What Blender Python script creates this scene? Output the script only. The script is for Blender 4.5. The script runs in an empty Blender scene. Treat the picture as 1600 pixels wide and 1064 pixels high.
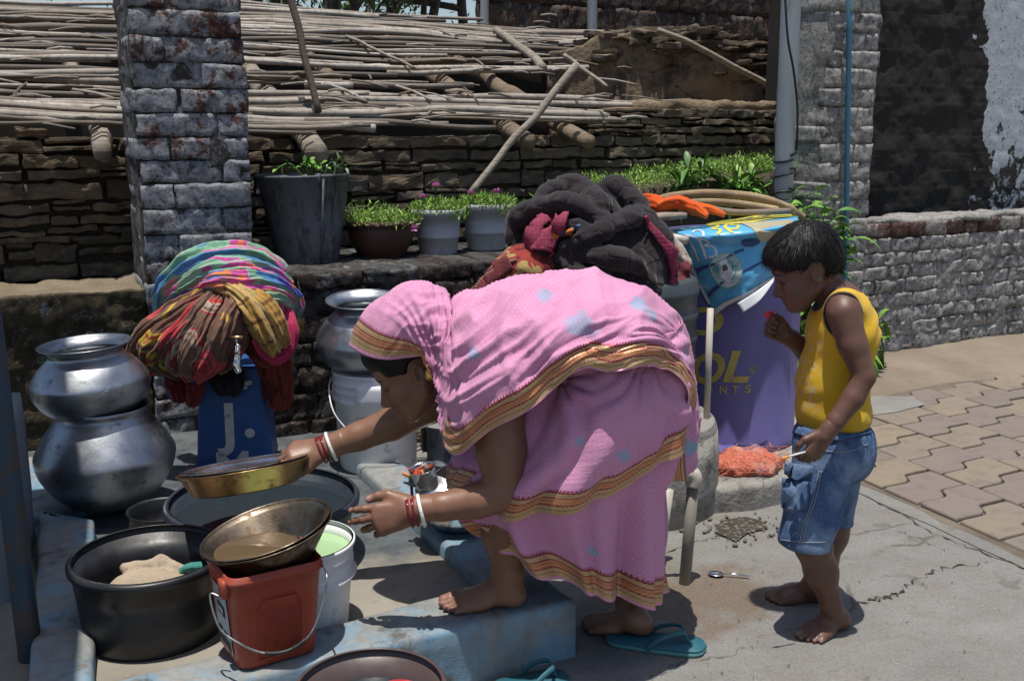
import bpy, bmesh, math, random
import numpy as np
from mathutils import Vector, Matrix, noise as mnoise
C = bpy.context.scene
R = math.radians
rng = random.Random(7)
nrg = np.random.RandomState(11)

# ------------------------------------------------------------------ camera
H, F, TH = 1.40, 1600.0, R(12)
cam = bpy.data.cameras.new('camera'); camo = bpy.data.objects.new('camera', cam)
C.collection.objects.link(camo); C.camera = camo
cam.sensor_width = 36; cam.lens = 36 * F / 1600; cam.clip_start = .05; cam.clip_end = 400
camo.location = (0, 0, H); camo.rotation_euler = (R(90) - TH, 0, 0)

# ------------------------------------------------------------------ light
SUN_EL, SUN_AZ = R(83), math.atan2(-.35, -.94)
tosun = Vector((math.cos(SUN_EL) * math.sin(SUN_AZ), math.cos(SUN_EL) * math.cos(SUN_AZ), math.sin(SUN_EL)))
w = bpy.data.worlds.new('World'); C.world = w; w.use_nodes = True
wt = w.node_tree
sky = wt.nodes.new('ShaderNodeTexSky'); sky.sky_type = 'NISHITA'; sky.sun_disc = False
sky.sun_elevation = SUN_EL; sky.sun_rotation = SUN_AZ; sky.dust_density = 1.5
bg = wt.nodes['Background']; bg.inputs['Strength'].default_value = .098
wt.links.new(sky.outputs[0], bg.inputs['Color'])
sl = bpy.data.lights.new('sun', 'SUN'); sl.energy = 4.2; sl.angle = R(.55); sl.color = (1, .955, .88)
so = bpy.data.objects.new('sun', sl); C.collection.objects.link(so); so.location = (3, 3, 9)
so.rotation_euler = (-tosun).to_track_quat('-Z', 'Y').to_euler()
C.view_settings.view_transform = 'Standard'; C.view_settings.look = 'None'
C.view_settings.exposure = 0.28; C.view_settings.gamma = 1
C.cycles.use_denoising = True; C.cycles.max_bounces = 6; C.cycles.caustics_reflective = False
C.cycles.caustics_refractive = False; C.cycles.transparent_max_bounces = 8

# ------------------------------------------------------------------ measuring: photo pixel -> point in the place
ct, st_ = math.cos(TH), math.sin(TH)
def ray(x, y):
    u, v = (x - 800) / F, (532 - y) / F
    return np.array((u, ct + v * st_, v * ct - st_))
CAM = np.array((0, 0, H))
def P(x, y, D): r = ray(x, y); return CAM + r * (D / r[1])
def G(x, y, z=0.): r = ray(x, y); return CAM + r * ((z - H) / r[2])
def mpp(x, y, D): return D / ray(x, y)[1] / F           # metres per photo pixel there
def proj(p):
    p = np.asarray(p) - CAM
    zc = p[..., 1] * ct - p[..., 2] * st_; yc = p[..., 1] * st_ + p[..., 2] * ct
    return 800 + F * p[..., 0] / zc, 532 - F * yc / zc
# wall frame: s runs along the back walls, b goes behind their front face
PH = R(27); WD = np.array((math.cos(PH), math.sin(PH), 0)); WB = np.array((-math.sin(PH), math.cos(PH), 0))
W0 = np.array((2.295, 6.06, 0))
def wx(s, b, z): return W0 + s * WD + b * WB + np.array((0, 0, z))
def Wp(x, y, b):
    r = ray(x, y); t = (b - np.dot(CAM - W0, WB)) / np.dot(r, WB); p = CAM + r * t - W0
    return float(np.dot(p, WD)), float(p[2])

# ------------------------------------------------------------------ noise
def _h(ix, iy, iz):
    n = (ix * 73856093) ^ (iy * 19349663) ^ (iz * 83492791)
    n = (n ^ (n >> 13)) * 1274126177 & 0x7fffffff
    n = (n ^ (n >> 16)) * 668265263 & 0x7fffffff
    return (n & 0xffff) / 32767.5 - 1
def vn(p):
    p = np.asarray(p, dtype=float); i = np.floor(p).astype(np.int64); f = p - i; f = f * f * (3 - 2 * f)
    x, y, z = i[..., 0], i[..., 1], i[..., 2]; a, b, c = f[..., 0], f[..., 1], f[..., 2]
    L = lambda q, w_, t: q + (w_ - q) * t
    return L(L(L(_h(x, y, z), _h(x+1, y, z), a), L(_h(x, y+1, z), _h(x+1, y+1, z), a), b),
             L(L(_h(x, y, z+1), _h(x+1, y, z+1), a), L(_h(x, y+1, z+1), _h(x+1, y+1, z+1), a), b), c)
def fbm(p, o=3):
    p = np.asarray(p, dtype=float); r = 0; a = .5
    for _ in range(o): r = r + a * vn(p); p = p * 2.03 + 17.3; a *= .5
    return r

# ------------------------------------------------------------------ mesh helpers
class MB:
    """collects geometry that becomes one mesh"""
    def __init__(s): s.V, s.F, s.n, s.A, s.M = [], [], 0, [], []
    def add(s, V, Fc, rnd=None, m=0):
        V = np.asarray(V, dtype=float); k = s.n
        s.V.append(V); s.F.extend([tuple(int(i) + k for i in f) for f in Fc]); s.n += len(V)
        s.A.append(np.full(len(V), rng.random() if rnd is None else rnd) if np.ndim(rnd) == 0 else np.asarray(rnd))
        s.M.extend([m] * len(Fc)); return s
    def data(s): return np.concatenate(s.V), s.F
ORG = {}
def mk(name, V, Fc, mat, parent=None, smooth=True, attrs=None, uv=None, loc=None, mats=None, mi=None):
    V = np.asarray(V, dtype=float)
    o0 = np.array(ORG[parent.name]) if parent is not None else (np.array(loc) if loc is not None else np.zeros(3))
    me = bpy.data.meshes.new(name); me.from_pydata((V - o0).tolist(), [], [tuple(map(int, f)) for f in Fc])
    if smooth: me.polygons.foreach_set('use_smooth', [True] * len(me.polygons))
    for k, a in (attrs or {}).items():
        a = np.asarray(a, dtype=np.float32)
        if a.ndim == 1: me.attributes.new(k, 'FLOAT', 'POINT').data.foreach_set('value', a)
        else:
            c = np.ones((len(V), 4), np.float32); c[:, :3] = a
            me.attributes.new(k, 'FLOAT_COLOR', 'POINT').data.foreach_set('color', c.ravel())
    if uv is not None:
        l = me.uv_layers.new(name='UVMap'); li = np.zeros(len(me.loops), np.int32); me.loops.foreach_get('vertex_index', li)
        l.data.foreach_set('uv', np.asarray(uv, dtype=np.float32)[li].ravel())
    for m in (mats or [mat]): me.materials.append(m)
    if mi is not None: me.polygons.foreach_set('material_index', mi)
    me.update()
    o = bpy.data.objects.new(name, me); C.collection.objects.link(o)
    if parent is not None: o.parent = parent
    elif loc is not None: o.location = loc
    ORG[o.name] = tuple(o0)
    return o
def mkb(name, mb, mat, parent=None, smooth=True, loc=None, mats=None, **kw):
    V, Fc = mb.data()
    return mk(name, V, Fc, mat, parent, smooth, {'rnd': np.concatenate(mb.A)}, None, loc, mats, mb.M if mats else None, **kw)
def tag(o, label, cat, group=None, kind=None):
    if label: o['label'] = label
    if cat: o['category'] = cat
    if group: o['group'] = group
    if kind: o['kind'] = kind
    return o
def thing(name, label, cat, loc, group=None):
    o = bpy.data.objects.new(name, None); C.collection.objects.link(o); o.location = loc; o.empty_display_size = .1
    ORG[o.name] = tuple(loc); return tag(o, label, cat, group)
def struct(o): o['kind'] = 'structure'; return o

def gridf(nu, nv, cu=False, off=0):
    Fc = []
    for i in range(nu - (0 if cu else 1)):
        for j in range(nv - 1):
            a = i * nv + j; b = ((i + 1) % nu) * nv + j
            Fc.append((a, b, b + 1, a + 1))
    return Fc
def tube(pts, rad, n=8, cap=True, sec=None, up=None, squash=1.0):
    """swept tube; sec(theta, t) scales the radius"""
    pts = np.asarray(pts, dtype=float); m = len(pts); rad = np.broadcast_to(np.asarray(rad, dtype=float), (m,))
    T = np.gradient(pts, axis=0); T /= np.linalg.norm(T, axis=1)[:, None] + 1e-12
    u = np.array(up if up is not None else (0, 0, 1.)); u = u - T[0] * np.dot(u, T[0])
    if np.linalg.norm(u) < .05: u = np.array((1., 0, 0)); u = u - T[0] * np.dot(u, T[0])
    u /= np.linalg.norm(u); V = []; th = np.arange(n) * 2 * math.pi / n
    for i in range(m):
        u = u - T[i] * np.dot(u, T[i]); u /= np.linalg.norm(u) + 1e-12; v = np.cross(T[i], u)
        k = rad[i] * (sec(th, i / (m - 1)) if sec else np.ones(n))
        V.append(pts[i] + np.outer(np.cos(th) * k * squash, u) + np.outer(np.sin(th) * k, v))
    V = np.concatenate(V); Fc = []
    for i in range(m - 1):
        for j in range(n):
            a, b = i * n + j, i * n + (j + 1) % n; Fc.append((a, b, b + n, a + n))
    if cap: Fc.append(tuple(range(n))[::-1]); Fc.append(tuple((m - 1) * n + j for j in range(n)))
    return V, Fc
def lathe(prof, c=(0, 0, 0), n=48, dent=0, seed=0, tilt=None, close=False):
    prof = np.asarray(prof, dtype=float); th = np.arange(n) * 2 * math.pi / n; V = []
    for r, z in prof: V.append(np.stack([r * np.cos(th), r * np.sin(th), np.full(n, z)], 1))
    V = np.concatenate(V); m = len(prof); Fc = []
    if dent:
        d = fbm(V * 9 + seed, 2) * dent; L = np.linalg.norm(V[:, :2], axis=1)[:, None] + 1e-9
        V[:, :2] += V[:, :2] / L * d[:, None]
    for i in range(m - 1):
        for j in range(n):
            a, b = i * n + j, i * n + (j + 1) % n; Fc.append((a, b, b + n, a + n))
    if prof[0][0] > 1e-4 and close: Fc.append(tuple(range(n))[::-1])
    if close: Fc.append(tuple((m - 1) * n + j for j in range(n)))
    if tilt is not None: V = V @ np.array(tilt).T
    return V + np.array(c), Fc
def rot(axis, a): return np.array(Matrix.Rotation(a, 3, axis))
_RB = {}
def rbt(nx, ny, nz):
    if (nx, ny, nz) in _RB: return _RB[(nx, ny, nz)]
    idx, V, Fc = {}, [], []
    def vid(i, j, k):
        if (i, j, k) not in idx: idx[(i, j, k)] = len(V); V.append((2*i/nx-1, 2*j/ny-1, 2*k/nz-1))
        return idx[(i, j, k)]
    for i in range(nx):
        for j in range(ny):
            Fc.append([vid(i, j, 0), vid(i, j+1, 0), vid(i+1, j+1, 0), vid(i+1, j, 0)])
            Fc.append([vid(i, j, nz), vid(i+1, j, nz), vid(i+1, j+1, nz), vid(i, j+1, nz)])
    for i in range(nx):
        for k in range(nz):
            Fc.append([vid(i, 0, k), vid(i+1, 0, k), vid(i+1, 0, k+1), vid(i, 0, k+1)])
            Fc.append([vid(i, ny, k), vid(i, ny, k+1), vid(i+1, ny, k+1), vid(i+1, ny, k)])
    for j in range(ny):
        for k in range(nz):
            Fc.append([vid(0, j, k), vid(0, j, k+1), vid(0, j+1, k+1), vid(0, j+1, k)])
            Fc.append([vid(nx, j, k), vid(nx, j+1, k), vid(nx, j+1, k+1), vid(nx, j, k+1)])
    _RB[(nx, ny, nz)] = (np.array(V), Fc); return _RB[(nx, ny, nz)]
def rbox(c, h, r=.01, n=(3, 3, 3), amp=0, fr=12, basis=None, seed=0):
    """box with rounded edges and a rough skin"""
    V, Fc = rbt(*n); h = np.array(h, dtype=float); r = min(r, h.min() * .95); p = V * h
    core = np.clip(p, -(h - r), h - r); d = p - core; L = np.linalg.norm(d, axis=1)[:, None]
    p = np.where(L > 1e-9, core + d / np.maximum(L, 1e-9) * r, p)
    if amp:
        q = (p + seed * 3.7) * fr; p = p + amp * np.stack([fbm(q, 2), fbm(q + 31, 2), fbm(q + 67, 2)], -1) * 2
    if basis is not None: p = p @ np.array(basis)
    return p + np.array(c), Fc
def crom(pts, n):
    """Catmull-Rom through the rows of pts, n samples in all"""
    pts = np.asarray(pts, dtype=float); m = len(pts); t = np.linspace(0, m - 1, n); i = np.clip(t.astype(int), 0, m - 2); f = t - i
    g = lambda k: pts[np.clip(k, 0, m - 1)]
    p0, p1, p2, p3 = 2 * g(i) - g(i + 1), g(i), g(i + 1), g(i + 2)
    p0 = np.where((i > 0).reshape(-1, *[1] * (pts.ndim - 1)), g(i - 1), p0)
    f = f.reshape(-1, *[1] * (pts.ndim - 1))
    return .5 * (2*p1 + (p2-p0)*f + (2*p0-5*p1+4*p2-p3)*f*f + (3*p1-p0-3*p2+p3)*f**3)
def normals(V, Fc):
    N = np.zeros_like(V); Q = np.array([f[:4] if len(f) > 3 else (*f, f[2]) for f in Fc])
    fn = np.cross(V[Q[:, 2]] - V[Q[:, 0]], V[Q[:, 3]] - V[Q[:, 1]])
    for k in range(4): np.add.at(N, Q[:, k], fn)
    return N / (np.linalg.norm(N, axis=1)[:, None] + 1e-12)
def solid(V, Fc, t):
    """gives an open sheet a thickness"""
    N = normals(V, Fc); n = len(V); ed = {}
    for f in Fc:
        for a, b in zip(f, f[1:] + f[:1]): ed[(a, b)] = 1
    G2 = [tuple(i + n for i in f[::-1]) for f in Fc]
    side = [(b, a, a + n, b + n) for (a, b) in ed if (b, a) not in ed]
    return np.concatenate([V, V - N * t]), list(Fc) + G2 + side

# ------------------------------------------------------------------ materials
class T:
    def __init__(s, name):
        s.m = bpy.data.materials.new(name); s.m.use_nodes = True; s.t = s.m.node_tree
        s.b = s.t.nodes['Principled BSDF']; s.nrm = None; s._c = {}
    def lk(s, v, sock):
        if isinstance(v, bpy.types.NodeSocket): s.t.links.new(v, sock)
        elif isinstance(v, (tuple, list)) and len(v) == 3 and sock.type == 'RGBA': sock.default_value = (*v, 1)
        else: sock.default_value = v
    def n(s, kind, props=None, **inp):
        nd = s.t.nodes.new('ShaderNode' + kind)
        for k, v in (props or {}).items(): setattr(nd, k, v)
        for k, v in inp.items(): s.lk(v, nd.inputs[k.replace('_', ' ')])
        return nd
    def co(s, kind='Object', sc=(1, 1, 1)):
        key = (kind, tuple(sc))
        if key not in s._c:
            t = s.n('TexCoord').outputs[kind]
            s._c[key] = t if tuple(sc) == (1, 1, 1) else s.n('Mapping', Vector=t, Scale=sc).outputs[0]
        return s._c[key]
    def noise(s, scale, detail=5, rough=.6, sc=(1, 1, 1), dist=0, kind='Object', vec=None):
        return s.n('TexNoise', Vector=vec or s.co(kind, sc), Scale=scale, Detail=detail, Roughness=rough, Distortion=dist).outputs['Fac']
    def vor(s, scale, feature='F1', sc=(1, 1, 1), rnd=1.0, kind='Object', vec=None, out='Distance'):
        return s.n('TexVoronoi', {'feature': feature}, Vector=vec or s.co(kind, sc), Scale=scale, Randomness=rnd).outputs[out]
    def step(s, f, lo, hi, a=0., b=1.):
        nd = s.n('MapRange', Value=f); nd.inputs[1].default_value = lo; nd.inputs[2].default_value = hi
        nd.inputs[3].default_value = a; nd.inputs[4].default_value = b; return nd.outputs[0]
    def ramp(s, f, stops, mode='LINEAR'):
        nd = s.n('ValToRGB', Fac=f); cr = nd.color_ramp; cr.interpolation = mode
        while len(cr.elements) < len(stops): cr.elements.new(.5)
        for e, (p, c) in zip(cr.elements, stops): e.position = p; e.color = (*c, 1)
        return nd.outputs[0]
    def mix(s, f, a, b, mode='MIX'): return s.n('MixRGB', {'blend_type': mode}, Fac=f, Color1=a, Color2=b).outputs[0]
    def math(s, op, a, b=0.):
        nd = s.n('Math', {'operation': op}); s.lk(a, nd.inputs[0]); s.lk(b, nd.inputs[1]); return nd.outputs[0]
    def attr(s, name, out='Fac'): return s.n('Attribute', {'attribute_name': name}).outputs[out]
    def xyz(s, v): return s.n('SeparateXYZ', Vector=v).outputs
    def bump(s, h, st=.3, d=.01):
        nd = s.n('Bump', Strength=st, Distance=d, Height=h)
        if s.nrm: s.t.links.new(s.nrm, nd.inputs['Normal'])
        s.nrm = nd.outputs[0]; return s
    def set(s, **kw):
        for k, v in kw.items(): s.lk(v, s.b.inputs[k.replace('_', ' ')])
        if s.nrm: s.t.links.new(s.nrm, s.b.inputs['Normal'])
        return s.m
def pm(name, c1, c2, scale=6, rough=.8, metal=0, bump=.3, bs=60, bd=.005, c3=None, m3=(3, .5, .65), sc=(1, 1, 1), spec=.5, rv=.15, vary=0, **kw):
    t = T(name); f = t.noise(scale, 6, .62, sc); col = t.mix(t.step(f, .32, .68), c1, c2)
    if vary: col = t.mix(vary, col, t.mix(t.attr('rnd'), (.35, .33, .32), (1.5, 1.5, 1.5)), 'MULTIPLY')
    if c3: col = t.mix(t.step(t.noise(m3[0], 7, .7, sc), m3[1], m3[2]), col, c3)
    if bump: t.bump(t.noise(bs, 5, .65, sc), bump, bd)
    rr = t.step(t.noise(scale * 2.3, 4), .3, .7, max(0, rough - rv), min(1, rough + rv))
    return t.set(Base_Color=col, Roughness=rr, Metallic=metal, Specular_IOR_Level=spec, **kw)

# ------------------------------------------------------------------ letters and flat marks laid on a surface
def text_tris(txt, size=1.0, shear=0, bold=0.):
    cu = bpy.data.curves.new('t', 'FONT'); cu.body = txt; cu.size = size; cu.shear = shear; cu.offset = bold; cu.resolution_u = 4
    o = bpy.data.objects.new('t', cu); C.collection.objects.link(o); dg = bpy.context.evaluated_depsgraph_get()
    me = bpy.data.meshes.new_from_object(o.evaluated_get(dg)); bm = bmesh.new(); bm.from_mesh(me)
    bmesh.ops.triangulate(bm, faces=bm.faces)
    for _ in range(2): bmesh.ops.subdivide_edges(bm, edges=[e for e in bm.edges if e.calc_length() > size * .12], cuts=1)
    bmesh.ops.triangulate(bm, faces=bm.faces)
    V = np.array([v.co[:] for v in bm.verts]); Fc = [tuple(v.index for v in f.verts) for f in bm.faces]
    bm.free(); bpy.data.objects.remove(o); bpy.data.curves.remove(cu); bpy.data.meshes.remove(me); return V[:, :2], Fc
def poly_tris(poly, cut=.25):
    bm = bmesh.new(); bm.faces.new([bm.verts.new((x, y, 0)) for x, y in poly]); bmesh.ops.triangulate(bm, faces=bm.faces)
    for _ in range(3): bmesh.ops.subdivide_edges(bm, edges=[e for e in bm.edges if e.calc_length() > cut], cuts=1)
    bmesh.ops.triangulate(bm, faces=bm.faces); bm.verts.index_update()
    V = np.array([v.co[:] for v in bm.verts])[:, :2]; Fc = [tuple(v.index for v in f.verts) for f in bm.faces]; bm.free(); return V, Fc
def ring_poly(c, r0, r1, n=40):
    th = np.arange(n) * 2 * math.pi / n; V = np.concatenate([np.stack([c[0] + r * np.cos(th), c[1] + r * np.sin(th)], 1) for r in (r0, r1)])
    return V, [(j, (j + 1) % n, (j + 1) % n + n, j + n) for j in range(n)]
# ================================================================== materials of the setting
def m_concrete():
    t = T('concrete'); n1 = t.noise(1.7, 7, .62, dist=.4); n2 = t.noise(9, 6, .7); n3 = t.noise(55, 4, .6)
    c = t.mix(t.step(n1, .3, .7), (.135, .13, .122), (.215, .21, .198))
    c = t.mix(t.step(n2, .45, .75), c, (.16, .14, .115))
    c = t.mix(t.step(n3, .58, .75, 0, .55), c, (.085, .08, .075))
    cr = t.vor(1.1, 'DISTANCE_TO_EDGE', vec=t.n('VectorMath', {'operation': 'ADD'}, Vector=t.co()).outputs[0])
    # damp brown stain round the tap
    x, y, z = t.xyz(t.co())[:3]
    dx = t.math('SUBTRACT', x, .52); dy = t.math('SUBTRACT', y, 2.86)
    r = t.math('SQRT', t.math('ADD', t.math('MULTIPLY', t.math('MULTIPLY', dx, dx), .6), t.math('MULTIPLY', dy, dy)))
    wet = t.step(t.math('ADD', r, t.math('MULTIPLY', t.noise(5, 5, .65), .8)), .50, .66, .8, 0)
    c = t.mix(wet, c, (.125, .085, .05))
    sp = t.step(t.noise(4.2, 3, .5), .66, .69, 0, .55); c = t.mix(sp, c, (.085, .075, .065))
    lt = t.step(t.noise(1.3, 3, .55, (1, 2.5, 1)), .56, .72, 0, .5); c = t.mix(lt, c, (.25, .245, .235))
    pit = t.step(t.vor(26, rnd=1.0), .05, .16, .75, 0)
    c = t.mix(t.math('MULTIPLY', pit, t.step(t.noise(3, 3), .45, .6)), c, (.10, .095, .085))
    cr2 = t.vor(.9, 'DISTANCE_TO_EDGE', vec=t.n('MixRGB', Fac=.12, Color1=t.co(), Color2=t.n('TexNoise', Vector=t.co(), Scale=4., Detail=5.).outputs['Color']).outputs[0])
    ck = t.step(cr2, .002, .007, .75, 0); c = t.mix(t.math('MULTIPLY', ck, t.step(t.noise(1.9, 2), .5, .56)), c, (.07, .06, .05))
    g5 = t.noise(140, 4, .7); c = t.mix(t.step(g5, .5, .68, 0, .5), c, (.10, .095, .085)); c = t.mix(t.step(g5, .46, .34, 0, .35), c, (.30, .29, .275)); t.bump(g5, .5, .003).bump(n3, .5, .006).bump(n2, .6, .016)
    return t.set(Base_Color=c, Roughness=t.step(n1, .3, .7, .6, .9))
def m_basin():
    t = T('basin_concrete'); n1 = t.noise(2.6, 6, .62, dist=.3); n2 = t.noise(14, 6, .7)
    c = t.mix(t.step(n1, .33, .67), (.20, .175, .14), (.27, .245, .205)); c = t.mix(t.step(n2, .55, .75), c, (.13, .115, .095))
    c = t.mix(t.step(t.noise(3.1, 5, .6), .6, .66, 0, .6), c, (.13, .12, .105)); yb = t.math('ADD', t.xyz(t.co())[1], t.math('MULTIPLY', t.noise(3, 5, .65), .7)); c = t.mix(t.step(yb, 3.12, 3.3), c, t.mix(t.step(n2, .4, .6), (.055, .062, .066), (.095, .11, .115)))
    t.bump(n2, .3, .006).bump(t.noise(80, 4), .25, .003); return t.set(Base_Color=c, Roughness=t.step(n1, .4, .6, .45, .8))
def m_kerb():
    t = T('worn_blue_paint'); n = t.noise(5, 7, .68, dist=.5); n2 = t.noise(26, 5, .7); drip = t.noise(14, 5, .6, (1, 1, .12))
    blue = t.mix(t.step(drip, .35, .65), (.13, .235, .33), (.20, .315, .39)); conc = t.mix(t.step(n2, .4, .6), (.19, .195, .19), (.25, .25, .24))
    up = t.step(t.xyz(t.n('NewGeometry').outputs['Normal'])[2], .4, .9)
    wear = t.step(t.math('ADD', n, t.math('MULTIPLY', up, .06)), .47, .60)
    c = t.mix(wear, blue, conc); c = t.mix(t.step(t.noise(8, 6, .7, (1, 1, .5)), .56, .66, 0, .8), c, (.075, .065, .05))
    c = t.mix(t.step(drip, .58, .7, 0, .5), c, (.10, .10, .09))
    t.bump(n2, .4, .006).bump(n, .3, .012); return t.set(Base_Color=c, Roughness=t.step(n, .4, .6, .45, .8))
def m_stone():
    t = T('slate_stone'); r = t.attr('rnd'); n = t.noise(9, 7, .65, (1, 1, 2.4)); n2 = t.noise(40, 5, .65, (1, 1, 3))
    c = t.ramp(r, [(0, (.10, .078, .055)), (.3, (.17, .125, .08)), (.55, (.13, .108, .083)), (.8, (.20, .145, .09)), (1, (.15, .132, .11))])
    c = t.mix(t.step(n, .4, .62), c, (.075, .062, .05)); c = t.mix(t.step(t.noise(6, 5, .7), .57, .7, 0, .8), c, (.22, .165, .10))
    t.bump(n2, .6, .008).bump(n, .5, .02); return t.set(Base_Color=c, Roughness=.9, Specular_IOR_Level=.25)
def m_brick(name, cover, lime, dark, base=(.13, .05, .035), grime=.5):
    """old brick with flaking limewash"""
    t = T(name); r = t.attr('rnd'); n = t.noise(10, 8, .72, dist=.6); n2 = t.noise(45, 5, .7); n3 = t.noise(2.2, 4, .6)
    b = t.mix(r, base, tuple(x * 1.9 for x in base)); b = t.mix(t.step(n2, .35, .65), b, tuple(x * .45 for x in base))
    n4 = t.noise(28, 6, .75); th = t.math('ADD', t.math('ADD', t.math('MULTIPLY', n, .75), t.math('MULTIPLY', n3, .35)), t.math('ADD', t.math('MULTIPLY', r, .12), t.math('MULTIPLY', n4, .27)))
    lw = t.mix(t.step(n2, .35, .7), lime, tuple(x * .6 for x in lime))
    c = t.mix(t.step(th, cover, cover + .05), b, lw)
    c = t.mix(t.step(t.noise(6, 7, .7), .5, .68, 0, grime), c, dark)
    fs_ = t.noise(38, 9, .78); c = t.mix(t.step(fs_, .50, .60, 0, .72), c, dark); c = t.mix(t.step(fs_, .46, .36, 0, .4), c, tuple(min(.5, x * 1.5) for x in lime)); t.bump(fs_, .8, .008).bump(n, .6, .018)
    return t.set(Base_Color=c, Roughness=.88, Specular_IOR_Level=.3)
def m_mortar(name, a, b, dark):
    t = T(name); n = t.noise(14, 8, .7); n2 = t.noise(60, 5, .7); c = t.mix(t.step(n, .35, .65), a, b)
    c = t.mix(t.step(n2, .5, .66, 0, .85), c, dark); t.bump(n2, .9, .01).bump(n, .8, .03); return t.set(Base_Color=c, Roughness=.92)
def m_reed():
    t = T('dry_reed'); r = t.attr('rnd'); n = t.noise(30, 6, .7); lg = t.noise(6, 5, .6)
    c = t.ramp(r, [(0, (.075, .06, .047)), (.35, (.19, .16, .13)), (.7, (.31, .275, .235)), (1, (.44, .40, .35))])
    c = t.mix(t.step(n, .5, .68, 0, .75), c, (.09, .07, .05)); c = t.mix(t.step(lg, .52, .66, 0, .6), c, (.17, .12, .08))
    t.bump(n, .4, .004); return t.set(Base_Color=c, Roughness=.75)
def m_wood(name, a, b, sc=(1, 1, 8)):
    t = T(name); n = t.noise(14, 7, .65, sc); n2 = t.noise(5, 5); c = t.mix(t.step(n, .35, .65), a, b)
    c = t.mix(t.step(n2, .52, .7, 0, .7), c, tuple(x * .35 for x in a)); t.bump(n, .6, .006); return t.set(Base_Color=c, Roughness=.85)
def m_paver():
    t = T('paver'); r = t.attr('rnd'); n = t.noise(3, 6, .65); n2 = t.noise(70, 4, .7)
    c = t.ramp(r, [(0, (.225, .18, .125)), (.3, (.205, .165, .118)), (.5, (.19, .155, .115)), (.51, (.158, .128, .115)), (.8, (.175, .14, .126)), (1, (.152, .125, .113))], 'LINEAR')
    c = t.mix(t.step(n, .36, .64, 0, .75), c, (.178, .15, .122)); c = t.mix(t.step(t.noise(14, 6, .7), .50, .66, 0, .6), c, (.12, .10, .085)); c = t.mix(t.step(n2, .55, .75, 0, .5), c, (.10, .085, .07))
    t.bump(n2, .35, .003); return t.set(Base_Color=c, Roughness=.85)
MAT = dict(
    concrete=m_concrete(), basin=m_basin(), kerb=m_kerb(), stone=m_stone(), reed=m_reed(), paver=m_paver(),
    sand=pm('sand', (.165, .128, .092), (.235, .19, .145), 2.2, .95, bump=.6, bs=45, bd=.012, c3=(.15, .115, .08), m3=(1.4, .52, .7)),
    brick_blue=m_brick('limewashed_brick', .665, (.32, .335, .36), (.025, .021, .019), (.115, .045, .032), .75),
    mortar_blue=m_brick('lime_mortar', .70, (.19, .20, .215), (.03, .026, .024), (.062, .056, .052), .8),
    brick_grey=m_brick('whitewashed_brick', .585, (.40, .39, .375), (.055, .047, .038), (.13, .07, .05), .8),
    mortar_grey=m_brick('crumbling_mortar', .50, (.34, .33, .315), (.06, .052, .042), (.12, .11, .10), .75),
    brick_cap=m_brick('red_coping_brick', .72, (.34, .31, .29), (.05, .037, .03), (.095, .042, .032), .7),
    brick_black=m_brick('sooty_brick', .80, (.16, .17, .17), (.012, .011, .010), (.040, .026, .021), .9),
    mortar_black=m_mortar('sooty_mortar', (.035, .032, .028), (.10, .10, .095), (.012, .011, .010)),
    brick_house=m_brick('house_brick', .82, (.15, .15, .145), (.025, .02, .017), (.075, .045, .032), .7),
    mud=pm('mud_plaster', (.155, .112, .072), (.235, .17, .108), 4, .95, bump=.8, bs=26, bd=.02, c3=(.055, .042, .03), m3=(5, .46, .62)),
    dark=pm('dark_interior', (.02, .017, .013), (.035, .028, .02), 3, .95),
    log=m_wood('old_log', (.20, .145, .095), (.11, .08, .055)), grey_log=m_wood('weathered_wood', (.30, .26, .21), (.15, .125, .10)),
    dark_log=m_wood('dark_wood', (.085, .06, .045), (.045, .034, .027)),
    pole=pm('galvanised_pole', (.27, .30, .32), (.36, .39, .41), 5, .6, .2, bump=.15, sc=(1, 1, .2), c3=(.16, .16, .15), m3=(12, .58, .72)),
    black=pm('black_rubber', (.012, .012, .013), (.02, .02, .02), 6, .55), pipe_blue=pm('blue_pipe', (.035, .13, .21), (.05, .17, .26), 5, .45, bump=.1, sc=(1, 1, .3)),
    pipe_cap=pm('pale_pipe_cap', (.22, .42, .48), (.28, .48, .52), 5, .5), crack=pm('crack_dirt', (.028, .023, .018), (.05, .04, .03), 20, .95),
    bark=pm('bark', (.035, .03, .026), (.06, .05, .042), 8, .95, sc=(1, 1, .3)),
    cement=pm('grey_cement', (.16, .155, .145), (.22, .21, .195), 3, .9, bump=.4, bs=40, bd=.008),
)
def m_leaf(name, a, b, tr=.25):
    t = T(name); c = t.mix(t.attr('rnd'), a, b); c = t.mix(t.step(t.noise(20, 3), .4, .7, 0, .4), c, tuple(x * .6 for x in a))
    return t.set(Base_Color=c, Roughness=.5, Subsurface_Weight=0., Transmission_Weight=0.)
MAT['leaf_tree'] = m_leaf('tree_leaf', (.035, .075, .018), (.085, .14, .04)); MAT['moss_rose'] = m_leaf('moss_rose_leaf', (.12, .25, .03), (.31, .46, .09))
MAT['leaf'] = m_leaf('glossy_leaf', (.07, .20, .02), (.19, .36, .05)); MAT['leaf_dark'] = m_leaf('dark_leaf', (.03, .10, .015), (.09, .22, .03))
MAT['straw'] = m_leaf('dry_straw', (.22, .16, .09), (.42, .33, .2))

# ================================================================== ground
def sheet(name, poly, z, mat, cut=.4, amp=0, fr=3):
    V, Fc = poly_tris(poly, cut); Z = np.full(len(V), float(z))
    if amp: Z = Z + fbm(np.column_stack([V * fr, np.zeros(len(V))]), 3) * amp
    return struct(mk(name, np.column_stack([V, Z]), Fc, mat))
def g2(x, y, z=0): return tuple(G(x, y, z)[:2])
sheet('ground', [(-45, -6), (45, -6), (45, 75), (-45, 75)], -.03, MAT['sand'], 20)
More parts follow.
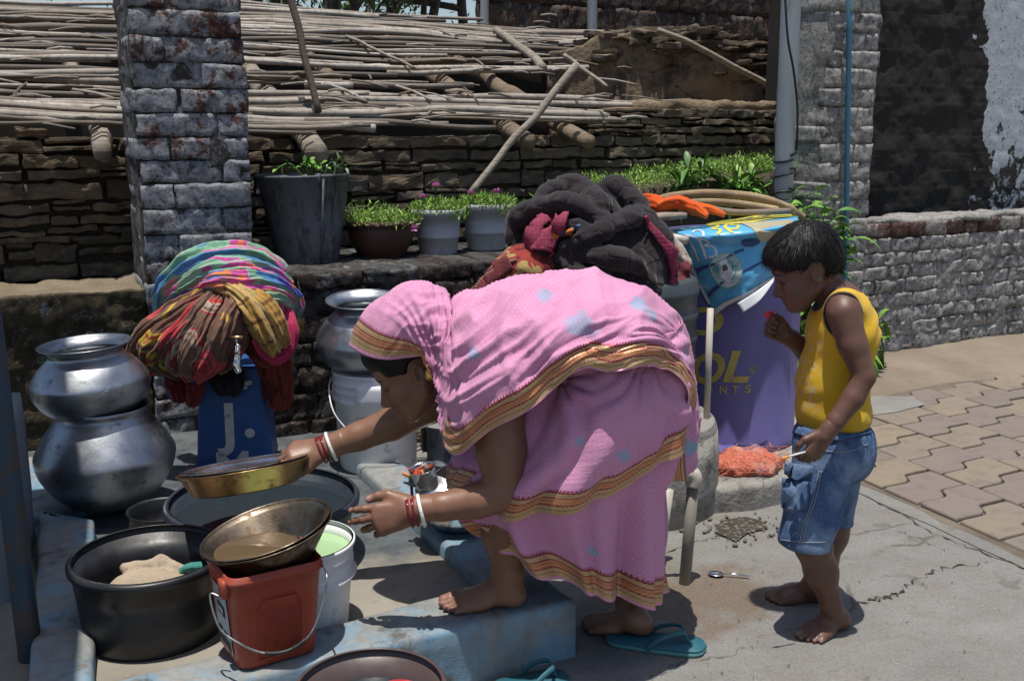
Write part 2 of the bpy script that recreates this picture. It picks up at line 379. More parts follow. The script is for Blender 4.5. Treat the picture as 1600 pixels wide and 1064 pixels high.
# rough sandy strip along the right wall
V, Fc = [], []
nu, nv = 110, 90
uu, vv = np.meshgrid(np.linspace(.9, 7, nu), np.linspace(2.6, 8, nv), indexing='ij')
zz = fbm(np.stack([uu * 2.3, vv * 2.3, uu * 0], -1), 4) * .022 - .012
bb = (uu - W0[0]) * WB[0] + (vv - W0[1]) * WB[1]; zz += np.clip(bb + .75, 0, .75) * .10
nsp = np.stack([uu, vv, zz], -1).reshape(-1, 3); struct(mk('sand_verge', nsp, gridf(nu, nv), MAT['sand']))
E0, E1 = np.array(g2(1340, 770)), np.array(g2(1600, 890)); ed = (E1 - E0) / np.linalg.norm(E1 - E0)
sheet('concrete_slab', [(-5, -2), tuple(E0 + ed * 6.5), tuple(E0 + ed * 2), tuple(E0 + ed), tuple(E0 + ed * .4), tuple(E0), tuple(E0 - ed * .35 + np.array((-.05, 0))),
      (.95, 4.6), (-5, 4.6)], .006, MAT['concrete'], .5)
# mortar band along the slab edge
nrm2 = np.array((-ed[1], ed[0]));  nrm2 = nrm2 if nrm2[0] > 0 else -nrm2
pl, pr = [], []
for i in range(60):
    q = E0 + ed * (-.4 + i * .11); j = vn(np.array((i * .7, 3., 1.))) * .02
    pl.append(tuple(q - nrm2 * (.01 + j * .4))); pr.append(tuple(q + nrm2 * (.06 + j)))
sheet('kerb_band', pl + pr[::-1], .009, MAT['concrete'], .3)
# interlocking pavers
pv = MB(); L, Wd = .335, .185; za = np.array([(0, 0), (.06, .004), (.40, .0), (.47, .012), (.55, .055), (.62, .062), (.96, .06), (1, .055)])
base = E0 + nrm2 * .10 - ed * .9; ax = WD[:2] * .985 + ed * -.02; ax = ax / np.linalg.norm(ax)
rp = random.Random(5)
for r_ in range(-2, 24):
    for c_ in range(-2, 12):
        o = base + ed * (r_ * Wd) + ax * (c_ * L + (.5 * L if r_ % 2 else 0) * 0)
        cen = o + ax * L / 2
        bq = np.dot(cen - W0[:2], WB[:2])
        side = np.dot(cen - E0, nrm2)
        if bq > -.62 + .12 * vn(np.array((c_ * 1.3, r_ * .9, 2.))) or side < .06: continue
        g = .006; lo = [(g, 0)] + [(x, y) for x, y in za[1:-1]] + [(1 - g, za[-1][1])]
        top = [o + ax * (x * L) - ed * (y - 0) - ed * (-g) for x, y in lo]           # far edge
        P1 = [o + ax * (min(max(x, .014), .986) * L) + ed * (g - y) for x, y in za]
        P2 = [o + ax * (min(max(x, .014), .986) * L) + ed * (Wd - g - y) for x, y in za]
        poly = P1 + P2[::-1]; c0 = sum(poly) / len(poly)
        h = .015 + rp.uniform(-.004, .004); tl = (rp.uniform(-.012, .012), rp.uniform(-.012, .012))
        if side < .45 and r_ > 9: h -= .004
        Vv = []
        for inset, z in ((1, -.03), (1, h - .007), (.985, h - .002), (.965, h)):
            for p in poly: q = c0 + (p - c0) * inset; Vv.append((*q, z + np.dot(q - c0, tl)))
        n = len(poly); Ff = [(k*n+j, k*n+(j+1) % n, (k+1)*n+(j+1) % n, (k+1)*n+j) for k in range(3) for j in range(n)]
        h2 = len(P1)
        for j in range(h2 - 1): Ff.append((3*n+j, 3*n+j+1, 3*n+n-2-j, 3*n+n-1-j))
        yel = ((c_ + 2 * r_ + (r_ // 3)) % 4) < 2
        pv.add(Vv, Ff, rp.uniform(0, .42) if yel else rp.uniform(.58, 1))
struct(mkb('paving', pv, MAT['paver'], smooth=False))
sheet('joint_sand', [tuple(E0 + ed * 3 + nrm2 * .05), tuple(E0 - ed * .9 + nrm2 * .05), tuple(E0 - ed * 1.0 + ax * 1.6), tuple(E0 - ed * .6 + ax * 4), tuple(E0 + ed * 3 + ax * 4)], .0060, pm('joint_sand', (.075, .06, .045), (.17, .14, .105), 5, .95, bump=.5, bs=60), .12, .005, 9)
# dark grey ground patch by the paving, broken edge, coloured like the canister cement
sheet('dark_patch', [g2(1300, 655), g2(1345, 657), g2(1400, 650), g2(1445, 638), g2(1425, 626), g2(1370, 624), g2(1300, 630)], .022, MAT['cement'], .2, .004)
# cracks
def crack(pts, w, z=.0095, seed=0):
    p = crom([g2(*q) for q in pts], len(pts) * 12); mb = MB(); n = len(p)
    j = np.array([[vn(np.array((i * .55, seed, k))) for k in (1., 5., 9.)] for i in range(n)])
    tg = np.gradient(p, axis=0); tg /= np.linalg.norm(tg, axis=1)[:, None]; nn = np.stack([-tg[:, 1], tg[:, 0]], 1)
    c = p + nn * (j[:, :1] * .014); ww = .62 * w * np.clip(.55 + j[:, 1] * .8, .12, 1.6) * np.minimum(1, np.minimum(np.arange(n) + .3, n - .7 - np.arange(n)) / 5)
    V = np.zeros((n, 2, 3)); V[:, 0, :2] = c + nn * ww[:, None]; V[:, 1, :2] = c - nn * ww[:, None] * np.clip(.6 + j[:, 2:], .1, 1.5); V[..., 2] = z
    return V.reshape(-1, 3), gridf(n, 2)
mb = MB()
for k, (p, w_) in enumerate([([(1330, 950), (1365, 940), (1395, 932), (1425, 915), (1470, 893), (1535, 884)], .009), ([(1365, 942), (1395, 934), (1412, 925)], .011),
        ([(1340, 772), (1400, 802), (1470, 842), (1540, 868), (1610, 897)], .007), ([(1395, 830), (1450, 850), (1480, 866)], .0035), ([(1115, 845), (1135, 838), (1190, 828)], .006),
        ([(1040, 870), (1090, 850), (1130, 838)], .007), ([(1225, 812), (1260, 800), (1300, 795), (1330, 790)], .004), ([(1000, 1075), (1060, 1040), (1120, 1030), (1170, 1015)], .003),
        ([(1330, 952), (1290, 962), (1250, 985), (1180, 1000)], .003)]):
    mb.add(*crack(p, w_, seed=k * 3.3))
struct(mkb('ground_crack', mb, MAT['crack']))
sheet('broken_hollow', [g2(*q) for q in ((1118, 826), (1135, 816), (1165, 812), (1190, 818), (1200, 830), (1170, 836), (1150, 850), (1120, 838))], .0125, MAT['crack'], .1)
mb = MB()
for i in range(120):
    x, y = rng.gauss(1155, 30), rng.gauss(826, 10); s = rng.uniform(.002, .006)
    mb.add(*rbox(G(x, y, .013), (s * 1.6, s, s * .6), s * .4, (2, 2, 2), basis=rot('Z', rng.uniform(0, 6))))
for i in range(150):
    x, y = rng.uniform(900, 1600), rng.uniform(560, 1060); s = rng.uniform(.0008, .0022)
    mb.add(*rbox(G(x, y, .012), (s * 1.6, s, s * .6), s * .4, (2, 2, 2), basis=rot('Z', rng.uniform(0, 6))))
tag(mkb('gravel', mb, pm('pebble', (.09, .08, .065), (.17, .15, .12), 30, .9, vary=.4)), None, None, kind='stuff')

# ================================================================== washing basin: floor and blue kerbs
ZK, ZF = .17, .12
def kpoly(pts, z): return [G(x, y, z)[:2] for x, y in pts]
def prism_rough(poly, z0, z1, mat, name, r=.016, step=.05):
    P_ = []
    for a, b in zip(poly, poly[1:] + poly[:1]):
        m = max(1, int(np.linalg.norm(b - a) / step))
        for i in range(m): P_.append(a + (b - a) * i / m)
    P_ = np.array(P_); n = len(P_); nx = np.roll(P_, -1, 0) - np.roll(P_, 1, 0); ar = np.sum(P_[:, 0] * np.roll(P_[:, 1], -1) - P_[:, 1] * np.roll(P_[:, 0], -1))
    N = np.stack([nx[:, 1], -nx[:, 0]], 1) * np.sign(ar); N /= np.linalg.norm(N, axis=1)[:, None]; V = []
    lev = [(0, z0), (0, z0 + (z1 - z0) * .35), (0, z0 + (z1 - z0) * .7), (0, z1 - r), (r * .35, z1 - r * .3), (r, z1), (r * 2, z1)]
    for ins, z in lev:
        q = P_ - N * ins; pp = np.column_stack([q, np.full(n, z)])
        am = .007 if z > z0 else .012
        pp[:, :2] += N * (fbm(pp * 7, 3) * am)[:, None]; pp[:, 2] += fbm(pp * 5 + 9, 2) * .005 if z > z0 else 0
        V.append(pp)
    m = len(lev); Fc = [(k*n+j, k*n+(j+1) % n, (k+1)*n+(j+1) % n, (k+1)*n+j) for k in range(m - 1) for j in range(n)]; Fc.append(tuple((m - 1) * n + j for j in range(n)))
    if ar < 0: Fc = [f[::-1] for f in Fc]
    return mk(name, np.concatenate(V), Fc, mat)
A, B_ = G(899, 936, ZK)[:2], G(630, 1000, ZK)[:2]; fd = (B_ - A) / np.linalg.norm(B_ - A); pn = np.array((fd[1], -fd[0])); pn = pn if pn[1] > 0 else -pn
Kin = A + fd * .17 + pn * .20
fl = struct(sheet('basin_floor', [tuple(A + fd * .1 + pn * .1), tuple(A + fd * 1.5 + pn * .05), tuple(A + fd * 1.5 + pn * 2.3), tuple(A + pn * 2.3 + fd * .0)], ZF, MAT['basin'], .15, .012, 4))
ZK2 = ZK
k1 = prism_rough([A, A + fd * 1.55, A + fd * 1.55 + pn * .10, A + fd * .17 + pn * .20, A + fd * .16 + pn * 1.55, A + pn * 1.55], -.02, ZK, MAT['kerb'], 'basin_kerb')
tag(k1, 'worn blue painted concrete kerb along the front of the washing basin, under the bare foot', 'kerb')
lk = [G(147, 815, ZK)[:2], G(147, 1064, ZK)[:2] + np.array((.08, -.2)), G(49, 1064, ZK)[:2] + np.array((.08, -.2)), G(62, 800, ZK)[:2]]
k2 = prism_rough(lk, -.02, ZK + .012, MAT['kerb'], 'basin_kerb'); tag(k2, 'blue grey painted kerb at the far left beside the black tub, dark smudges on top', 'kerb')
# slab block the pots stand on, beyond the left kerb
k3 = prism_rough([G(62, 800, ZK)[:2] + np.array((-.5, 0)), G(62, 797, ZK)[:2], G(205, 795, ZF)[:2] + np.array((.0, .02)), G(205, 795, ZF)[:2] + np.array((-.2, .55)), G(62, 800, ZK)[:2] + np.array((-.8, .5))], 0, ZF + .035, MAT['kerb'], 'pot_platform')
tag(k3, 'low concrete platform under the two stacked steel pots at the left wall', 'platform')

# ================================================================== walls
def brick_wall(name, label, s0, s1, b0, b1, z0, z1, ch, bl, matb, matm, seed, cat='wall', proud=.012, amp=.006, top=None, jit=.35, mats=None, through=False, lump=.010, rag=None):
    """courses of separate bricks round a rough mortar core, one thing"""
    rr = random.Random(seed); o = thing(name, label, cat, wx((s0 + s1) / 2, (b0 + b1) / 2, z0)); mb = MB()
    bas = np.array([WD, WB, (0, 0, 1)]); z = z0; row = 0; hd = (b1 - b0) / 2
    while z < z1 - .02:
        h = min(ch * rr.uniform(.92, 1.08), z1 - z); s = s0 - (rr.random() * bl * .6 if row % 2 else 0) - (0 if not through else 0); k = rr.uniform(-.02, .02)
        if through: s = s0
        first = True
        while s < s1 - .02:
            l = bl * rr.uniform(1 - jit * .4, 1 + jit * .3)
            if through and first and row % 2: l = bl * .5 * rr.uniform(.85, 1.2)
            if s1 - (s + l) < bl * .3: l = s1 - s
            a, e = max(s, s0), min(s + l, s1); first = False
            ex = rr.uniform(0, .006) if rag is None else rr.uniform(-rag, rag)
            ea = rr.uniform(-.008, .01) if through else 0
            c = wx((a + e) / 2 + (ea if a <= s0 or e >= s1 else 0), (b0 + b1) / 2 - rr.uniform(0, proud) - ex * .4, z + h / 2)
            gp = rr.uniform(.002, .0055)
            mb.add(*rbox(c, ((e - a) / 2 - gp, hd, h / 2 - gp * .85), rr.uniform(.003, .007), (14, 3, 5), amp, 24, bas @ rot('Z', rr.uniform(-.02, .02)), rr.random() * 50))
            s += l
        z += h; row += 1
    mkb('brickwork', mb, matb, o)
    # mortar core, lumpy
    nu, nv = max(4, int((s1 - s0) / .022)), max(4, int((z1 - z0) / .022))
    V, Fc = rbt(nu, 3, nv) if nu * nv < 30000 else rbt(nu // 2, 3, nv // 2)
    V = V * np.array(((s1 - s0) / 2 - .006, hd - .002, (z1 - z0) / 2 - .004)); d = fbm(V * 11 + seed, 3)
    V[:, 1] += np.sign(V[:, 1]) * (d * lump * 2.2 - .002); V[:, 0] += np.where(abs(abs(V[:, 0]) - ((s1 - s0) / 2 - .006)) < 1e-6, np.sign(V[:, 0]) * d * lump * 1.4, 0); V[:, 2] += np.where(V[:, 2] >= (z1 - z0) / 2 - .0041, d * .012, 0)
    mk('mortar', V @ bas + wx((s0 + s1) / 2, (b0 + b1) / 2, (z0 + z1) / 2), Fc, matm, o)
    return o
PB = -.03
pL0, pL1 = Wp(226, 425, PB)[0], Wp(400, 425, PB)[0]
brick_wall('brick_pillar', 'tall brick pillar with flaking blue grey limewash beside the reed roof, left of the planter bucket', pL0, pL1, PB, .36, 0, 2.1, .096, .30, MAT['brick_blue'], MAT['mortar_blue'], 3, 'pillar', .012, .006, through=True, lump=.009)
pR0, pR1 = Wp(1276, 300, -.05)[0], Wp(1357, 300, -.05)[0]
brick_wall('brick_pillar', 'brick pillar with grey whitewash behind the thin blue pipe', pR0, pR1, -.05, .32, 0, 2.6, .098, .27, MAT['brick_grey'], MAT['mortar_grey'], 8, 'pillar', .010, .006, through=True, lump=.010)
wr = brick_wall('garden_wall', 'low whitewashed brick wall with red coping bricks on the right of the boy', pR1, pR1 + 3.4, -.03, .20, -.02, .74, .086, .23, MAT['brick_grey'], MAT['mortar_grey'], 21, 'wall', .007, .009, lump=.019)
# coping course of red bricks and pale cap
mb = MB(); s = pR1 + .0; bas = np.array([WD, WB, (0, 0, 1)])
while s < pR1 + 3.4:
    l = rng.uniform(.13, .22); mb.add(*rbox(wx(s + l / 2, .085, .785), (l / 2 - .006, .125, .045), .012, (5, 4, 4), .007, 13, bas, rng.random() * 40)); s += l
mkb('coping', mb, MAT['brick_cap'], wr)
V, Fc = rbt(140, 8, 2); V = V * np.array((1.7, .118, .014)); V[:, 2] += fbm(V * 9, 3) * .022; V[:, 1] *= 1 + .12 * vn(V * 6)
mk('cap_plaster', V @ bas + wx(pR1 + 1.7, .085, .832), Fc, MAT['mortar_grey'], wr)
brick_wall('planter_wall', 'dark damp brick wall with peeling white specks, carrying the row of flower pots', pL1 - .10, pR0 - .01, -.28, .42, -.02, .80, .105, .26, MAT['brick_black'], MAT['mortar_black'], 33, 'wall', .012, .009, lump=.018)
# left mossy wall with a pale ledge
def m_moss():
    t = T('mossy_plaster'); n = t.noise(7, 8, .75, dist=.5); n2 = t.noise(38, 6, .75); up = t.step(t.xyz(t.n('NewGeometry').outputs['Normal'])[2], .35, .85)
    c = t.mix(t.step(n, .38, .62), (.030, .024, .016), (.085, .068, .042)); c = t.mix(t.step(n2, .55, .68), c, (.15, .125, .08))
    c = t.mix(t.step(t.noise(10, 7, .7), .60, .68), c, (.24, .25, .25)); c = t.mix(up, c, t.mix(t.step(n, .4, .6), (.24, .185, .12), (.30, .25, .18)))
    t.bump(n2, 1, .014).bump(n, .9, .04); return t.set(Base_Color=c, Roughness=.95, Specular_IOR_Level=.2)
MAT['moss'] = m_moss()
s0 = pL0 - 2.2; V, Fc = rbt(150, 16, 60); V = V * np.array(((pL0 - s0) / 2, .20, .375)); d = fbm(V * 9, 4); V[:, 1] += np.sign(V[:, 1]) * d * .035; V[:, 2] += np.where(V[:, 2] > .37, d * .03, 0)
lw = mk('ledge_wall', V @ bas + wx((s0 + pL0) / 2, .20, .365), Fc, MAT['moss'], loc=wx((s0 + pL0) / 2, .2, 0)); tag(lw, 'dark mossy plastered low wall with a pale ledge, behind the stacked steel pots', 'wall')

# dark wall and peeling white wall at the far right
b_ = .55; sA, sB, sC = pR1 - .05, Wp(1532, 200, b_)[0], pR1 + 4.2
nu, nv = 420, 190; S, Z = np.meshgrid(np.linspace(sA, sC, nu), np.linspace(.3, 2.9, nv), indexing='ij')
row = np.floor(Z / .11); fz = np.abs(Z / .11 - row - .5) * 2; off = (row % 2) * .14 + .05 * np.sin(row * 4.1); fs = np.abs(((S + off) / .27) % 1 - .5) * 2
nn = fbm(np.stack([S * 8, Z * 8, S * 0], -1), 4); edge = sB + nn * .22 + .10 * (1.2 - Z)
white = 1 / (1 + np.exp(-(S - edge) * 60)); white *= 1 - np.clip((1.38 - Z + nn * 1.2) * 1.6, 0, .62)
relief = -(np.clip(fz - .90, 0, .2) * .035 + np.clip(fs - .95, 0, .1) * .05) * np.clip(.6 + nn * 2.5, 0, 1.4) * (1 - white) + nn * .020 * (1 - .75 * white) + white * .010
Vw = W0 + S[..., None] * WD + (b_ - relief)[..., None] * WB + Z[..., None] * np.array((0, 0, 1))
def m_peel():
    t = T('peeling_whitewash'); a = t.attr('wh'); n = t.noise(13, 8, .75, dist=.4); n2 = t.noise(40, 6, .7)
    dk = t.mix(t.step(n2, .4, .7), (.010, .0088, .0075), (.024, .020, .016)); dk = t.mix(t.step(t.noise(3, 5, .7), .5, .62, 0, .8), dk, (.020, .019, .017)); wt_ = t.mix(t.step(n, .4, .6), (.50, .53, .57), (.42, .45, .48))
    f = t.step(t.math('ADD', a, t.math('MULTIPLY', t.math('SUBTRACT', n, .5), 1.6)), .42, .54); f = t.math('MULTIPLY', f, t.step(n2, .66, .58))
    t.bump(n2, .4, .006).bump(n, .25, .015); return t.set(Base_Color=t.mix(f, dk, wt_), Roughness=.9)
hw = mk('house_wall', Vw.reshape(-1, 3), gridf(nu, nv), m_peel(), attrs={'wh': white.ravel()}, loc=wx(sA, b_, 0))
hw.data.materials[0].name = 'peeling_whitewash'
V2, F2 = rbt(2, 2, 2); bm_ = mk('wall_core', V2 * np.array(((sC - sA) / 2, .1, 1.45)) @ bas + wx((sA + sC) / 2, b_ + .16, 1.45), F2, MAT['dark'], hw, smooth=False)
tag(hw, 'soot black brick house wall turning to peeling white plaster at the right edge', 'wall')

# ================================================================== stone house with the broken reed roof
BS = .62                                  # front face of the stone wall
house = thing('stone_house', 'old slate stone house with a sagging broken reed roof, behind the pillars', 'house', wx(Wp(600, 300, BS)[0], BS, 0))
zE = Wp(300, 212, .34)[1]; bR = 2.9; sl_ = (Wp(430, 20, bR)[1] - zE) / (bR - .34)
def roofz(b): return zE + (b - .34) * sl_
def roofp(x, y):
    r = ray(x, y); n_ = np.array((0, 0, 1.)) - sl_ * WB; p0 = wx(0, .34, zE); t = np.dot(p0 - CAM, n_) / np.dot(r, n_); q = CAM + r * t - W0
    return float(np.dot(q, WD)), float(np.dot(q, WB))
def stones(mb, s0, s1, zb, zt, b, seed, ch=(.028, .092), ln=(.10, .40), dep=.16, ztop=None, jb=.03):
    rr = random.Random(seed); z = zb
    while z < zt:
        h = rr.uniform(*ch); s = s0 - rr.random() * .3
        while s < s1:
            l = rr.uniform(*ln); hh = h * rr.uniform(.78, 1.0)
            if rr.random() < .16: hh *= .5
            if ztop is None or z + hh < ztop(s + l / 2):
                c = wx(s + l / 2, b + dep - rr.uniform(0, jb), z + hh / 2 + rr.uniform(0, h - hh) * .5)
                mb.add(*rbox(c, (l / 2 - .004, dep, hh / 2 - .003), min(.005, hh * .15), (9, 3, 5), .010, 20, bas @ rot('Z', rr.uniform(-.07, .07)) @ rot('Y', rr.uniform(-.04, .04)), rr.random() * 90))
                if hh < h * .6: mb.add(*rbox(c + np.array((0, 0, h * .5)), (l / 2 - .01, dep, h * .2), .01, (4, 2, 2), .008, 10, bas, rr.random() * 90))
            s += l
        z += h
sL, sR = Wp(-120, 300, BS)[0], Wp(1262, 200, BS)[0]
zw = lambda s: np.interp(s, [Wp(600, 200, BS)[0], Wp(880, 190, BS)[0], Wp(1010, 172, BS)[0], Wp(1215, 165, BS)[0]], [zE + .02, zE + .0, Wp(1010, 168, BS)[1], Wp(1215, 160, BS)[1]]) + .02 * math.sin(s * 23)
mb = MB(); stones(mb, sL, sR, .55, 1.62, BS, 4, ztop=zw); mkb('stone_wall', mb, MAT['stone'], house, smooth=False)
V, Fc = rbt(40, 3, 16); zc_ = (zE - .02 + .3) / 2; V = V * np.array(((sR - sL) / 2, .14, (zE - .02 - .3) / 2)); V[:, 1] += fbm(V * 6, 2) * .02
mk('earth_core', V @ bas + wx((sL + sR) / 2, BS + .19, zc_), Fc, pm('packed_earth', (.05, .038, .026), (.09, .068, .045), 5, .95, bump=.8, bs=30, bd=.02), house)
# end gable seen from inside: mud plaster with broken slate along its top
sg0, bg0 = Wp(915, 200, 1.9)[0], 1.9
def mudz(s): return np.interp(s, [Wp(905, 150, 1.9)[0], Wp(930, 60, 1.9)[0], Wp(1030, 48, 1.9)[0], Wp(1130, 110, 1.9)[0], Wp(1225, 160, 1.9)[0]], [Wp(905, 80, 1.9)[1], Wp(930, 62, 1.9)[1], Wp(1030, 60, 1.9)[1], Wp(1130, 105, 1.9)[1], Wp(1225, 150, 1.9)[1]])
nu, nv = 90, 60; sgE = Wp(1262, 150, 1.9)[0]; S, q = np.meshgrid(np.linspace(sg0 - .25, sgE, nu), np.linspace(0, 1, nv), indexing='ij')
top_ = mudz(S); Zz = .5 + q * (top_ - .5); nn = fbm(np.stack([S * 4, Zz * 4, S * 0], -1), 4)
Bb = 1.9 - (S - sg0) * .42 + nn * .05
V = (W0 + S[..., None] * WD + Bb[..., None] * WB + (Zz + nn * .02 * q)[..., None] * np.array((0, 0, 1.))).reshape(-1, 3); V, Fc = solid(V, gridf(nu, nv), -.25); mk('mud_gable', V, Fc, MAT['mud'], house)
mb = MB(); rr = random.Random(9)
for i in range(520):
    s = rr.uniform(Wp(925 if i % 3 == 0 else 1000, 100, 1.9)[0], sgE); f = rr.random() ** 1.5; zt = mudz(s) + .03; z = zt - f * (zt - zE - .05) * (.25 + .75 * np.clip((s - Wp(1040, 100, 1.9)[0]) / .6, 0, 1)); b = 1.9 - (s - sg0) * .42 - rr.uniform(.02, .16)
    mb.add(*rbox(wx(s, b, z), (rr.uniform(.05, .2), rr.uniform(.06, .16), rr.uniform(.008, .022)), .006, (6, 4, 2), .014, 11, bas @ rot('Z', rr.uniform(-.5, .5)) @ rot('Y', rr.uniform(-.12, .16)) @ rot('X', rr.uniform(-.15, .1)), rr.random() * 90))
mkb('broken_slate', mb, MAT['stone'], house, smooth=False)
# flat earth ledge on the wall top right
V, Fc = rbt(60, 14, 2); se0 = Wp(1020, 170, BS)[0]; V = V * np.array(((sR - se0) / 2, .34, .03)); V[:, 2] += fbm(V * 11, 4) * .035; mk('earth_ledge', V @ bas + wx((se0 + sR) / 2, BS + .40, zw(sR - .2) - .02), Fc, MAT['mud'], house)
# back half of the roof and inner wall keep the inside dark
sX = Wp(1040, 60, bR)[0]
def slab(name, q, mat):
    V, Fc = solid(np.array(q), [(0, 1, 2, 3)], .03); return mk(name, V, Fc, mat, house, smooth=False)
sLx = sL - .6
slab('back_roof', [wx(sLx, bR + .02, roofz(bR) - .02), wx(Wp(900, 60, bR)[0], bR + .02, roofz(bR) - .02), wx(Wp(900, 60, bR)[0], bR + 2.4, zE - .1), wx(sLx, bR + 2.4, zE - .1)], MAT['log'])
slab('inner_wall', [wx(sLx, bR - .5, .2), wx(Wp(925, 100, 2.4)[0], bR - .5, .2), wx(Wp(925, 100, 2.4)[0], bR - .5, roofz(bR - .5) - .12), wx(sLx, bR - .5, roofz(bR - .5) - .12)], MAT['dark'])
# rafters
for i, (ex, ey, rp_) in enumerate([(165, 233, 16), (-40, 233, 16), (335, 215, 13), (498, 226, 20), (640, 200, 15), (838, 196, 16), (928, 200, 17)]):
    s = Wp(ex, ey, .30)[0]; b0 = .28 if i in (0, 3) else .42 + .1 * (i % 2); rad = rp_ * mpp(ex, ey, 5.0)
    rad *= .85
    if ex > 800: b0 = .36
    if ex in (335, 640, -40): b0 = .80
    bb = np.linspace(b0, bR - .05 if ex < 800 else 2.2, 22); dz = np.array([.012 * vn(np.array((k * .5, i * 7., 1.))) for k in range(22)])
    pts = np.array([wx(s + .02 * vn(np.array((k * .4, i * 5., 3.))), b, roofz(b) - rad - .022 + dz[k]) for k, b in enumerate(bb)])
    mkb('rafter', MB().add(*tube(pts, [rad * (1 + .1 * vn(np.array((k * .9, i, 0.)))) for k in range(22)], 12, sec=lambda th, t: 1 + .09 * np.sin(3 * th + 2 * t) + .05 * np.sin(5 * th))), MAT['grey_log' if i in (0, 3) else 'log'], house)
# reeds
def reed_end(y):
    return np.interp(y, [20, 32, 45, 55, 70, 90, 105, 122, 140, 150, 158, 168, 178, 190, 205, 213], [760, 1010, 1055, 905, 895, 880, 890, 760, 720, 1010, 1060, 1090, 930, 800, 560, 610])
rr = random.Random(12); reeds = []
y = 14.; 
while y < 214:
    gapz = 95 < y < 112 or 120 < y < 142
    yend = reed_end(y) if rr.random() < .6 else rr.uniform(330, reed_end(y)); n_ = 1 if rr.random() < .35 else 2
    reeds.append((y, rr.uniform(-260, -160) if rr.random() < .75 else rr.uniform(250, 420), yend + rr.uniform(-130, 25)))
    if n_ == 2: reeds.append((y + rr.uniform(-1.5, 1.5), rr.uniform(-260, -160), rr.uniform(480, 760) if not gapz else rr.uniform(140, 420)))
    if rr.random() < .55: reeds.append((y + rr.uniform(-1.5, 1.5), rr.uniform(330, 620), yend + rr.uniform(-60, 20)))
    y += (rr.uniform(1.8, 3.2) if rr.random() < .58 else rr.uniform(7, 13)) * (1.5 if gapz else 1.0)
for yy in (-3, 1, 5, 9): reeds.append((yy + 0., -260, 215))
reeds += [(36, -200, 1005), (43, 300, 1062), (47, 250, 1040), (53, 420, 985), (150, 330, 1010), (155, 480, 1035), (160, 330, 1062), (166, 500, 1098), (171, 560, 1050), (178, 300, 935), (108, 600, 890)]
rest = MB(); mats_ = MAT['reed']
order = sorted(range(len(reeds)), key=lambda i: -(reeds[i][2] - reeds[i][1])); big = set(order[:100])
for i, (y, xa, xb) in enumerate(reeds):
    ym = y; dy = rr.uniform(-4, 4); s0_, b0_ = roofp(300, ym); sa, _ = roofp(max(xa, -200), ym); 
    if xa < -150: sa -= .7
    sb, _ = roofp(xb, ym); sk = rr.gauss(0, .030)
    m = max(8, int((sb - sa) / .16)); ss = np.linspace(sa, sb, m); rad = rr.choice([.0075, .009, .012, .014, .018]) * rr.uniform(.9, 1.1); tp = rr.choice([-1, 1])
    lift = rr.uniform(.003, .03); ph = rr.uniform(0, 99)
    pts = []
    for k, s in enumerate(ss):
        b = b0_ + sk * (s - s0_) + .035 * vn(np.array((s * .9, ph, 1.))); sag = .035 * vn(np.array((s * .8, b * 1.3, 5.)))
        pts.append(wx(s, b, roofz(b) + lift + sag + .016 * vn(np.array((s * 2.3, ph, 7.)))))
    rads = np.array([rad * (1 + .22 * tp * (k / (m - 1) - .5)) * (1.16 if k % 3 == 0 else 1) for k in range(m)])
    V, Fc = tube(pts, rads, 7); rn = rr.random()
    if i in big: mk('reed', V, Fc, mats_, house, attrs={'rnd': np.full(len(V), rn)})
    else: rest.add(V, Fc, rn)
# short bits and splinters between the reeds
for i in range(150):
    x, y = rr.uniform(-40, 980), rr.uniform(30, 205); s, b = roofp(x, y); l = rr.uniform(.06, .3); a = rr.gauss(0, .25) if rr.random() < .8 else rr.uniform(-1.5, 1.5)
    p0 = wx(s, b, roofz(b) + .035); dv = WD * math.cos(a) + (WB + np.array((0, 0, sl_))) * math.sin(a); rest.add(*tube([p0, p0 + dv * l * .5 + np.array((0, 0, .008)), p0 + dv * l], rr.uniform(.004, .009), 5), rr.random() * .8)
o = mkb('loose_reeds', rest, MAT['reed'], house); o['kind'] = 'stuff'
def rod(name, label, cat, a, b, r0, r1, mat, n=18, wob=.01, sec=None, squash=1.0, seg=9, base=None):
    a, b = np.array(a), np.array(b); pts = np.array([a + (b - a) * t + wob * np.array([vn(np.array((t * 5, k * 7.1, r0 * 99))) for k in range(3)]) for t in np.linspace(0, 1, n)])
    V, Fc = tube(pts, np.linspace(r0, r1, n), seg, sec=sec, squash=squash)
    return tag(mk(name, V, Fc, mat, loc=tuple(a if a[2] < b[2] else b), attrs={'rnd': np.full(len(V), .3)}), label, cat)
def wq(x, y, b): s, z = Wp(x, y, b); return wx(s, b, z)
s1_, b1_ = roofp(498, 186)
rod('stick', 'thin dark stick leaning on the reed roof above the planter bucket', 'stick', wx(s1_, b1_ + .0, roofz(b1_) + .035), wq(444, -40, b1_ + .25), .017, .019, MAT['dark_log'])
rod('pole', 'weathered grey pole leaning diagonally on the stone wall above the grey pots', 'pole', wq(733, 302, .30), wq(900, 102, .42), .0165, .021, MAT['grey_log'], wob=.012)
rod('beam', 'split weathered beam sloping along the broken gable top', 'beam', wq(1030, 45, 1.15), wq(1222, 143, .95), .030, .028, MAT['grey_log'], sec=lambda th, t: 1 + .12 * np.sin(4 * th), squash=.6)
rod('branch', 'short crooked branch poking out over the wall beside the beam end of the roof', 'branch', wq(880, 88, .9), wq(950, 134, .55), .013, .009, MAT['grey_log'])
rod('branch', 'thin reed stem sloping down across the dark roof hole', 'branch', wx(*roofp(540, 72), 0) + np.array((0, 0, roofz(roofp(540, 72)[1]) + .05)), wx(*roofp(650, 118), 0) + np.array((0, 0, roofz(roofp(650, 118)[1]) + .05)), .010, .008, MAT['grey_log'])
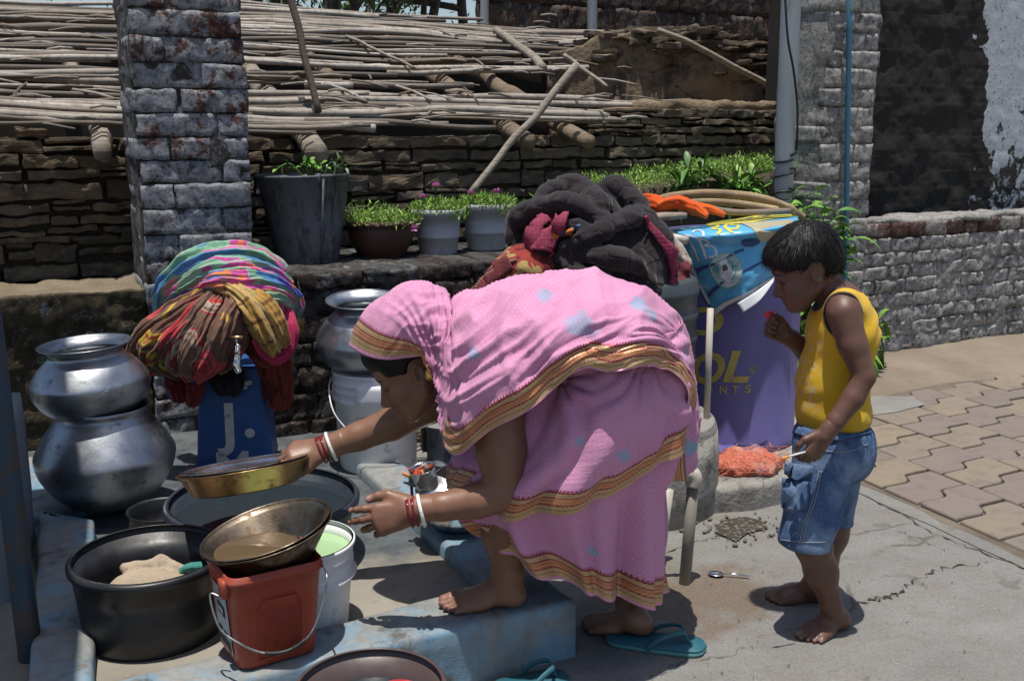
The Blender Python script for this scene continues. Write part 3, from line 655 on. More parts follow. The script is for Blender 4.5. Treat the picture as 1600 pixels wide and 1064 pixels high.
rod('branch', 'thick broken pole lying up the roof slope at its torn right end', 'branch', wx(*roofp(850, 118), 0) + np.array((0, 0, roofz(roofp(850, 118)[1]) + .05)), wx(*roofp(775, 60), 0) + np.array((0, 0, roofz(roofp(775, 60)[1]) + .06)), .030, .026, MAT['grey_log'])

# house wall of dark brick further back
bH = 3.6; s0_, s1_ = Wp(762, 50, bH)[0], Wp(1300, 50, bH)[0] + .6
brick_wall('house_wall', 'tall dark brick house wall rising behind the ruined gable', s0_, s1_, bH, bH + .25, .6, 3.7, .20, .42, MAT['brick_house'], MAT['mortar_black'], 55, 'wall', .02, .014, lump=.02)
rod('drainpipe', 'grey drainpipe at the left corner of the dark brick house wall', 'pipe', wq(757, 240, bH - .1), wq(757, -60, bH - .1), .035, .035, MAT['pole'], wob=0)
rod('drainpipe', 'pale grey pipe end on the dark house wall above the roof', 'pipe', wq(925, 60, bH - .1), wq(925, -60, bH - .1), .045, .045, MAT['pole'], wob=0)

# utility pole, cable, blue pipe
bP = -.22; up = thing('utility_pole', 'grey round utility pole with a black cable, left of the whitewashed pillar', 'pole', (*wq(1220, 330, bP)[:2], 0))
a, b = wq(1222, 330, bP), wq(1238, -40, bP); dv = (b - a) / (b[2] - a[2]); rP = 15.2 * mpp(1230, 150, a[1])
pts = [a + dv * (z - a[2]) for z in np.linspace(0, 3.2, 12)]; mk('shaft', *tube(pts, rP, 24), MAT['pole'], up)
def onpole(z, ang, r=1.12): c = a + dv * (z - a[2]); return c + rP * r * np.array((math.cos(ang), math.sin(ang), 0))
cb = MB()
cp = [wq(1226, -20, bP - .08), wq(1231, 60, bP - .09), wq(1240, 110, bP - .09), wq(1246, 170, bP - .07), wq(1245, 235, bP - .05)]
cb.add(*tube(crom(cp, 40), .006, 7))
for zz, t0 in ((Wp(1226, 243, bP)[1], 0), (Wp(1226, 268, bP)[1], 1), (Wp(1226, 298, bP)[1], 2)):
    pts = [onpole(zz + .018 * math.sin(t * 6.28 + t0) - .02 * t, t * 6.6 - 1.2) for t in np.linspace(0, 1, 30)]; cb.add(*tube(pts, .006, 6))
cb.add(*tube(crom([wq(1212, 262, bP - .07), wq(1208, 280, bP - .08), wq(1211, 305, bP - .08), wq(1228, 312, bP - .09), wq(1240, 300, bP - .06)], 24), .005, 6))
mkb('cable', cb, MAT['black'], up)
pb = -.11; wp_ = thing('water_pipe', 'thin upright blue water pipe with a pale coupling, in front of the whitewashed pillar', 'pipe', (*wq(1322, 356, pb)[:2], 0))
a_, b__ = wq(1322, 356, pb), wq(1328, -30, pb); dvp = (b__ - a_) / (b__[2] - a_[2])
mk('pipe', *tube([a_ + dvp * (z - a_[2]) for z in np.linspace(0, 2.2, 8)], 4.3 * mpp(1325, 200, a_[1]), 14), MAT['pipe_blue'], wp_)
zc0 = Wp(1328, 17, pb)[1]; mk('coupling', *tube([a_ + dvp * (z - a_[2]) for z in (zc0, zc0 + .008, zc0 + .10, zc0 + .11)], [.014, .021, .021, .016], 14), MAT['pipe_cap'], wp_)

# trees beyond the roof
def tree(x, D, r0, label, seed, lean=0):
    rr = random.Random(seed); base = P(x, 10, D); o = thing('tree', label, 'tree', (base[0], D, 0), 'trees beyond the reed roof'); tb, lf = MB(), MB()
    def br(p, d, L, r, dep):
        m = 7; pts = [p]; 
        for k in range(m):
            d = d + np.array([rr.gauss(0, .13) for _ in range(3)]) + np.array((0, 0, .02)); d /= np.linalg.norm(d); pts.append(pts[-1] + d * L / m)
        tb.add(*tube(pts, np.linspace(r, r * .55, m + 1), 7 if dep < 2 else 4))
        if dep >= 2:
            for q in pts[2:]:
                for _ in range(9):
                    c = q + np.array([rr.gauss(0, .22) for _ in range(3)]); s = rr.uniform(.04, .10); a_ = np.array([rr.gauss(0, 1) for _ in range(3)]); a_ /= np.linalg.norm(a_); b_2 = np.cross(a_, (0.3, .1, 1)); b_2 /= np.linalg.norm(b_2) + 1e-9
                    lf.add([c - a_ * s, c + b_2 * s * .4, c + a_ * s, c - b_2 * s * .4], [(0, 1, 2, 3)])
        if dep < 3:
            for k in range(3 if dep else 5):
                i = rr.randint(3, m); dd = d * .5 + np.array([rr.gauss(0, .8), rr.gauss(0, .8), rr.gauss(.05, .35)]); dd /= np.linalg.norm(dd); br(pts[i], dd, L * rr.uniform(.45, .7), r * .5, dep + 1)
    br(np.array((base[0], D, 0.)), np.array((lean, 0, 1.)), 4.6, r0, 0)
    mkb('trunk', tb, MAT['bark'], o); mkb('crown', lf, MAT['leaf_tree'], o, smooth=False)
for k, (x, D, r0, lab, ln_) in enumerate([(468, 13, .13, 'dark bare trunked tree just right of the leaning stick beyond the roof', 0), (508, 14, .10, 'straight dark trunk second from the stick beyond the roof', .02),
        (548, 13.5, .12, 'leaning forked tree in the middle of the sky gap beyond the roof', -.1), (602, 16, .11, 'tree with thin twigs right of the forked tree beyond the roof', .06), (655, 15, .10, 'tree with a long low branch near the drainpipe', .16), (400, 17, .12, 'leafy green tree beside the limewashed pillar top', 0), (720, 18, .12, 'leafy tree at the right end of the sky gap beside the drainpipe', -.05)]):
    tree(x, D, r0, lab, 60 + k, ln_)
def bush(name, x0, x1, D, zlo, zhi, n, label, seed, s=(.08, .2)):
    rr = random.Random(seed); lf = MB(); a, b = P(x0, 10, D), P(x1, 10, D)
    for i in range(n):
        t = rr.random(); c = np.array((a[0] + (b[0] - a[0]) * t, D + rr.gauss(0, .8), zlo + (zhi - zlo) * rr.random() * (.6 + .4 * vn(np.array((t * 5, seed, 0.)))))); q = rr.uniform(*s); u_ = np.array([rr.gauss(0, 1) for _ in range(3)]); u_ /= np.linalg.norm(u_); v_ = np.cross(u_, (.2, .9, .3)); v_ /= np.linalg.norm(v_) + 1e-9
        lf.add([c - u_ * q, c + v_ * q * .45, c + u_ * q, c - v_ * q * .45], [(0, 1, 2, 3)])
    return tag(mkb(name, lf, MAT['leaf_tree'], smooth=False, loc=(float(a[0] + b[0]) / 2, D, 0)), label, 'foliage', None, 'stuff')
bush('distant_wood', 330, 800, 24, .5, 3.9, 2600, 'green woodland far behind the reed roof', 3)

# off to the left: porch post and plinth with the tin awning they carry (its edge shades the left side)
pst = thing('porch_post', 'leaning rusty blue metal post at the left edge of the photo', 'post', (*G(48, 975, .0)[:2], 0))
def m_rustblue():
    t = T('rusty_blue_paint'); n = t.noise(16, 7, .72); c = t.mix(t.step(n, .46, .60), (.017, .045, .07), (.06, .042, .032)); t.bump(n, .4, .004); return t.set(Base_Color=c, Roughness=.6)
p0 = P(40, 960, 2.30); p1 = P(-14, 520, 2.38); dv0 = p1 - p0; mk('post', *tube([p0 - dv0 * .35, p0, p1, p0 + dv0 * 2.2], .028, 16), m_rustblue(), pst)
q0 = G(45, 985, .0); V, Fc = rbox((-1.70, 2.74, .29), (.28, .24, .31), .02, (10, 10, 10), .006, 9, rot('Z', -.30))
pl_ = mk('plinth', V, Fc, pm('whitewashed_block', (.15, .17, .19), (.22, .24, .26), 5, .85, bump=.5, bs=40, c3=(.12, .12, .115), m3=(7, .52, .68)), loc=(-1.70, 2.74, 0)); tag(pl_, 'whitish plastered block behind the rusty blue post at the left edge', 'block')

# tin awning the post carries, above the left edge: its edge casts the shade on the left kerb and pots
l1, l2 = G(121, 1064, .18), G(139, 830, .18); ts = np.array(tosun) * ((2.35 - .18) / tosun[2]); ldir = unit_ = (l2 - l1) / np.linalg.norm(l2 - l1); lside = np.array((-ldir[1], ldir[0], 0))
a0 = l1 + ts - ldir * 1.3; nu, nv = 90, 60; U, Vv_ = np.meshgrid(np.linspace(0, 2.75, nu), np.linspace(0, 2.0, nv), indexing='ij')
aw_ = a0 + U[..., None] * ldir + Vv_[..., None] * lside + (.012 * np.sin(U * 70) + .03 * Vv_)[..., None] * np.array((0, 0, 1.)); V, Fc = solid(aw_.reshape(-1, 3), gridf(nu, nv), .002)
tag(mk('tin_awning', V, Fc, MAT['pole'], loc=tuple(a0)), 'corrugated tin awning overhead at the left, carried by the rusty blue post', 'awning')
# ================================================================== implicit surfaces -> one continuous mesh
class Fld:
    def __init__(s, lo, hi, h):
        s.lo = np.array(lo, dtype=np.float64); s.h = h; s.n = np.ceil((np.array(hi) - s.lo) / h).astype(int) + 1
        s.f = np.full(s.n, .06, np.float32)
    def win(s, lo, hi):
        a = np.clip(np.floor((np.array(lo) - s.lo) / s.h).astype(int), 0, s.n - 1); b = np.clip(np.ceil((np.array(hi) - s.lo) / s.h).astype(int) + 1, 1, s.n)
        if (b <= a).any(): return None, None
        g = np.meshgrid(*[(s.lo[k] + np.arange(a[k], b[k]) * s.h).astype(np.float32) for k in range(3)], indexing='ij')
        return tuple(slice(a[k], b[k]) for k in range(3)), np.stack(g, -1)
    def put(s, sl, d, k, mode='u'):
        f = s.f[sl]
        if mode == 'u':
            if k > 0: hh = np.maximum(k - np.abs(f - d), 0) / k; r = np.minimum(f, d) - hh * hh * k * .25
            else: r = np.minimum(f, d)
        else:
            d = -d
            if k > 0: hh = np.maximum(k - np.abs(f - d), 0) / k; r = np.maximum(f, d) + hh * hh * k * .25
            else: r = np.maximum(f, d)
        s.f[sl] = r
    def cone(s, a, b, ra, rb, k=.02, mode='u', ax=None, q=1.0):
        a, b = np.array(a, float), np.array(b, float); m = max(ra, rb) + k + .012
        sl, p = s.win(np.minimum(a, b) - m, np.maximum(a, b) + m)
        if sl is None: return
        ab = (b - a).astype(np.float32); t = np.clip(((p - a.astype(np.float32)) @ ab) / max(float(ab @ ab), 1e-12), 0, 1)
        d = p - (a.astype(np.float32) + t[..., None] * ab)
        if ax is not None: axv = np.array(ax, np.float32); axv /= np.linalg.norm(axv); d = d + (d @ axv)[..., None] * axv * (q - 1)
        s.put(sl, np.sqrt((d * d).sum(-1)) - (ra + (rb - ra) * t), k, mode)
    def ell(s, c, r, B=None, k=.02, mode='u'):
        c = np.array(c, float); r = np.array(r, np.float32); m = max(r) + k + .012; sl, p = s.win(c - m, c + m)
        if sl is None: return
        p = p - c.astype(np.float32)
        if B is not None: p = p @ np.array(B, np.float32).T
        k0 = np.sqrt(((p / r) ** 2).sum(-1)); k1 = np.sqrt(((p / (r * r)) ** 2).sum(-1)) + 1e-6
        s.put(sl, k0 * (k0 - 1) / k1, k, mode)
    def half(s, pt, n, k=0.):
        """cut away the side the normal points to"""
        n = np.array(n, np.float32); n /= np.linalg.norm(n); sl, p = s.win(s.lo, s.lo + s.n * s.h)
        s.put(sl, -((p - np.array(pt, np.float32)) @ n), k, 'c')
    def warp(s, fn):
        sl, p = s.win(s.lo, s.lo + s.n * s.h); m = np.abs(s.f) < .05; s.f[m] += fn(p[m]).astype(np.float32)
    def mesh(s):
        f = s.f; f[0], f[-1], f[:, 0], f[:, -1], f[..., 0], f[..., -1] = (.06,) * 6
        ins = f < 0; c = f[:-1, :-1, :-1]; corners = [(i, j, k) for i in (0, 1) for j in (0, 1) for k in (0, 1)]
        n = np.array(c.shape); sh = lambda a, o: a[o[0]:o[0] + n[0], o[1]:o[1] + n[1], o[2]:o[2] + n[2]]
        cnt = sum(sh(ins, o).astype(np.int8) for o in corners); act = (cnt > 0) & (cnt < 8); idx = np.argwhere(act)
        vid = np.full(c.shape, -1, np.int64); vid[act] = np.arange(len(idx)); acc = np.zeros((len(idx), 3)); w_ = np.zeros(len(idx))
        val = {o: f[idx[:, 0] + o[0], idx[:, 1] + o[1], idx[:, 2] + o[2]] for o in corners}
        for a in corners:
            for ax in range(3):
                if a[ax] == 0:
                    b = list(a); b[ax] = 1; b = tuple(b); va, vb = val[a], val[b]; cr = (va < 0) != (vb < 0); t = np.where(cr, va / np.where(cr, va - vb, 1), 0)
                    p = np.tile(np.array(a, float), (len(idx), 1)); p[:, ax] += t; acc += p * cr[:, None]; w_ += cr
        V = s.lo + (idx + acc / w_[:, None]) * s.h; Fc = []
        for ax in range(3):
            u, v = [(1, 2), (2, 0), (0, 1)][ax]; a = ins; sl0 = [slice(1, -1)] * 3; sl1 = [slice(1, -1)] * 3; sl0[ax] = slice(0, -1); sl1[ax] = slice(1, None)
            A_, B2 = a[tuple(sl0)], a[tuple(sl1)]
            for fl_, m in ((0, A_ & ~B2), (1, ~A_ & B2)):
                e = np.argwhere(m); 
                if not len(e): continue
                e = e + 1; e[:, ax] -= 1; q = []
                for du, dv in ((0, 0), (1, 0), (1, 1), (0, 1)):
                    g = e.copy(); g[:, u] -= du; g[:, v] -= dv; q.append(vid[g[:, 0], g[:, 1], g[:, 2]])
                q = np.stack(q, 1); Fc.append(q[:, ::-1] if fl_ else q)
        return V, np.concatenate(Fc)
def smoothv(V, Fc, it=2, lam=.5):
    Q = np.asarray(Fc); 
    for _ in range(it):
        S = np.zeros_like(V); n = np.zeros(len(V))
        for a, b in ((0, 1), (1, 2), (2, 3), (3, 0)):
            np.add.at(S, Q[:, a], V[Q[:, b]]); np.add.at(S, Q[:, b], V[Q[:, a]]); np.add.at(n, Q[:, a], 1); np.add.at(n, Q[:, b], 1)
        V = V + lam * (S / np.maximum(n, 1)[:, None] - V)
    return V

# ================================================================== materials of the things
def m_metal(name, a, b, rough=.32, dirt=(.10, .09, .08), dl=.6, sc=(1, 1, 1), bump=.08, metal=1.0, streak=None):
    t = T(name); n = t.noise(6, 6, .65, sc); n2 = t.noise(22, 6, .7, sc); n3 = t.noise(70, 3, .6, streak or (1, 1, 6))
    c = t.mix(t.step(n, .35, .65), a, b); d = t.step(n2, dl, dl + .14, 0, .75); c = t.mix(d, c, dirt)
    r = t.math('ADD', t.step(n, .3, .7, rough - .07, rough + .10), t.math('MULTIPLY', d, .3)); r = t.math('ADD', r, t.step(n3, .4, .7, 0, .07))
    t.bump(n3, bump, .002).bump(n, .12, .01); return t.set(Base_Color=c, Roughness=r, Metallic=metal)
MAT.update(
    alu=m_metal('dull_aluminium', (.29, .305, .33), (.42, .44, .47), .36, (.12, .115, .11), .56), steel=m_metal('bright_steel', (.58, .60, .62), (.70, .71, .72), .20, (.3, .3, .3), .66),
    brass=m_metal('worn_brass', (.36, .23, .12), (.52, .34, .17), .30, (.12, .07, .04), .54), brass_dark=m_metal('stained_brass', (.19, .15, .112), (.28, .22, .155), .30, (.065, .045, .035), .46),
    chrome=m_metal('chrome', (.6, .61, .62), (.7, .7, .7), .12, (.3, .3, .3), .7), tin=m_metal('weathered_tin', (.10, .112, .128), (.175, .19, .21), .55, (.055, .05, .045), .47, (1, 1, .35), .3, .55),
    tub_black=pm('black_plastic', (.010, .011, .013), (.018, .019, .022), 6, .42, bump=.05, c3=(.05, .05, .05), m3=(9, .62, .75)), tub_blue=pm('dark_blue_plastic', (.016, .021, .030), (.026, .033, .045), 6, .38, bump=.05, c3=(.06, .065, .07), m3=(9, .62, .75)),
    tub_brown=pm('brown_plastic', (.072, .05, .048), (.09, .064, .06), 6, .4, bump=.05), red_plastic=pm('brick_red_plastic', (.30, .045, .022), (.37, .06, .028), 7, .5, bump=.06, c3=(.20, .06, .04), m3=(9, .58, .72)),
    white_plastic=pm('scuffed_white_plastic', (.70, .71, .74), (.80, .80, .82), 5, .5, bump=.06, c3=(.30, .29, .28), m3=(9, .58, .72)),
    terracotta=pm('brown_glazed_clay', (.055, .022, .016), (.08, .032, .022), 6, .55, bump=.15, c3=(.06, .03, .025), m3=(8, .55, .7)), grey_plastic=pm('grey_plastic_pot', (.36, .37, .39), (.44, .45, .47), 5, .55, bump=.06, c3=(.17, .16, .15), m3=(8, .58, .72)),
    soil=pm('soil', (.05, .035, .025), (.10, .075, .05), 25, .95, bump=.8, bs=40, bd=.01), wire=pm('steel_wire', (.35, .35, .36), (.45, .45, .45), 30, .4, 1.0, bump=0), pvc=pm('pvc', (.42, .39, .33), (.52, .49, .43), 5, .5, bump=.1, sc=(1, 1, .3), c3=(.25, .21, .16), m3=(7, .55, .7)),
    tank=pm('dark_grey_tank', (.035, .045, .052), (.05, .062, .07), 4, .5, bump=.1), pedestal=pm('rough_concrete', (.20, .19, .17), (.32, .30, .27), 4, .9, bump=.7, bs=35, bd=.015, c3=(.10, .095, .085), m3=(7, .52, .66)),
    cyan=pm('cyan_rubber', (.012, .085, .115), (.022, .12, .15), 8, .6, bump=.2, bs=90), cyan_pale=pm('worn_cyan_rubber', (.06, .19, .20), (.10, .25, .25), 8, .7, bump=.2, bs=90),
    white_paint=pm('white_lettering', (.50, .50, .47), (.60, .60, .57), 12, .7, bump=.2, c3=(.08, .14, .26), m3=(20, .58, .72)), dark_print=pm('dark_print', (.02, .02, .025), (.035, .035, .04), 8, .6), green_print=pm('green_print', (.08, .28, .07), (.12, .36, .10), 9, .6, bump=0),
)
def m_water(name, c, rough=.06, alpha=None):
    t = T(name); n = t.noise(14, 3, .5); t.bump(n, .12, .01); return t.set(Base_Color=c, Roughness=rough, IOR=1.33, Specular_IOR_Level=.6)
MAT['water_dark'] = m_water('soapy_grey_water', (.022, .030, .037)); MAT['water_green'] = m_water('green_water', (.32, .48, .26), .12); MAT['water_brown'] = m_water('brown_water', (.10, .068, .04))
def m_bluepost():
    t = T('blue_gloss_paint'); n = t.noise(6, 6, .65); n2 = t.noise(30, 5, .7); c = t.mix(t.step(n, .35, .65), (.013, .065, .22), (.020, .09, .28)); c = t.mix(t.step(n2, .62, .72, 0, .8), c, (.05, .06, .08))
    t.bump(t.noise(60, 4, .6, (1, 1, .2)), .3, .004); return t.set(Base_Color=c, Roughness=.5)
MAT['blue_post'] = m_bluepost()

def thick(prof, t):
    """closed wall profile from an outer profile listed bottom to top"""
    pr = np.array(prof, dtype=float); inner = pr.copy(); inner[:, 0] = np.maximum(inner[:, 0] - t, .0015); inner[:, 1] = np.maximum(inner[:, 1], pr[0, 1] + t)
    return np.concatenate([pr, inner[::-1]])
def roll(r, z, t, n=7):
    """rolled rim: half circle outward"""
    return [(r + t * math.sin(a) , z - t * math.cos(a)) for a in np.linspace(0, math.pi, n)]
def rim_at(x, y, rp, z): p = G(x, y, z); d = (z - H) / ray(x, y)[2]; return p, rp * d / F
def vessel(name, label, cat, base, prof, mat, wall=.003, n=56, dent=0, seed=0, tilt=None, group=None):
    return tag(mk(name, *lathe(thick(prof, wall), base, n, dent, seed, tilt), mat, loc=tuple(base)), label, cat, group)
def spl(prof, n=30): return crom(np.array(prof, dtype=float), n)

# ---- stacked steel pots, left
cp_ = G(163, 792, .155) + np.array((0, .05, 0)); k_ = mpp(163, 790, cp_[1])
R1 = 104 * k_; pr = np.concatenate([spl([(.02, .006), (.45*R1, .0), (.74*R1, .045), (.94*R1, .115), (R1, .165)], 14), spl([(R1, .17), (.985*R1, .185), (.86*R1, .235), (.70*R1, .285), (.62*R1, .305)], 12), [(.61*R1, .32), (.66*R1, .335)]])
vessel('water_pot', 'big dull aluminium water pot at the bottom of the stack by the left wall', 'pot', cp_, pr, MAT['alu'], .004, 72, .006, 3)
R2 = 86 * k_; c2 = cp_ + np.array((-.025, 0, .305)); pr = np.concatenate([spl([(.02, .004), (.5*R2, 0), (.80*R2, .03), (.97*R2, .075), (R2, .11)], 14), spl([(R2, .113), (.985*R2, .125), (.84*R2, .165), (.64*R2, .20)], 10), spl([(.62*R2, .205), (.62*R2, .215), (.70*R2, .232), (.775*R2, .238), (.78*R2, .241)], 8)])
vessel('water_pot', 'smaller flared aluminium water pot on top of the stack by the left wall', 'pot', c2, pr, MAT['alu'], .004, 72, .005, 8, rot('Y', -.05) @ rot('X', .02))

# ---- white bucket with a pot on it
cb_ = G(590, 728, ZF) + np.array((0, .03, 0)); kb = mpp(590, 720, cb_[1]); Rb = 67 * kb; hb = .50 - ZF
wb = thing('paint_bucket', 'tall white plastic bucket with a steel pot standing on it, behind the bending woman', 'bucket', cb_)
pr = [(.0, .0), (.86*Rb, .0), (.88*Rb, .008), (.955*Rb, hb*.70), (1.0*Rb, hb*.705), (1.0*Rb, hb*.745), (.965*Rb, hb*.75), (.97*Rb, hb*.80), (1.01*Rb, hb*.805), (1.01*Rb, hb*.83), (.975*Rb, hb*.835), (.98*Rb, hb*.88), (1.015*Rb, hb*.885), (1.015*Rb, hb*.91), (.98*Rb, hb*.915), (.985*Rb, hb*.97), (1.01*Rb, hb*.975), (1.01*Rb, hb)]
mk('body', *lathe(thick(pr, .004), cb_, 56), MAT['white_plastic'], wb)
ps = crom([P(517, 588, cb_[1] - .02), P(514, 610, cb_[1] - .10), P(520, 640, cb_[1] - .16), P(535, 663, cb_[1] - Rb - .01), P(565, 690, cb_[1] - Rb - .03), P(610, 690, cb_[1] - Rb - .03), P(650, 660, cb_[1] - Rb + .05), P(662, 590, cb_[1] - .02)], 40); mk('handle', *tube(ps, .0028, 6), MAT['white_plastic'], wb)
mk('lug', *rbox(cb_ + np.array((.02, -Rb * 1.0, hb * .82)), (.075, .012, hb * .10), .006, (6, 3, 4), basis=rot('Z', .1)), MAT['white_plastic'], wb)
Rp = 74 * kb; cpt = cb_ + np.array((-.035, 0, hb + .001)); pr = np.concatenate([spl([(.02, .004), (.55*Rp, 0), (.84*Rp, .035), (.98*Rp, .085), (Rp, .115)], 14), spl([(Rp, .118), (.97*Rp, .135), (.80*Rp, .185), (.62*Rp, .215), (.58*Rp, .228)], 10), spl([(.58*Rp, .235), (.64*Rp, .25), (.76*Rp, .262), (.77*Rp, .266)], 8)])
vessel('water_pot', 'aluminium water pot with a flared rim standing on the tall white bucket', 'pot', cpt, pr, MAT['alu'], .004, 72, .004, 5, rot('X', .10))

# ---- tubs
def tub(name, label, c, Rr, h, mat, taper=.82, water=None, wz=.6, lip=.016, parts=True):
    o = thing(name, label, 'tub', c); pr = [(0, .0), (Rr * taper * .96, .0), (Rr * taper, .012)] + [(Rr * (taper + (.955 - taper) * t), .012 + (h - .03) * t) for t in (.3, .6, 1.0)] + [(Rr * .965, h - lip * 1.3), (Rr * 1.0, h - lip * 1.2), (Rr * 1.005, h - lip * .5), (Rr * .99, h - .002), (Rr * .965, h)]
    mk('body', *lathe(thick(pr, .007), c, 96), mat, o)
    if water:
        rw = Rr * (taper + (.955 - taper) * wz) - .006; V, Fc = ring_poly((0, 0), .001, rw, 64); mk('water', np.column_stack([V, np.full(len(V), h * wz)]) + c, Fc, water, o)
    return o
pc, Rr = rim_at(233, 863, 121, .335); blk = np.array((pc[0], pc[1], ZF)); RBK = Rr
tub('wash_tub', 'large black plastic wash tub holding beige cloth, next to the red bucket', blk, Rr, .335 - ZF, MAT['tub_black'], .86)
pc, Rr = rim_at(411, 775, 149, .315); blu = np.array((pc[0], pc[1], ZF))
tub('wash_tub', 'wide dark blue plastic tub filled with grey water, under the held plate', blu, Rr, .315 - ZF, MAT['tub_blue'], .82, MAT['water_dark'], .80, .02)
pc, Rr = rim_at(578, 1070, 121, .24); brn = np.array((pc[0], pc[1], .006))
ob = tub('wash_tub', 'brown plastic tub cut off by the bottom edge of the photo', brn, Rr, .234, MAT['tub_brown'], .84, MAT['water_dark'], .72, .014)
mk('handle_lug', *rbox(brn + np.array((Rr * 1.0, -.01, .205)), (.010, .02, .03), .006, (3, 4, 4)), MAT['white_plastic'], ob)
rm = G(622, 1112, .19); pr = [(.0, 0), (.042, 0), (.050, .075), (.055, .078), (.055, .084)]; vessel('mug', 'red plastic mug floating in the brown tub', 'mug', rm + np.array((0, 0, -.04)), pr, pm('red_mug', (.45, .02, .03), (.5, .03, .04), 5, .4, bump=0), .003, 32, tilt=rot('Y', .2))
# dark pot in the shadow behind the tubs
pc, Rr = rim_at(243, 782, 52, .27); vessel('pan', 'sooty dark pan in the shadow between the stacked pots and the blue tub', 'pan', np.array((pc[0], pc[1] + .05, ZF)), [(0, 0), (.8*Rr, 0), (Rr, .06), (Rr, .10), (1.05*Rr, .105)], MAT['tub_black'], .004, 40)

# ---- red square bucket
FL, FR = G(377, 1052, ZK)[:2], G(496, 1019, ZK)[:2]; ev = FR - FL; el = np.linalg.norm(ev); ev /= el; pv_ = np.array((-ev[1], ev[0])); cen = (FL + FR) / 2 + pv_ * el * .5
rb_o = np.array((*cen, ZK + .003)); rbk = thing('square_bucket', 'square brick red plastic bucket under the tilted brass bowls', 'bucket', rb_o)
hR = (P(500, 868, FR[1] + .02)[2]) - ZK
def rsq(h, r, n=6):
    out = []
    for q in range(4):
        cx, cy = [(1, -1), (1, 1), (-1, 1), (-1, -1)][q]
        for a in np.linspace(0, math.pi / 2, n): aa = a + (q - 1) * math.pi / 2; out.append((cx * (h - r) + r * math.cos(aa), cy * (h - r) + r * math.sin(aa)))
    return np.array(out)
e3 = np.array((*ev, 0)); p3 = np.array((*pv_, 0)); hw_ = el / 2 * 1.02
lev = [(.0, .6, .0), (.90, 1, 0), (1.0, 1, .008)]
Vs = []; sect = [(hw_*.3, 0), (hw_ * .94, 0), (hw_, .006), (hw_ * 1.05, hR * .3), (hw_ * 1.10, hR * .6), (hw_ * 1.165, hR * .90), (hw_ * 1.215, hR * .905), (hw_ * 1.225, hR * .955), (hw_ * 1.19, hR * .96), (hw_ * 1.20, hR), (hw_ * 1.17, hR), (hw_ * 1.10, hR * .55), (hw_ * .97, .012), (hw_ * .3, .012)]
for h_, z in sect: q = rsq(h_, min(.028, h_ * .5)); Vs.append(rb_o + q[:, :1] * e3 + q[:, 1:] * p3 + np.array((0, 0, z)))
n = len(Vs[0]); V = np.concatenate(Vs); Fc = [(k*n+j, k*n+(j+1) % n, (k+1)*n+(j+1) % n, (k+1)*n+j) for k in range(len(sect) - 1) for j in range(n)] + [tuple(range(n))[::-1]]
mk('body', V, Fc, MAT['red_plastic'], rbk)
def face(u, v, off=0, side=0):    # u -1..1 along, v 0..1 up the front (or left) face
    hh = hw_ * (1 + .165 * v / .9) + off
    return rb_o + (e3 * u * hw_ - p3 * hh if side == 0 else -e3 * hh - p3 * u * hw_) + np.array((0, 0, v * hR))
pb_ = MB()
for i in range(17): u = -.42 + i * .058; pb_.add(*tube([face(u, .12, .001), face(u * 1.0, .60 - .0 * i, .0005)], .0013, 6))
fr = [(-.52, .08), (.58, .08), (.58, .62), (.42, .70), (-.36, .70), (-.52, .62)]
pb_.add(*tube([face(u, v, .001) for u, v in fr + fr[:1]], .0018, 6)); mk('panel_ribs', *pb_.data(), MAT['red_plastic'], rbk)
lab = MB(); nu = 5
V, Fc = [], gridf(nu, 9); V = [face(-.55 + 1.15 * i / 4, .10 + .66 * j / 8, .0022, 1) for i in range(5) for j in range(9)]; mk('label', V, Fc, pm('paper_label', (.42, .42, .43), (.55, .55, .55), 9, .7, c3=(.25, .25, .26), m3=(9, .5, .6)), rbk)
pm_ = MB()
for (u0, u1, v0, v1) in ((-.25, .35, .46, .58), (-.5, .5, .12, .22), (-.4, -.1, .25, .30), (.05, .4, .26, .3)):
    m = [face(u, v, .0034, 1) for u, v in ((u0, v0), (u1, v0), (u1, v1), (u0, v1))]; pm_.add(m, [(0, 1, 2, 3)])
mk('print', *pm_.data(), MAT['dark_print'], rbk, smooth=False)
V2, F2 = text_tris('H:N', hR * .085, bold=.001); V2 = V2 - V2.mean(0); mk('lettering', [face(x / hw_ + .05, .52 + y / hR, .0046, 1) for x, y in V2], F2, MAT['white_plastic'], rbk, smooth=False)
ea = rb_o - e3 * hw_ * 1.2 - p3 * hw_ * .75 + np.array((0, 0, hR * .86)); eb = rb_o + e3 * hw_ * 1.24 - p3 * hw_ * .2 + np.array((0, 0, hR * .90))
lg = MB(); lg.add(*rbox(ea, (.012, .018, .022), .006, (3, 3, 3), basis=np.array([e3, p3, (0, 0, 1)]))); lg.add(*rbox(eb, (.008, .014, .016), .005, (3, 3, 3), basis=np.array([e3, p3, (0, 0, 1)]))); mk('lugs', *lg.data(), MAT['red_plastic'], rbk)
Dh = FL[1] - .03
hp = crom([ea + np.array((-.006, -.02, -.01)), P(328, 930, Dh + .02), P(343, 980, Dh), P(375, 1005, Dh - .01), P(415, 1020, Dh - .005), P(455, 1014, Dh + .01), P(488, 985, Dh + .03), P(507, 930, Dh + .06), P(510, 895, Dh + .08), eb + np.array((.012, -.01, -.005))], 60)
mk('grip', *tube(hp[26:38], .0045, 8), MAT['black'], mk('handle', *tube(hp, .0026, 7), MAT['wire'], rbk))

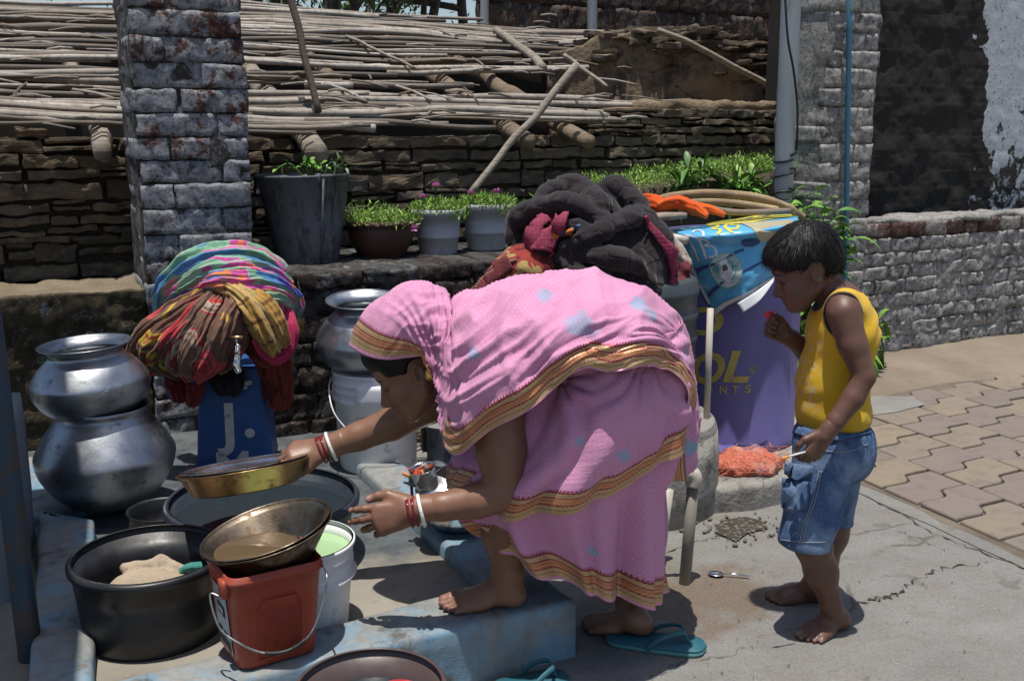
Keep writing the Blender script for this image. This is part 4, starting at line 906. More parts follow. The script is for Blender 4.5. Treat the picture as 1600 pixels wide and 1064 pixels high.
# ---- brass bowls on the red bucket
tl = rot('Y', -.23) @ rot('X', .05)
bc_, Rw = rim_at(415, 826, 104, ZK + hR + .055); bz = np.array((bc_[0], bc_[1], ZK + hR + .055))
def bowlprof(Rw, h): return spl([(.01, -h), (.52*Rw, -h), (.60*Rw, -h*.96), (.78*Rw, -h*.5), (.93*Rw, -h*.10), (.965*Rw, -.004), (.985*Rw, 0), (1.0*Rw, .003), (1.005*Rw, .001)], 22)
hB = .078
bw2 = vessel('bowl', 'lower of the two nested brass bowls on the red bucket, mostly hidden', 'bowl', bz + np.array((.003, .002, -.007)), bowlprof(Rw * 1.0, hB), MAT['brass_dark'], .0022, 72, .002, 4, rot('Y', -.215) @ rot('X', .04))
bw = thing('bowl', 'upper stained brass bowl with brown water, tilted on the red bucket', 'bowl', bz); mk('body', *lathe(thick(bowlprof(Rw * .985, hB * .93), .002), bz, 72, .002, 2, tl), MAT['brass_dark'], bw)
V, Fc = ring_poly((0, 0), .001, Rw * .70, 48); V = np.column_stack([V, np.zeros(len(V))]) + bz + np.array((-.028, -.0, -.052)); V[:, 2] -= 0
mk('water', V * 1.0, Fc, MAT['water_brown'], bw)

# ---- white bucket with green water, behind the red bucket
pc, Rg = rim_at(468, 842, 86, .36); gb = np.array((pc[0], pc[1], ZF)); wg = thing('paint_bucket', 'short white bucket of pale green water behind the brass bowls', 'bucket', gb); h = .36 - ZF
pr = [(0, 0), (.80*Rg, 0), (.82*Rg, .006), (.91*Rg, h*.60), (.98*Rg, h*.61), (1.02*Rg, h*.635), (.935*Rg, h*.66), (.94*Rg, h*.76), (.965*Rg, h*.765), (.965*Rg, h*.79), (.945*Rg, h*.795), (.965*Rg, h*.95), (1.0*Rg, h*.955), (1.0*Rg, h), (.97*Rg, h)]
mk('body', *lathe(thick(pr, .004), gb, 64), MAT['white_plastic'], wg); V, Fc = ring_poly((0, 0), .001, Rg * .935, 48); mk('water', np.column_stack([V, np.full(len(V), h * .86)]) + gb, Fc, MAT['water_green'], wg)
def cyl(c, R_, z0, ang0): return lambda x, y: np.array((c[0] + R_(y) * math.sin(ang0 + x / Rg), c[1] - R_(y) * math.cos(ang0 + x / Rg), z0 + y))
V2, F2 = text_tris('eXpo', .042, bold=.0012); cf = cyl(gb, lambda y: Rg * (.82 + .12 * (y + .075) / h * .75) + .002, ZF + .075, .30); mk('print', [cf(x, y) for x, y in V2], F2, MAT['green_print'], wg, smooth=False)

# ---- canister, steel dishes, broom straw, blue mug under the woman's shoulder
cc = G(694, 728, ZF) + np.array((0, .05, 0)); kc = mpp(694, 720, cc[1]); Rc = 31 * kc; hc = P(690, 660, cc[1])[2] - ZF
cn = thing('canister', 'dented grey tin canister filled with cement, behind the woman by her far arm', 'canister', cc)
mk('body', *lathe(thick([(0, 0), (Rc*.95, 0), (Rc*.95, hc*.05), (Rc*.9, hc*.06), (Rc*.9, hc*.86), (Rc*1.08, hc*.98), (Rc*1.12, hc)], .004), cc, 40, .004), MAT['tin'], cn)
V, Fc = ring_poly((0, 0), .001, Rc * .98, 40); z_ = np.full(len(V), hc * .96); z_[:40] += .012; mk('cement', np.column_stack([V, z_]) + cc, Fc, MAT['cement'], cn)
bm2 = P(676, 634, cc[1] + .16); vessel('mug', 'small bright blue plastic mug beside the cement canister', 'mug', np.array((bm2[0], bm2[1], bm2[2] - .035)), [(0, 0), (.03, 0), (.036, .06), (.038, .062)], pm('blue_mug', (.02, .14, .42), (.03, .18, .48), 4, .4, bump=0), .002, 24)
mug_b = bm2; vessel('tin', 'old tin can behind the cement canister carrying the blue mug', 'tin', np.array((bm2[0], bm2[1], ZF)), [(0, 0), (.05, 0), (.05, bm2[2] - .036 - ZF - .002), (.051, bm2[2] - .036 - ZF)], MAT['tin'], .02, 24)
sb_ = MB(); rr = random.Random(2)
for i in range(70): q = G(672 + rr.uniform(-16, 18), rr.uniform(690, 712), ZF) + np.array((0, .12, rr.uniform(.0, .10))); a = rr.gauss(.1, .18); sb_.add(*tube([q - np.array((.09 * math.cos(a), 0, .09 * math.sin(a))), q + np.array((.09 * math.cos(a), rr.uniform(-.02, .02), .09 * math.sin(a)))], .0025, 4))
tag(mkb('broom_straw', sb_, MAT['straw'], loc=tuple(G(672, 700, ZF))), 'small heap of dry broom straw beside the cement canister', 'straw')
# dish basin on the side kerb
pc, Rd = rim_at(716, 786, 58, ZK + .075); db = np.array((pc[0], pc[1], ZK + .004))
vessel('basin', 'wide steel basin of clean dishes behind the elbow of the woman', 'basin', db, spl([(.01, 0), (.55*Rd, 0), (.80*Rd, .02), (.95*Rd, .06), (1.0*Rd, .072), (1.06*Rd, .075)], 16), MAT['steel'], .002, 56)
def tumbler(label, p, t, r=.036, h=.085): vessel('tumbler', label, 'tumbler', p, [(0, 0), (r * .78, 0), (r * .82, .004), (r, h * .96), (r * 1.04, h)], MAT['steel'], .0015, 32, tilt=t)
tumbler('tilted steel tumbler standing up in the dish basin', P(671, 771, db[1] - .03), rot('Y', -.22) @ rot('X', .15), .04, .09); tumbler('second steel tumbler lying in the dish basin beside the tilted one', P(700, 772, db[1] + .04), rot('Y', .9), .034, .08)
vessel('plate', 'small steel plate lying tilted at the front of the dish basin', 'plate', P(680, 772, db[1] - .07), [(0, 0), (.05, 0), (.062, .012), (.064, .012)], MAT['steel'], .0015, 40, tilt=rot('Y', .25) @ rot('X', .5)); vessel('plate', 'steel plate at the back of the dish basin, half behind the sari', 'plate', P(706, 756, db[1] + .06), [(0, 0), (.05, 0), (.06, .012), (.062, .012)], MAT['steel'], .0015, 40, tilt=rot('X', .9))
mb = MB()
for i in range(14): q = P(651 + rr.uniform(-9, 9), 746 + rr.uniform(-14, 10), db[1] - .02); mb.add(*tube(crom([q, q + np.array([rr.gauss(0, .014) for _ in range(3)]), q + np.array([rr.gauss(0, .018) for _ in range(3)])], 8), .005, 6))
def m_scrub(): t = T('scrubbing_rag'); c = t.ramp(t.attr('rnd'), [(0, (.4, .06, .04)), (.35, (.05, .12, .35)), (.6, (.5, .2, .06)), (.8, (.25, .3, .3)), (1, (.35, .05, .1))], 'CONSTANT'); return t.set(Base_Color=c, Roughness=.9)
tag(mkb('rag', mb, m_scrub(), loc=tuple(P(651, 752, db[1]))), 'small crumpled red and blue rag at the left rim of the dish basin', 'rag')

# ---- blue tap post with white letters
pf0, pf1 = G(309, 738, ZF), G(428, 732, ZF); tw = np.linalg.norm(pf1 - pf0); te = (pf1 - pf0) / tw; tn = np.array((-te[1], te[0], 0)); tc = (pf0 + pf1) / 2 + tn * tw * .45
zt_ = P(366, 574, tc[1] - tw * .4)[2]; hp_ = zt_ - ZF
tp = thing('tap_post', 'blue painted square post with white letters under the pile of bright cloths', 'post', (tc[0], tc[1], ZF)); bs_ = np.array([te, tn, (0, 0, 1)])
V, Fc = rbt(14, 14, 24); f = 1 - .20 * (V[:, 2] + 1) / 2; core = V * np.array((tw / 2, tw / 2, hp_ / 2)); core[:, 0] *= f; core[:, 1] *= f; core += np.stack([fbm(core * 14 + k * 9, 2) for k in range(3)], -1) * .004; mk('shaft', core @ bs_ + tc + np.array((0, 0, hp_ / 2)), Fc, MAT['blue_post'], tp)
def tpf(x, z): v = (z - ZF) / hp_; hh = tw / 2 * (1 - .20 * v); return np.array(tc) * np.array((1, 1, 0)) + te * x - tn * (hh + .004) + np.array((0, 0, z))
def tpx(x, y):     # photo pixel on the post front
    r = ray(x, y); t = np.dot(tc - tn * tw * .45 - CAM, tn) / np.dot(r, tn); q = CAM + r * t; return float(np.dot(q - tc, te)), float(q[2])
mb = MB()
for txt, x, y, hpx in (('J', 340, 690, 62), ('.', 383, 680, 62), ('M', 341, 752, 50), ('.', 393, 745, 50)):
    V2, F2 = text_tris(txt, 1, bold=.028); hh = V2[:, 1].max() if txt != '.' else .72; sc_ = hpx * mpp(366, 650, tc[1] - tw / 2) / hh; V2 = V2 - np.array((V2[:, 0].min(), 0)); x0, z0 = tpx(x, y); mb.add([tpf(x0 + a * sc_ * 1.02, z0 + b * sc_) for a, b in V2], F2)
for pl4 in ([(377, 597), (393, 595), (393, 601), (386, 603), (386, 608), (378, 609)],):
    mb.add([tpf(*tpx(x, y)) for x, y in pl4], [tuple(range(len(pl4)))[::-1]])
mk('lettering', *mb.data(), MAT['white_paint'], tp, smooth=False)
tpD = tc[1] - .37
tap = thing('tap', 'small chrome tap with a brass cross handle under the bright cloth pile', 'tap', P(372, 560, tpD)); mk('body', *tube(crom([P(372, 537, tpD), P(371, 550, tpD), P(371, 560, tpD), P(370, 572, tpD - .01), P(374, 582, tpD - .012)], 16), [.008, .012, .009, .013, .012, .009, .013, .014, .013, .013, .014, .013, .012, .012, .011, .011], 14), MAT['chrome'], tap)
mk('inlet', *tube([P(371, 562, tpD), P(371, 560, tpD + .34)], .010, 12), MAT['chrome'], tap); mk('stem', *tube([P(370, 537, tpD), P(369, 529, tpD)], .004, 8), MAT['chrome'], tap); mk('handle', *tube([P(357, 528, tpD), P(368, 527, tpD), P(380, 527, tpD)], [.0065, .005, .0065], 10), MAT['brass'], tap)

# ---- planters
zb_ = .83
def on_wall(x, y, b): s, z = Wp(x, y, b); return wx(s, b, 0)
pb0 = on_wall(482, 417, .12); ztop = .80
Db = pb0[1]; zb0 = P(482, 414, Db)[2]; zt0 = P(476, 272, Db)[2]; kr = mpp(476, 300, Db); Rt, Rbm = 72 * kr, 47 * kr
pl = thing('planter_bucket', 'tall weathered tin bucket planted with small green shoots, on the dark wall', 'bucket', (pb0[0], Db, zb0)); h = zt0 - zb0
mk('body', *lathe(thick([(0, 0), (Rbm, 0), (Rbm * 1.02, .012), (Rbm + (Rt - Rbm) * .5, h * .5), (Rt * .985, h * .97), (Rt * 1.01, h * .975), (Rt * 1.02, h), (Rt * .99, h)], .003), (pb0[0], Db, zb0), 56, .006, 2, rot('Y', -.02)), MAT['tin'], pl)
sq = np.array((pb0[0] + Rt * .55, Db - Rt * .82, zb0)); mk('seam', *tube([sq + np.array((-(Rt - Rbm) * .5, (Rt - Rbm) * .80, .005)), sq + np.array((0, 0, h * .97))], .006, 6), MAT['tin'], pl)
V, Fc = ring_poly((0, 0), .001, Rt * .95, 40); mk('soil', np.column_stack([V, np.full(len(V), h * .93)]) + np.array((pb0[0], Db, zb0)), Fc, MAT['soil'], pl)
mk('ear', *rbox((pb0[0] + Rt * .45, Db - Rt * .86, zt0 - .01), (.012, .004, .02), .003, (3, 2, 3)), MAT['tin'], pl)
def pot(name, label, x, ybot, ytop, rpx, rbp, b, mat, kind, group=None):
    q = on_wall(x, ybot, b); D = q[1]; z0 = P(x, ybot - 3, D)[2]; z1 = P(x, ytop, D)[2]; k = mpp(x, ytop, D); h = z1 - z0; Rt, Rb_ = rpx * k, rbp * k; o = thing(name, label, 'flower pot', (q[0], D, z0), group)
    if kind == 'clay':
        pr = spl([(0, 0), (Rb_, 0), (Rb_ * 1.03, .01), (Rb_ + (Rt - Rb_) * .75, h * .55), (Rt * .9, h * .86)], 14); V, Fc = lathe(thick(np.concatenate([pr, [(Rt * .93, h * .9)]]), .006), (q[0], D, z0), 56); mk('body', V, Fc, mat, o)
        n = 112; th = np.arange(n) * 2 * math.pi / n; rings = []
        for dr, dz in ((.90, .87), (1.0, .90), (1.03, .955), (.98, 1.0), (.90, .97)): rr_ = Rt * (dr + .028 * np.sin(th * 26) * (dr > .95)); rings.append(np.stack([rr_ * np.cos(th), rr_ * np.sin(th), np.full(n, h * dz) + .006 * np.sin(th * 26 + 1)], 1))
        V = np.concatenate(rings) + np.array((q[0], D, z0)); mk('rim', V, [(k_*n+j, k_*n+(j+1) % n, (k_+1)*n+(j+1) % n, (k_+1)*n+j) for k_ in range(4) for j in range(n)], mat, o)
    else:
        pr = [(0, 0), (Rb_, 0), (Rb_ * 1.02, .006), (Rb_ * 1.12, h * .36), (Rb_ * 1.17, h * .37), (Rb_ * 1.17, h * .42), (Rb_ * 1.13, h * .43), (Rt * .87, h * .78), (Rt * .93, h * .80), (Rt * .95, h * .86), (Rt * 1.0, h * .87), (Rt * 1.0, h * .985), (Rt * .97, h)]
        mk('body', *lathe(thick(pr, .004), (q[0], D, z0), 56), mat, o)
    V, Fc = ring_poly((0, 0), .001, Rt * .88, 40); mk('soil', np.column_stack([V, np.full(len(V), h * .9)]) + np.array((q[0], D, z0)), Fc, MAT['soil'], o)
    return (q[0], D, z1, Rt)
pp1 = pot('flower_pot', 'brown clay flower pot with a crimped rim, between the tin bucket and the grey pots', 597, 411, 344, 56, 31, .12, MAT['terracotta'], 'clay')
pp2 = pot('flower_pot', 'grey plastic flower pot nearer the brown clay pot', 685, 399, 326, 41, 29, .12, MAT['grey_plastic'], 'pl', 'grey plastic flower pots')
pp3 = pot('flower_pot', 'grey plastic flower pot beside the quilt heap', 760, 392, 318, 41, 29, .12, MAT['grey_plastic'], 'pl', 'grey plastic flower pots')
def blades(mb, c, n, rad, hgt, rr, ln=(.015, .035), wd=.003, droop=0, ey=1.0):
    for i in range(n):
        a, q = rr.uniform(0, 6.283), math.sqrt(rr.random()) * rad; p = np.array(c) + np.array((math.cos(a) * q, math.sin(a) * q * ey, hgt * rr.random() ** .7 * (1 - .45 * (q / rad) ** 2) - droop * max(0, q / rad - .75) * rr.random() * 4))
        d = np.array([rr.gauss(0, .7), rr.gauss(0, .7), rr.gauss(.75, .5)]); d /= np.linalg.norm(d); s = np.cross(d, [rr.gauss(0, 1) for _ in range(3)]); s /= np.linalg.norm(s) + 1e-9; l = rr.uniform(*ln); w2 = wd * rr.uniform(.7, 1.3)
        mb.add([p, p + d * l * .5 + s * w2, p + d * l, p + d * l * .5 - s * w2], [(0, 1, 2, 3)])
def flower(p, r, o, rr, mat):
    mb = MB()
    for k in range(22):
        a = rr.uniform(0, 6.28); e = rr.uniform(-.3, 1.2); d = np.array((math.cos(a) * math.cos(e), math.sin(a) * math.cos(e), math.sin(e))); s = np.cross(d, (0, .3, 1)); s /= np.linalg.norm(s) + 1e-9
        mb.add([p, p + d * r * .6 + s * r * .4, p + d * r, p + d * r * .6 - s * r * .4], [(0, 1, 2, 3)])
    mkb('flower', mb, mat, o, smooth=False)
MAT['pink_petal'] = m_leaf('pink_petal', (.62, .22, .50), (.78, .40, .66)); rr = random.Random(31)
for (q, lab, nb, fl_) in ((pp1, 'feathery moss rose filling the brown clay pot', 1500, [(648, 358)]), (pp2, 'moss rose with pink flowers trailing out of the grey pot near the clay pot', 1300, [(660, 310), (681, 292)]), (pp3, 'moss rose with small pink flowers in the grey pot beside the quilt', 1200, [(735, 303), (776, 301)])):
    o = thing('moss_rose', lab, 'plant', (q[0], q[1], q[2] - .01)); mb = MB(); blades(mb, (q[0], q[1], q[2] - .012), nb, q[3] * 1.06, .05, rr, (.018, .04), .0028, .03)
    if q is not pp1:
        for sx in (-1, 1): blades(mb, (q[0] + sx * q[3] * .75, q[1] - q[3] * .7, q[2] - .06), 90, .045, .07, rr, (.018, .04), .0028)
    else: blades(mb, (q[0] - .05, q[1], q[2]), 200, q[3] * .9, .08, rr, (.018, .045), .0026)
    mkb('foliage', mb, MAT['moss_rose'], o, smooth=False)
    for fx, fy in fl_:
        p = P(fx, fy, q[1] - q[3] * .6); mk('stem', *tube([p + np.array((0, 0, -.05)), p], .0015, 5), MAT['leaf'], o); flower(p, 8.5 * mpp(fx, fy, p[1]), o, rr, MAT['pink_petal'])
def lance(mb, p, d, L, w_, rr, curl=.6, fold=.25, n=6):
    d = np.array(d, float); d /= np.linalg.norm(d); s = np.cross(d, (0, 0, 1)); s = s / (np.linalg.norm(s) + 1e-9); a = rr.uniform(-.6, .6); up_ = np.cross(s, d); s = s * math.cos(a) + up_ * math.sin(a); V = []
    for i in range(n + 1):
        t = i / n; ww = w_ * math.sin(math.pi * min(1, t * .97 + .03)) ** .8 * (1 - .25 * t); c = p + d * L * t * (1 - .12 * curl * t) + np.array((0, 0, -curl * L * t * t * .55)); nrm = np.cross(s, d)
        V += [c + s * ww + nrm * ww * fold, c - nrm * ww * .0, c - s * ww + nrm * ww * fold]
    mb.add(V, [f for i in range(n) for f in ((3*i, 3*i+1, 3*i+4, 3*i+3), (3*i+1, 3*i+2, 3*i+5, 3*i+4))])
def leafy(name, label, base, stems, mat, seed, L=(.07, .12), w_=.014, per=9, curl=.7):
    rr = random.Random(seed); o = thing(name, label, 'plant', tuple(base)); st, lf = MB(), MB()
    for tip in stems:
        tip = np.array(tip); b = np.array(base) + np.array([rr.gauss(0, .02), rr.gauss(0, .02), 0]); mid = (b + tip) / 2 + np.array((0, 0, .05)); pts = crom([b, mid, tip], 14); st.add(*tube(pts, np.linspace(.005, .002, 14), 5))
        for k in range(per):
            i = int(4 + (k / per) * 10); i = min(i, 13); tg = pts[min(i + 1, 13)] - pts[i - 1]; tg /= np.linalg.norm(tg); a = k * 2.4 + rr.random(); e = np.cross(tg, (math.cos(a), math.sin(a), .2)); e /= np.linalg.norm(e) + 1e-9; lance(lf, pts[i], e * .9 + tg * rr.uniform(.3, .9) + np.array((0, 0, .15)), rr.uniform(*L), w_ * rr.uniform(.8, 1.2), rr, curl * rr.uniform(.6, 1.3))
    mkb('stems', st, MAT['leaf_dark'], o); mkb('leaves', lf, mat, o); return o
rr = random.Random(77)
leafy('seedling', 'few small round leaved shoots in the tall tin bucket', (pb0[0], Db, zt0 - .03), [P(x, y, Db - .05) for x, y in ((430, 266), (470, 262), (484, 258), (500, 262), (512, 264))], MAT['leaf'], 4, (.025, .045), .011, 6, .5)
leafy('seedling', 'taller pale bluish shoot at the right side of the tall tin bucket', (pb0[0] + .12, Db, zt0 - .03), [P(x, y, Db) for x, y in ((537, 248), (545, 268), (530, 262))], m_leaf('bluish_leaf', (.13, .22, .10), (.24, .32, .17)), 6, (.02, .035), .008, 8, .4)
# soil bed with moss rose along the wall top, leafy plants
sb0, sb1 = Wp(790, 300, .33)[0], Wp(1236, 300, .33)[0]
V, Fc = rbt(80, 10, 6); hbed = .12; zt2 = lambda s: np.interp(s, [sb0, Wp(900, 300, .33)[0], Wp(1000, 300, .33)[0], Wp(1110, 300, .33)[0], sb1], [.86, Wp(900, 308, .33)[1], Wp(1000, 292, .33)[1], Wp(1110, 275, .33)[1], Wp(1230, 264, .33)[1]])
S = (sb0 + sb1) / 2 + V[:, 0] * (sb1 - sb0) / 2; Zt = .78 + (zt2(S) - .78) * (V[:, 2] + 1) / 2; Vb = W0 + S[:, None] * WD + (.36 + V[:, 1] * .20)[:, None] * WB + Zt[:, None] * np.array((0, 0, 1.)); Vb += np.stack([fbm(Vb * 8 + k * 7, 3) for k in range(3)], -1) * .03
struct(mk('planting_soil', Vb, Fc, MAT['soil']))
mb = MB(); rr = random.Random(14)
for i in range(90):
    s = sb0 + (sb1 - sb0) * rr.random() ** .8; q = wx(s, rr.uniform(.16, .52), zt2(s) - .0); blades(mb, q, 105, .085, rr.uniform(.05, .11), rr, (.018, .04), .0027)
tag(mkb('moss_rose', mb, MAT['moss_rose'], smooth=False), 'thick strip of moss rose growing along the wall top in front of the slate wall', 'ground cover', None, 'stuff')
def wl(x, y, b): s, z = Wp(x, y, b); return wx(s, b, z)
for i, (bx, by, b, tips, lab) in enumerate([
        (1085, 318, .15, [(1050, 285), (1075, 262), (1100, 258), (1120, 270), (1060, 300)], 'clump of glossy lance leaves left of the utility pole behind the canes'),
        (1160, 320, .12, [(1130, 288), (1150, 275), (1178, 275), (1195, 295), (1170, 300), (1135, 305)], 'brighter clump of lance leaves close to the utility pole')]):
    leafy('leafy_plant', lab, wl(bx, by, b), [wl(x, y, b - .04 + .03 * (k % 3)) for k, (x, y) in enumerate(tips)], MAT['leaf'] if i else MAT['leaf_dark'], 21 + i, (.10, .17), .017, 11, .8)
o = leafy('leafy_plant', 'tall leafy shrub growing beside the purple drum behind the boy', wl(1262, 545, -.30), [wl(x, y, -.30 + .05 * (k % 3)) for k, (x, y) in enumerate([(1255, 312), (1290, 318), (1310, 330), (1335, 372), (1322, 355), (1240, 300), (1262, 480), (1250, 500), (1262, 520), (1285, 545), (1375, 540), (1378, 498), (1368, 555), (1245, 560), (1268, 590), (1272, 300), (1300, 345), (1318, 340), (1255, 330), (1280, 335), (1250, 530), (1240, 510), (1372, 520), (1360, 570), (1235, 590)])], MAT['leaf'], 41, (.11, .18), .022, 13, .9)

# ---- purple drum, its poster, canes
sbz = .105; dc = np.array((.895, 4.20, sbz)); RD, hD = .29, .86
q_ = P(1241, 560, 4.2); dc[0] = q_[0] - RD * .985
dr = thing('drum', 'purple plastic drum with yellow letters under the blue poster', 'drum', dc)
def m_purple():
    t = T('faded_purple_plastic'); n = t.noise(4, 6, .65, (1, 1, .4)); n2 = t.noise(16, 6, .7, (1, 1, .5)); c = t.mix(t.step(n, .35, .65), (.088, .076, .225), (.13, .115, .29)); c = t.mix(t.step(n2, .6, .74, 0, .6), c, (.06, .05, .09)); t.bump(n2, .12, .005); return t.set(Base_Color=c, Roughness=.5)
mk('body', *lathe(thick([(0, 0), (RD * 1.03, 0), (RD * 1.045, .01), (RD * 1.045, .03), (RD, .05), (RD, hD * .5), (RD * .995, hD * .96), (RD * .97, hD)], .006), dc, 96), m_purple(), dr)
V, Fc = ring_poly((0, 0), .001, RD * .975, 64); mk('lid', np.column_stack([V, np.full(len(V), hD - .004)]) + dc, Fc, MAT['tank'], dr)
def dcyl(x, y, off=.003):
    r = ray(x, y); o = (CAM - dc)[:2]; d = r[:2]; a = d @ d; b = 2 * o @ d; c = o @ o - (RD + off) ** 2; t = (-b - math.sqrt(max(b * b - 4 * a * c, 0))) / (2 * a); return CAM + r * t
def ontodrum(V2, x, y, sx, sy, sh=0, off=.003):   # letter units -> drum surface, anchored where the letter stands
    p0 = dcyl(x, y, off); a0 = math.atan2(p0[0] - dc[0], -(p0[1] - dc[1])); k = mpp(x, y, p0[1])
    return [np.array((dc[0] + (RD + off) * math.sin(a0 + (u * sx + v * sh) * k / RD), dc[1] - (RD + off) * math.cos(a0 + (u * sx + v * sh) * k / RD), p0[2] + v * sy * k)) for u, v in V2]
mb = MB()
def letter(ch, x, ybase, wpx, hpx, sh, bold):
    V2, F2 = text_tris(ch, 1, bold=bold); V2 = (V2 - V2.min(0)) / (V2.max(0) - V2.min(0)); mb.add(ontodrum(V2, x, ybase, wpx, hpx, sh), F2)
letter('O', 1076, 597, 50, 52, 12, .03); letter('L', 1129, 597, 38, 51, 13, .03); letter('N', 1124, 615, 11, 13, 0, .02); letter('T', 1143, 615, 11, 13, 0, .02); letter('S', 1163, 614, 10, 13, 0, .02); letter('I', 1108, 615, 4, 13, 0, .02); letter('R', 1174.5, 581, 4, 5, 0, .01)
V2, F2 = ring_poly((0, 0), .8, 1, 24); mb.add(ontodrum(V2, 1177, 578, 5.5, 5.5), F2)
V2, F2 = ring_poly((0, 0), .62, 1, 40); mb.add(ontodrum(V2, 1098, 502, 32, 23, 5), F2)
mk('lettering', *mb.data(), pm('faded_yellow_print', (.34, .28, .06), (.42, .35, .09), 9, .6, bump=0, c3=(.20, .16, .12), m3=(22, .54, .68)), dr, smooth=False)
# poster
rows = [[(1038, 357, 4.02), (1075, 352, 4.12), (1120, 345, 4.2), (1180, 338, 4.28), (1248, 334, 4.3)],
        [(1052, 364, 3.97), (1080, 366, 3.90), (1120, 362, 3.86), (1180, 357, 3.86), (1246, 347, 3.95)],
        [(1068, 395, 3.95), (1098, 391, 3.875), (1138, 385, 3.85), (1185, 378, 3.87), (1240, 366, 3.96)],
        [(1090, 440, 3.95), (1115, 432, 3.875), (1150, 422, 3.85), (1190, 410, 3.87), (1226, 398, 3.95)],
        [(1116, 490, 3.94), (1136, 481, 3.875), (1160, 465, 3.85), (1186, 448, 3.87), (1209, 434, 3.93)]]
gr = np.array([[P(*c) for c in r] for r in rows]); NU, NV = 49, 49
gr = crom(np.transpose(crom(gr, NU), (1, 0, 2)), NV); gr = np.transpose(gr, (1, 0, 2))   # [down][across]
_w = fbm(np.stack([np.repeat(np.linspace(0, 5, NU)[:, None], NV, 1), np.repeat(np.linspace(0, 3.5, NV)[None], NU, 0), np.zeros((NU, NV))], -1), 3); gr[..., 1] += _w * .036; gr[..., 2] += _w * .016
def pst_(u, v, off=.0016):      # u across 0..1, v down 0..1
    a, b = np.clip(v, 0, 1) * (NU - 1), np.clip(u, 0, 1) * (NV - 1); i, j = min(int(a), NU - 2), min(int(b), NV - 2); fa, fb = a - i, b - j
    p = (gr[i, j] * (1-fa) * (1-fb) + gr[i+1, j] * fa * (1-fb) + gr[i, j+1] * (1-fa) * fb + gr[i+1, j+1] * fa * fb); n = np.cross(gr[i+1, j] - gr[i, j], gr[i, j+1] - gr[i, j]); n = n / np.linalg.norm(n); n = n if n[1] < 0.2 else -n
    return p + n * off
ps_ = thing('poster', 'glossy sky blue printed poster with a round seal, draped over the purple drum', 'poster', tuple(gr[2, 20]))
V, Fc = solid(gr.reshape(-1, 3), gridf(NU, NV), .0012)
def flat(name, c, rough=.45, rv=.85): return pm(name, c, tuple(x * rv for x in c), 6, rough, bump=.05)
mk('sheet', V, Fc, flat('poster_blue', (.10, .40, .66), .35), ps_)
white_ = flat('poster_white', (.62, .64, .66)); yel_ = flat('poster_yellow', (.62, .56, .08)); navy_ = flat('poster_navy', (.02, .06, .20)); beige_ = flat('poster_beige', (.42, .38, .25)); teal_ = flat('poster_teal', (.12, .34, .33))
def dec(name, V2, F2, mat, off=.0018): mk(name, [pst_(u, v, off + .0012) for u, v in V2], F2, mat, ps_, smooth=False)
def dpoly(name, poly, mat, off=.0018): dec(name, *poly_tris(poly, .05), mat, off)
mb = MB()
for pl3 in ([(0, .18), (.045, .2), (.045, .9), (0, .9)], [(0, .945), (1, .955), (1, 1), (0, 1)]):
    V2, F2 = poly_tris(pl3, .05); mb.add([pst_(u, v, .004) for u, v in V2], F2)
mk('white_border', *mb.data(), white_, ps_, smooth=False)
dpoly('yellow_band', [(.40, 0.01), (.98, 0.01), (.98, .09), (.70, .16), (.45, .16)], yel_); dpoly('beige_shape', [(.66, .14), (.95, .18), (.98, .45), (.85, .55), (.76, .52), (.74, .30)], beige_, .0022)
th = np.linspace(0, 2 * math.pi, 25)[:-1]; dpoly('navy_oval', [(.69 + .075 * math.cos(a), .50 + .075 * math.sin(a)) for a in th], navy_, .0026)
for nm, pp in (('navy_line', [(.06, .66), (.62, .58), (.62, .60), (.06, .69)]), ('navy_line', [(.06, .84), (.98, .70), (.98, .715), (.06, .87)])): dpoly(nm, pp, navy_, .002)
mb = MB()
def stroke(pts, w2, closed=False):
    p = np.array(pts, float); n = len(p); tg = np.gradient(p, axis=0); tg /= np.linalg.norm(tg, axis=1)[:, None] + 1e-9; nn = np.stack([-tg[:, 1], tg[:, 0]], 1)
    mb.add([pst_(*q, .0024) for i in range(n) for q in (p[i] + nn[i] * w2, p[i] - nn[i] * w2)], gridf(n, 2))
# Devanagari-like lettering of the poster: a bar, stems and hooks
stroke(crom([(.17, .27), (.22, .29), (.30, .33)], 8), .012); stroke(crom([(.20, .27), (.17, .40), (.155, .60)], 10), .014); stroke(crom([(.30, .33), (.27, .45), (.25, .58)], 10), .013)
stroke(crom([(.26, .36), (.34, .36), (.36, .42), (.30, .45), (.37, .48), (.36, .56), (.28, .56)], 26), .011); stroke(crom([(.27, .24), (.33, .20), (.38, .25), (.36, .32)], 14), .011)
mk('lettering', *mb.data(), white_, ps_, smooth=False); mb = MB()
stroke(crom([(.47, .13), (.54, .15), (.62, .17)], 8), .012); stroke(crom([(.50, .14), (.52, .20), (.47, .22), (.53, .27), (.49, .31)], 18), .012); stroke(crom([(.58, .16), (.57, .24), (.60, .32)], 10), .012); stroke(crom([(.60, .20), (.65, .20), (.64, .27), (.59, .27)], 14), .010)
mk('lettering', *mb.data(), yel_, ps_, smooth=False)
V2, F2 = text_tris('BANK OF', .055, bold=.002); V2 = V2 - V2.min(0); dec('lettering', [(.60 + u * 1.0, .075 - v * .85) for u, v in V2], F2, navy_, .0026)
sc0 = (.40, .715)
def seal(r0, r1, m, off): V2, F2 = ring_poly((0, 0), r0, r1, 48); dec('seal', [(sc0[0] + x, sc0[1] + y * .98) for x, y in V2], F2, m, off)
seal(.001, .165, white_, .0026); seal(.150, .163, teal_, .0032); seal(.118, .122, teal_, .0032); seal(.095, .108, teal_, .0032); seal(.055, .058, teal_, .0032)
mb = MB()
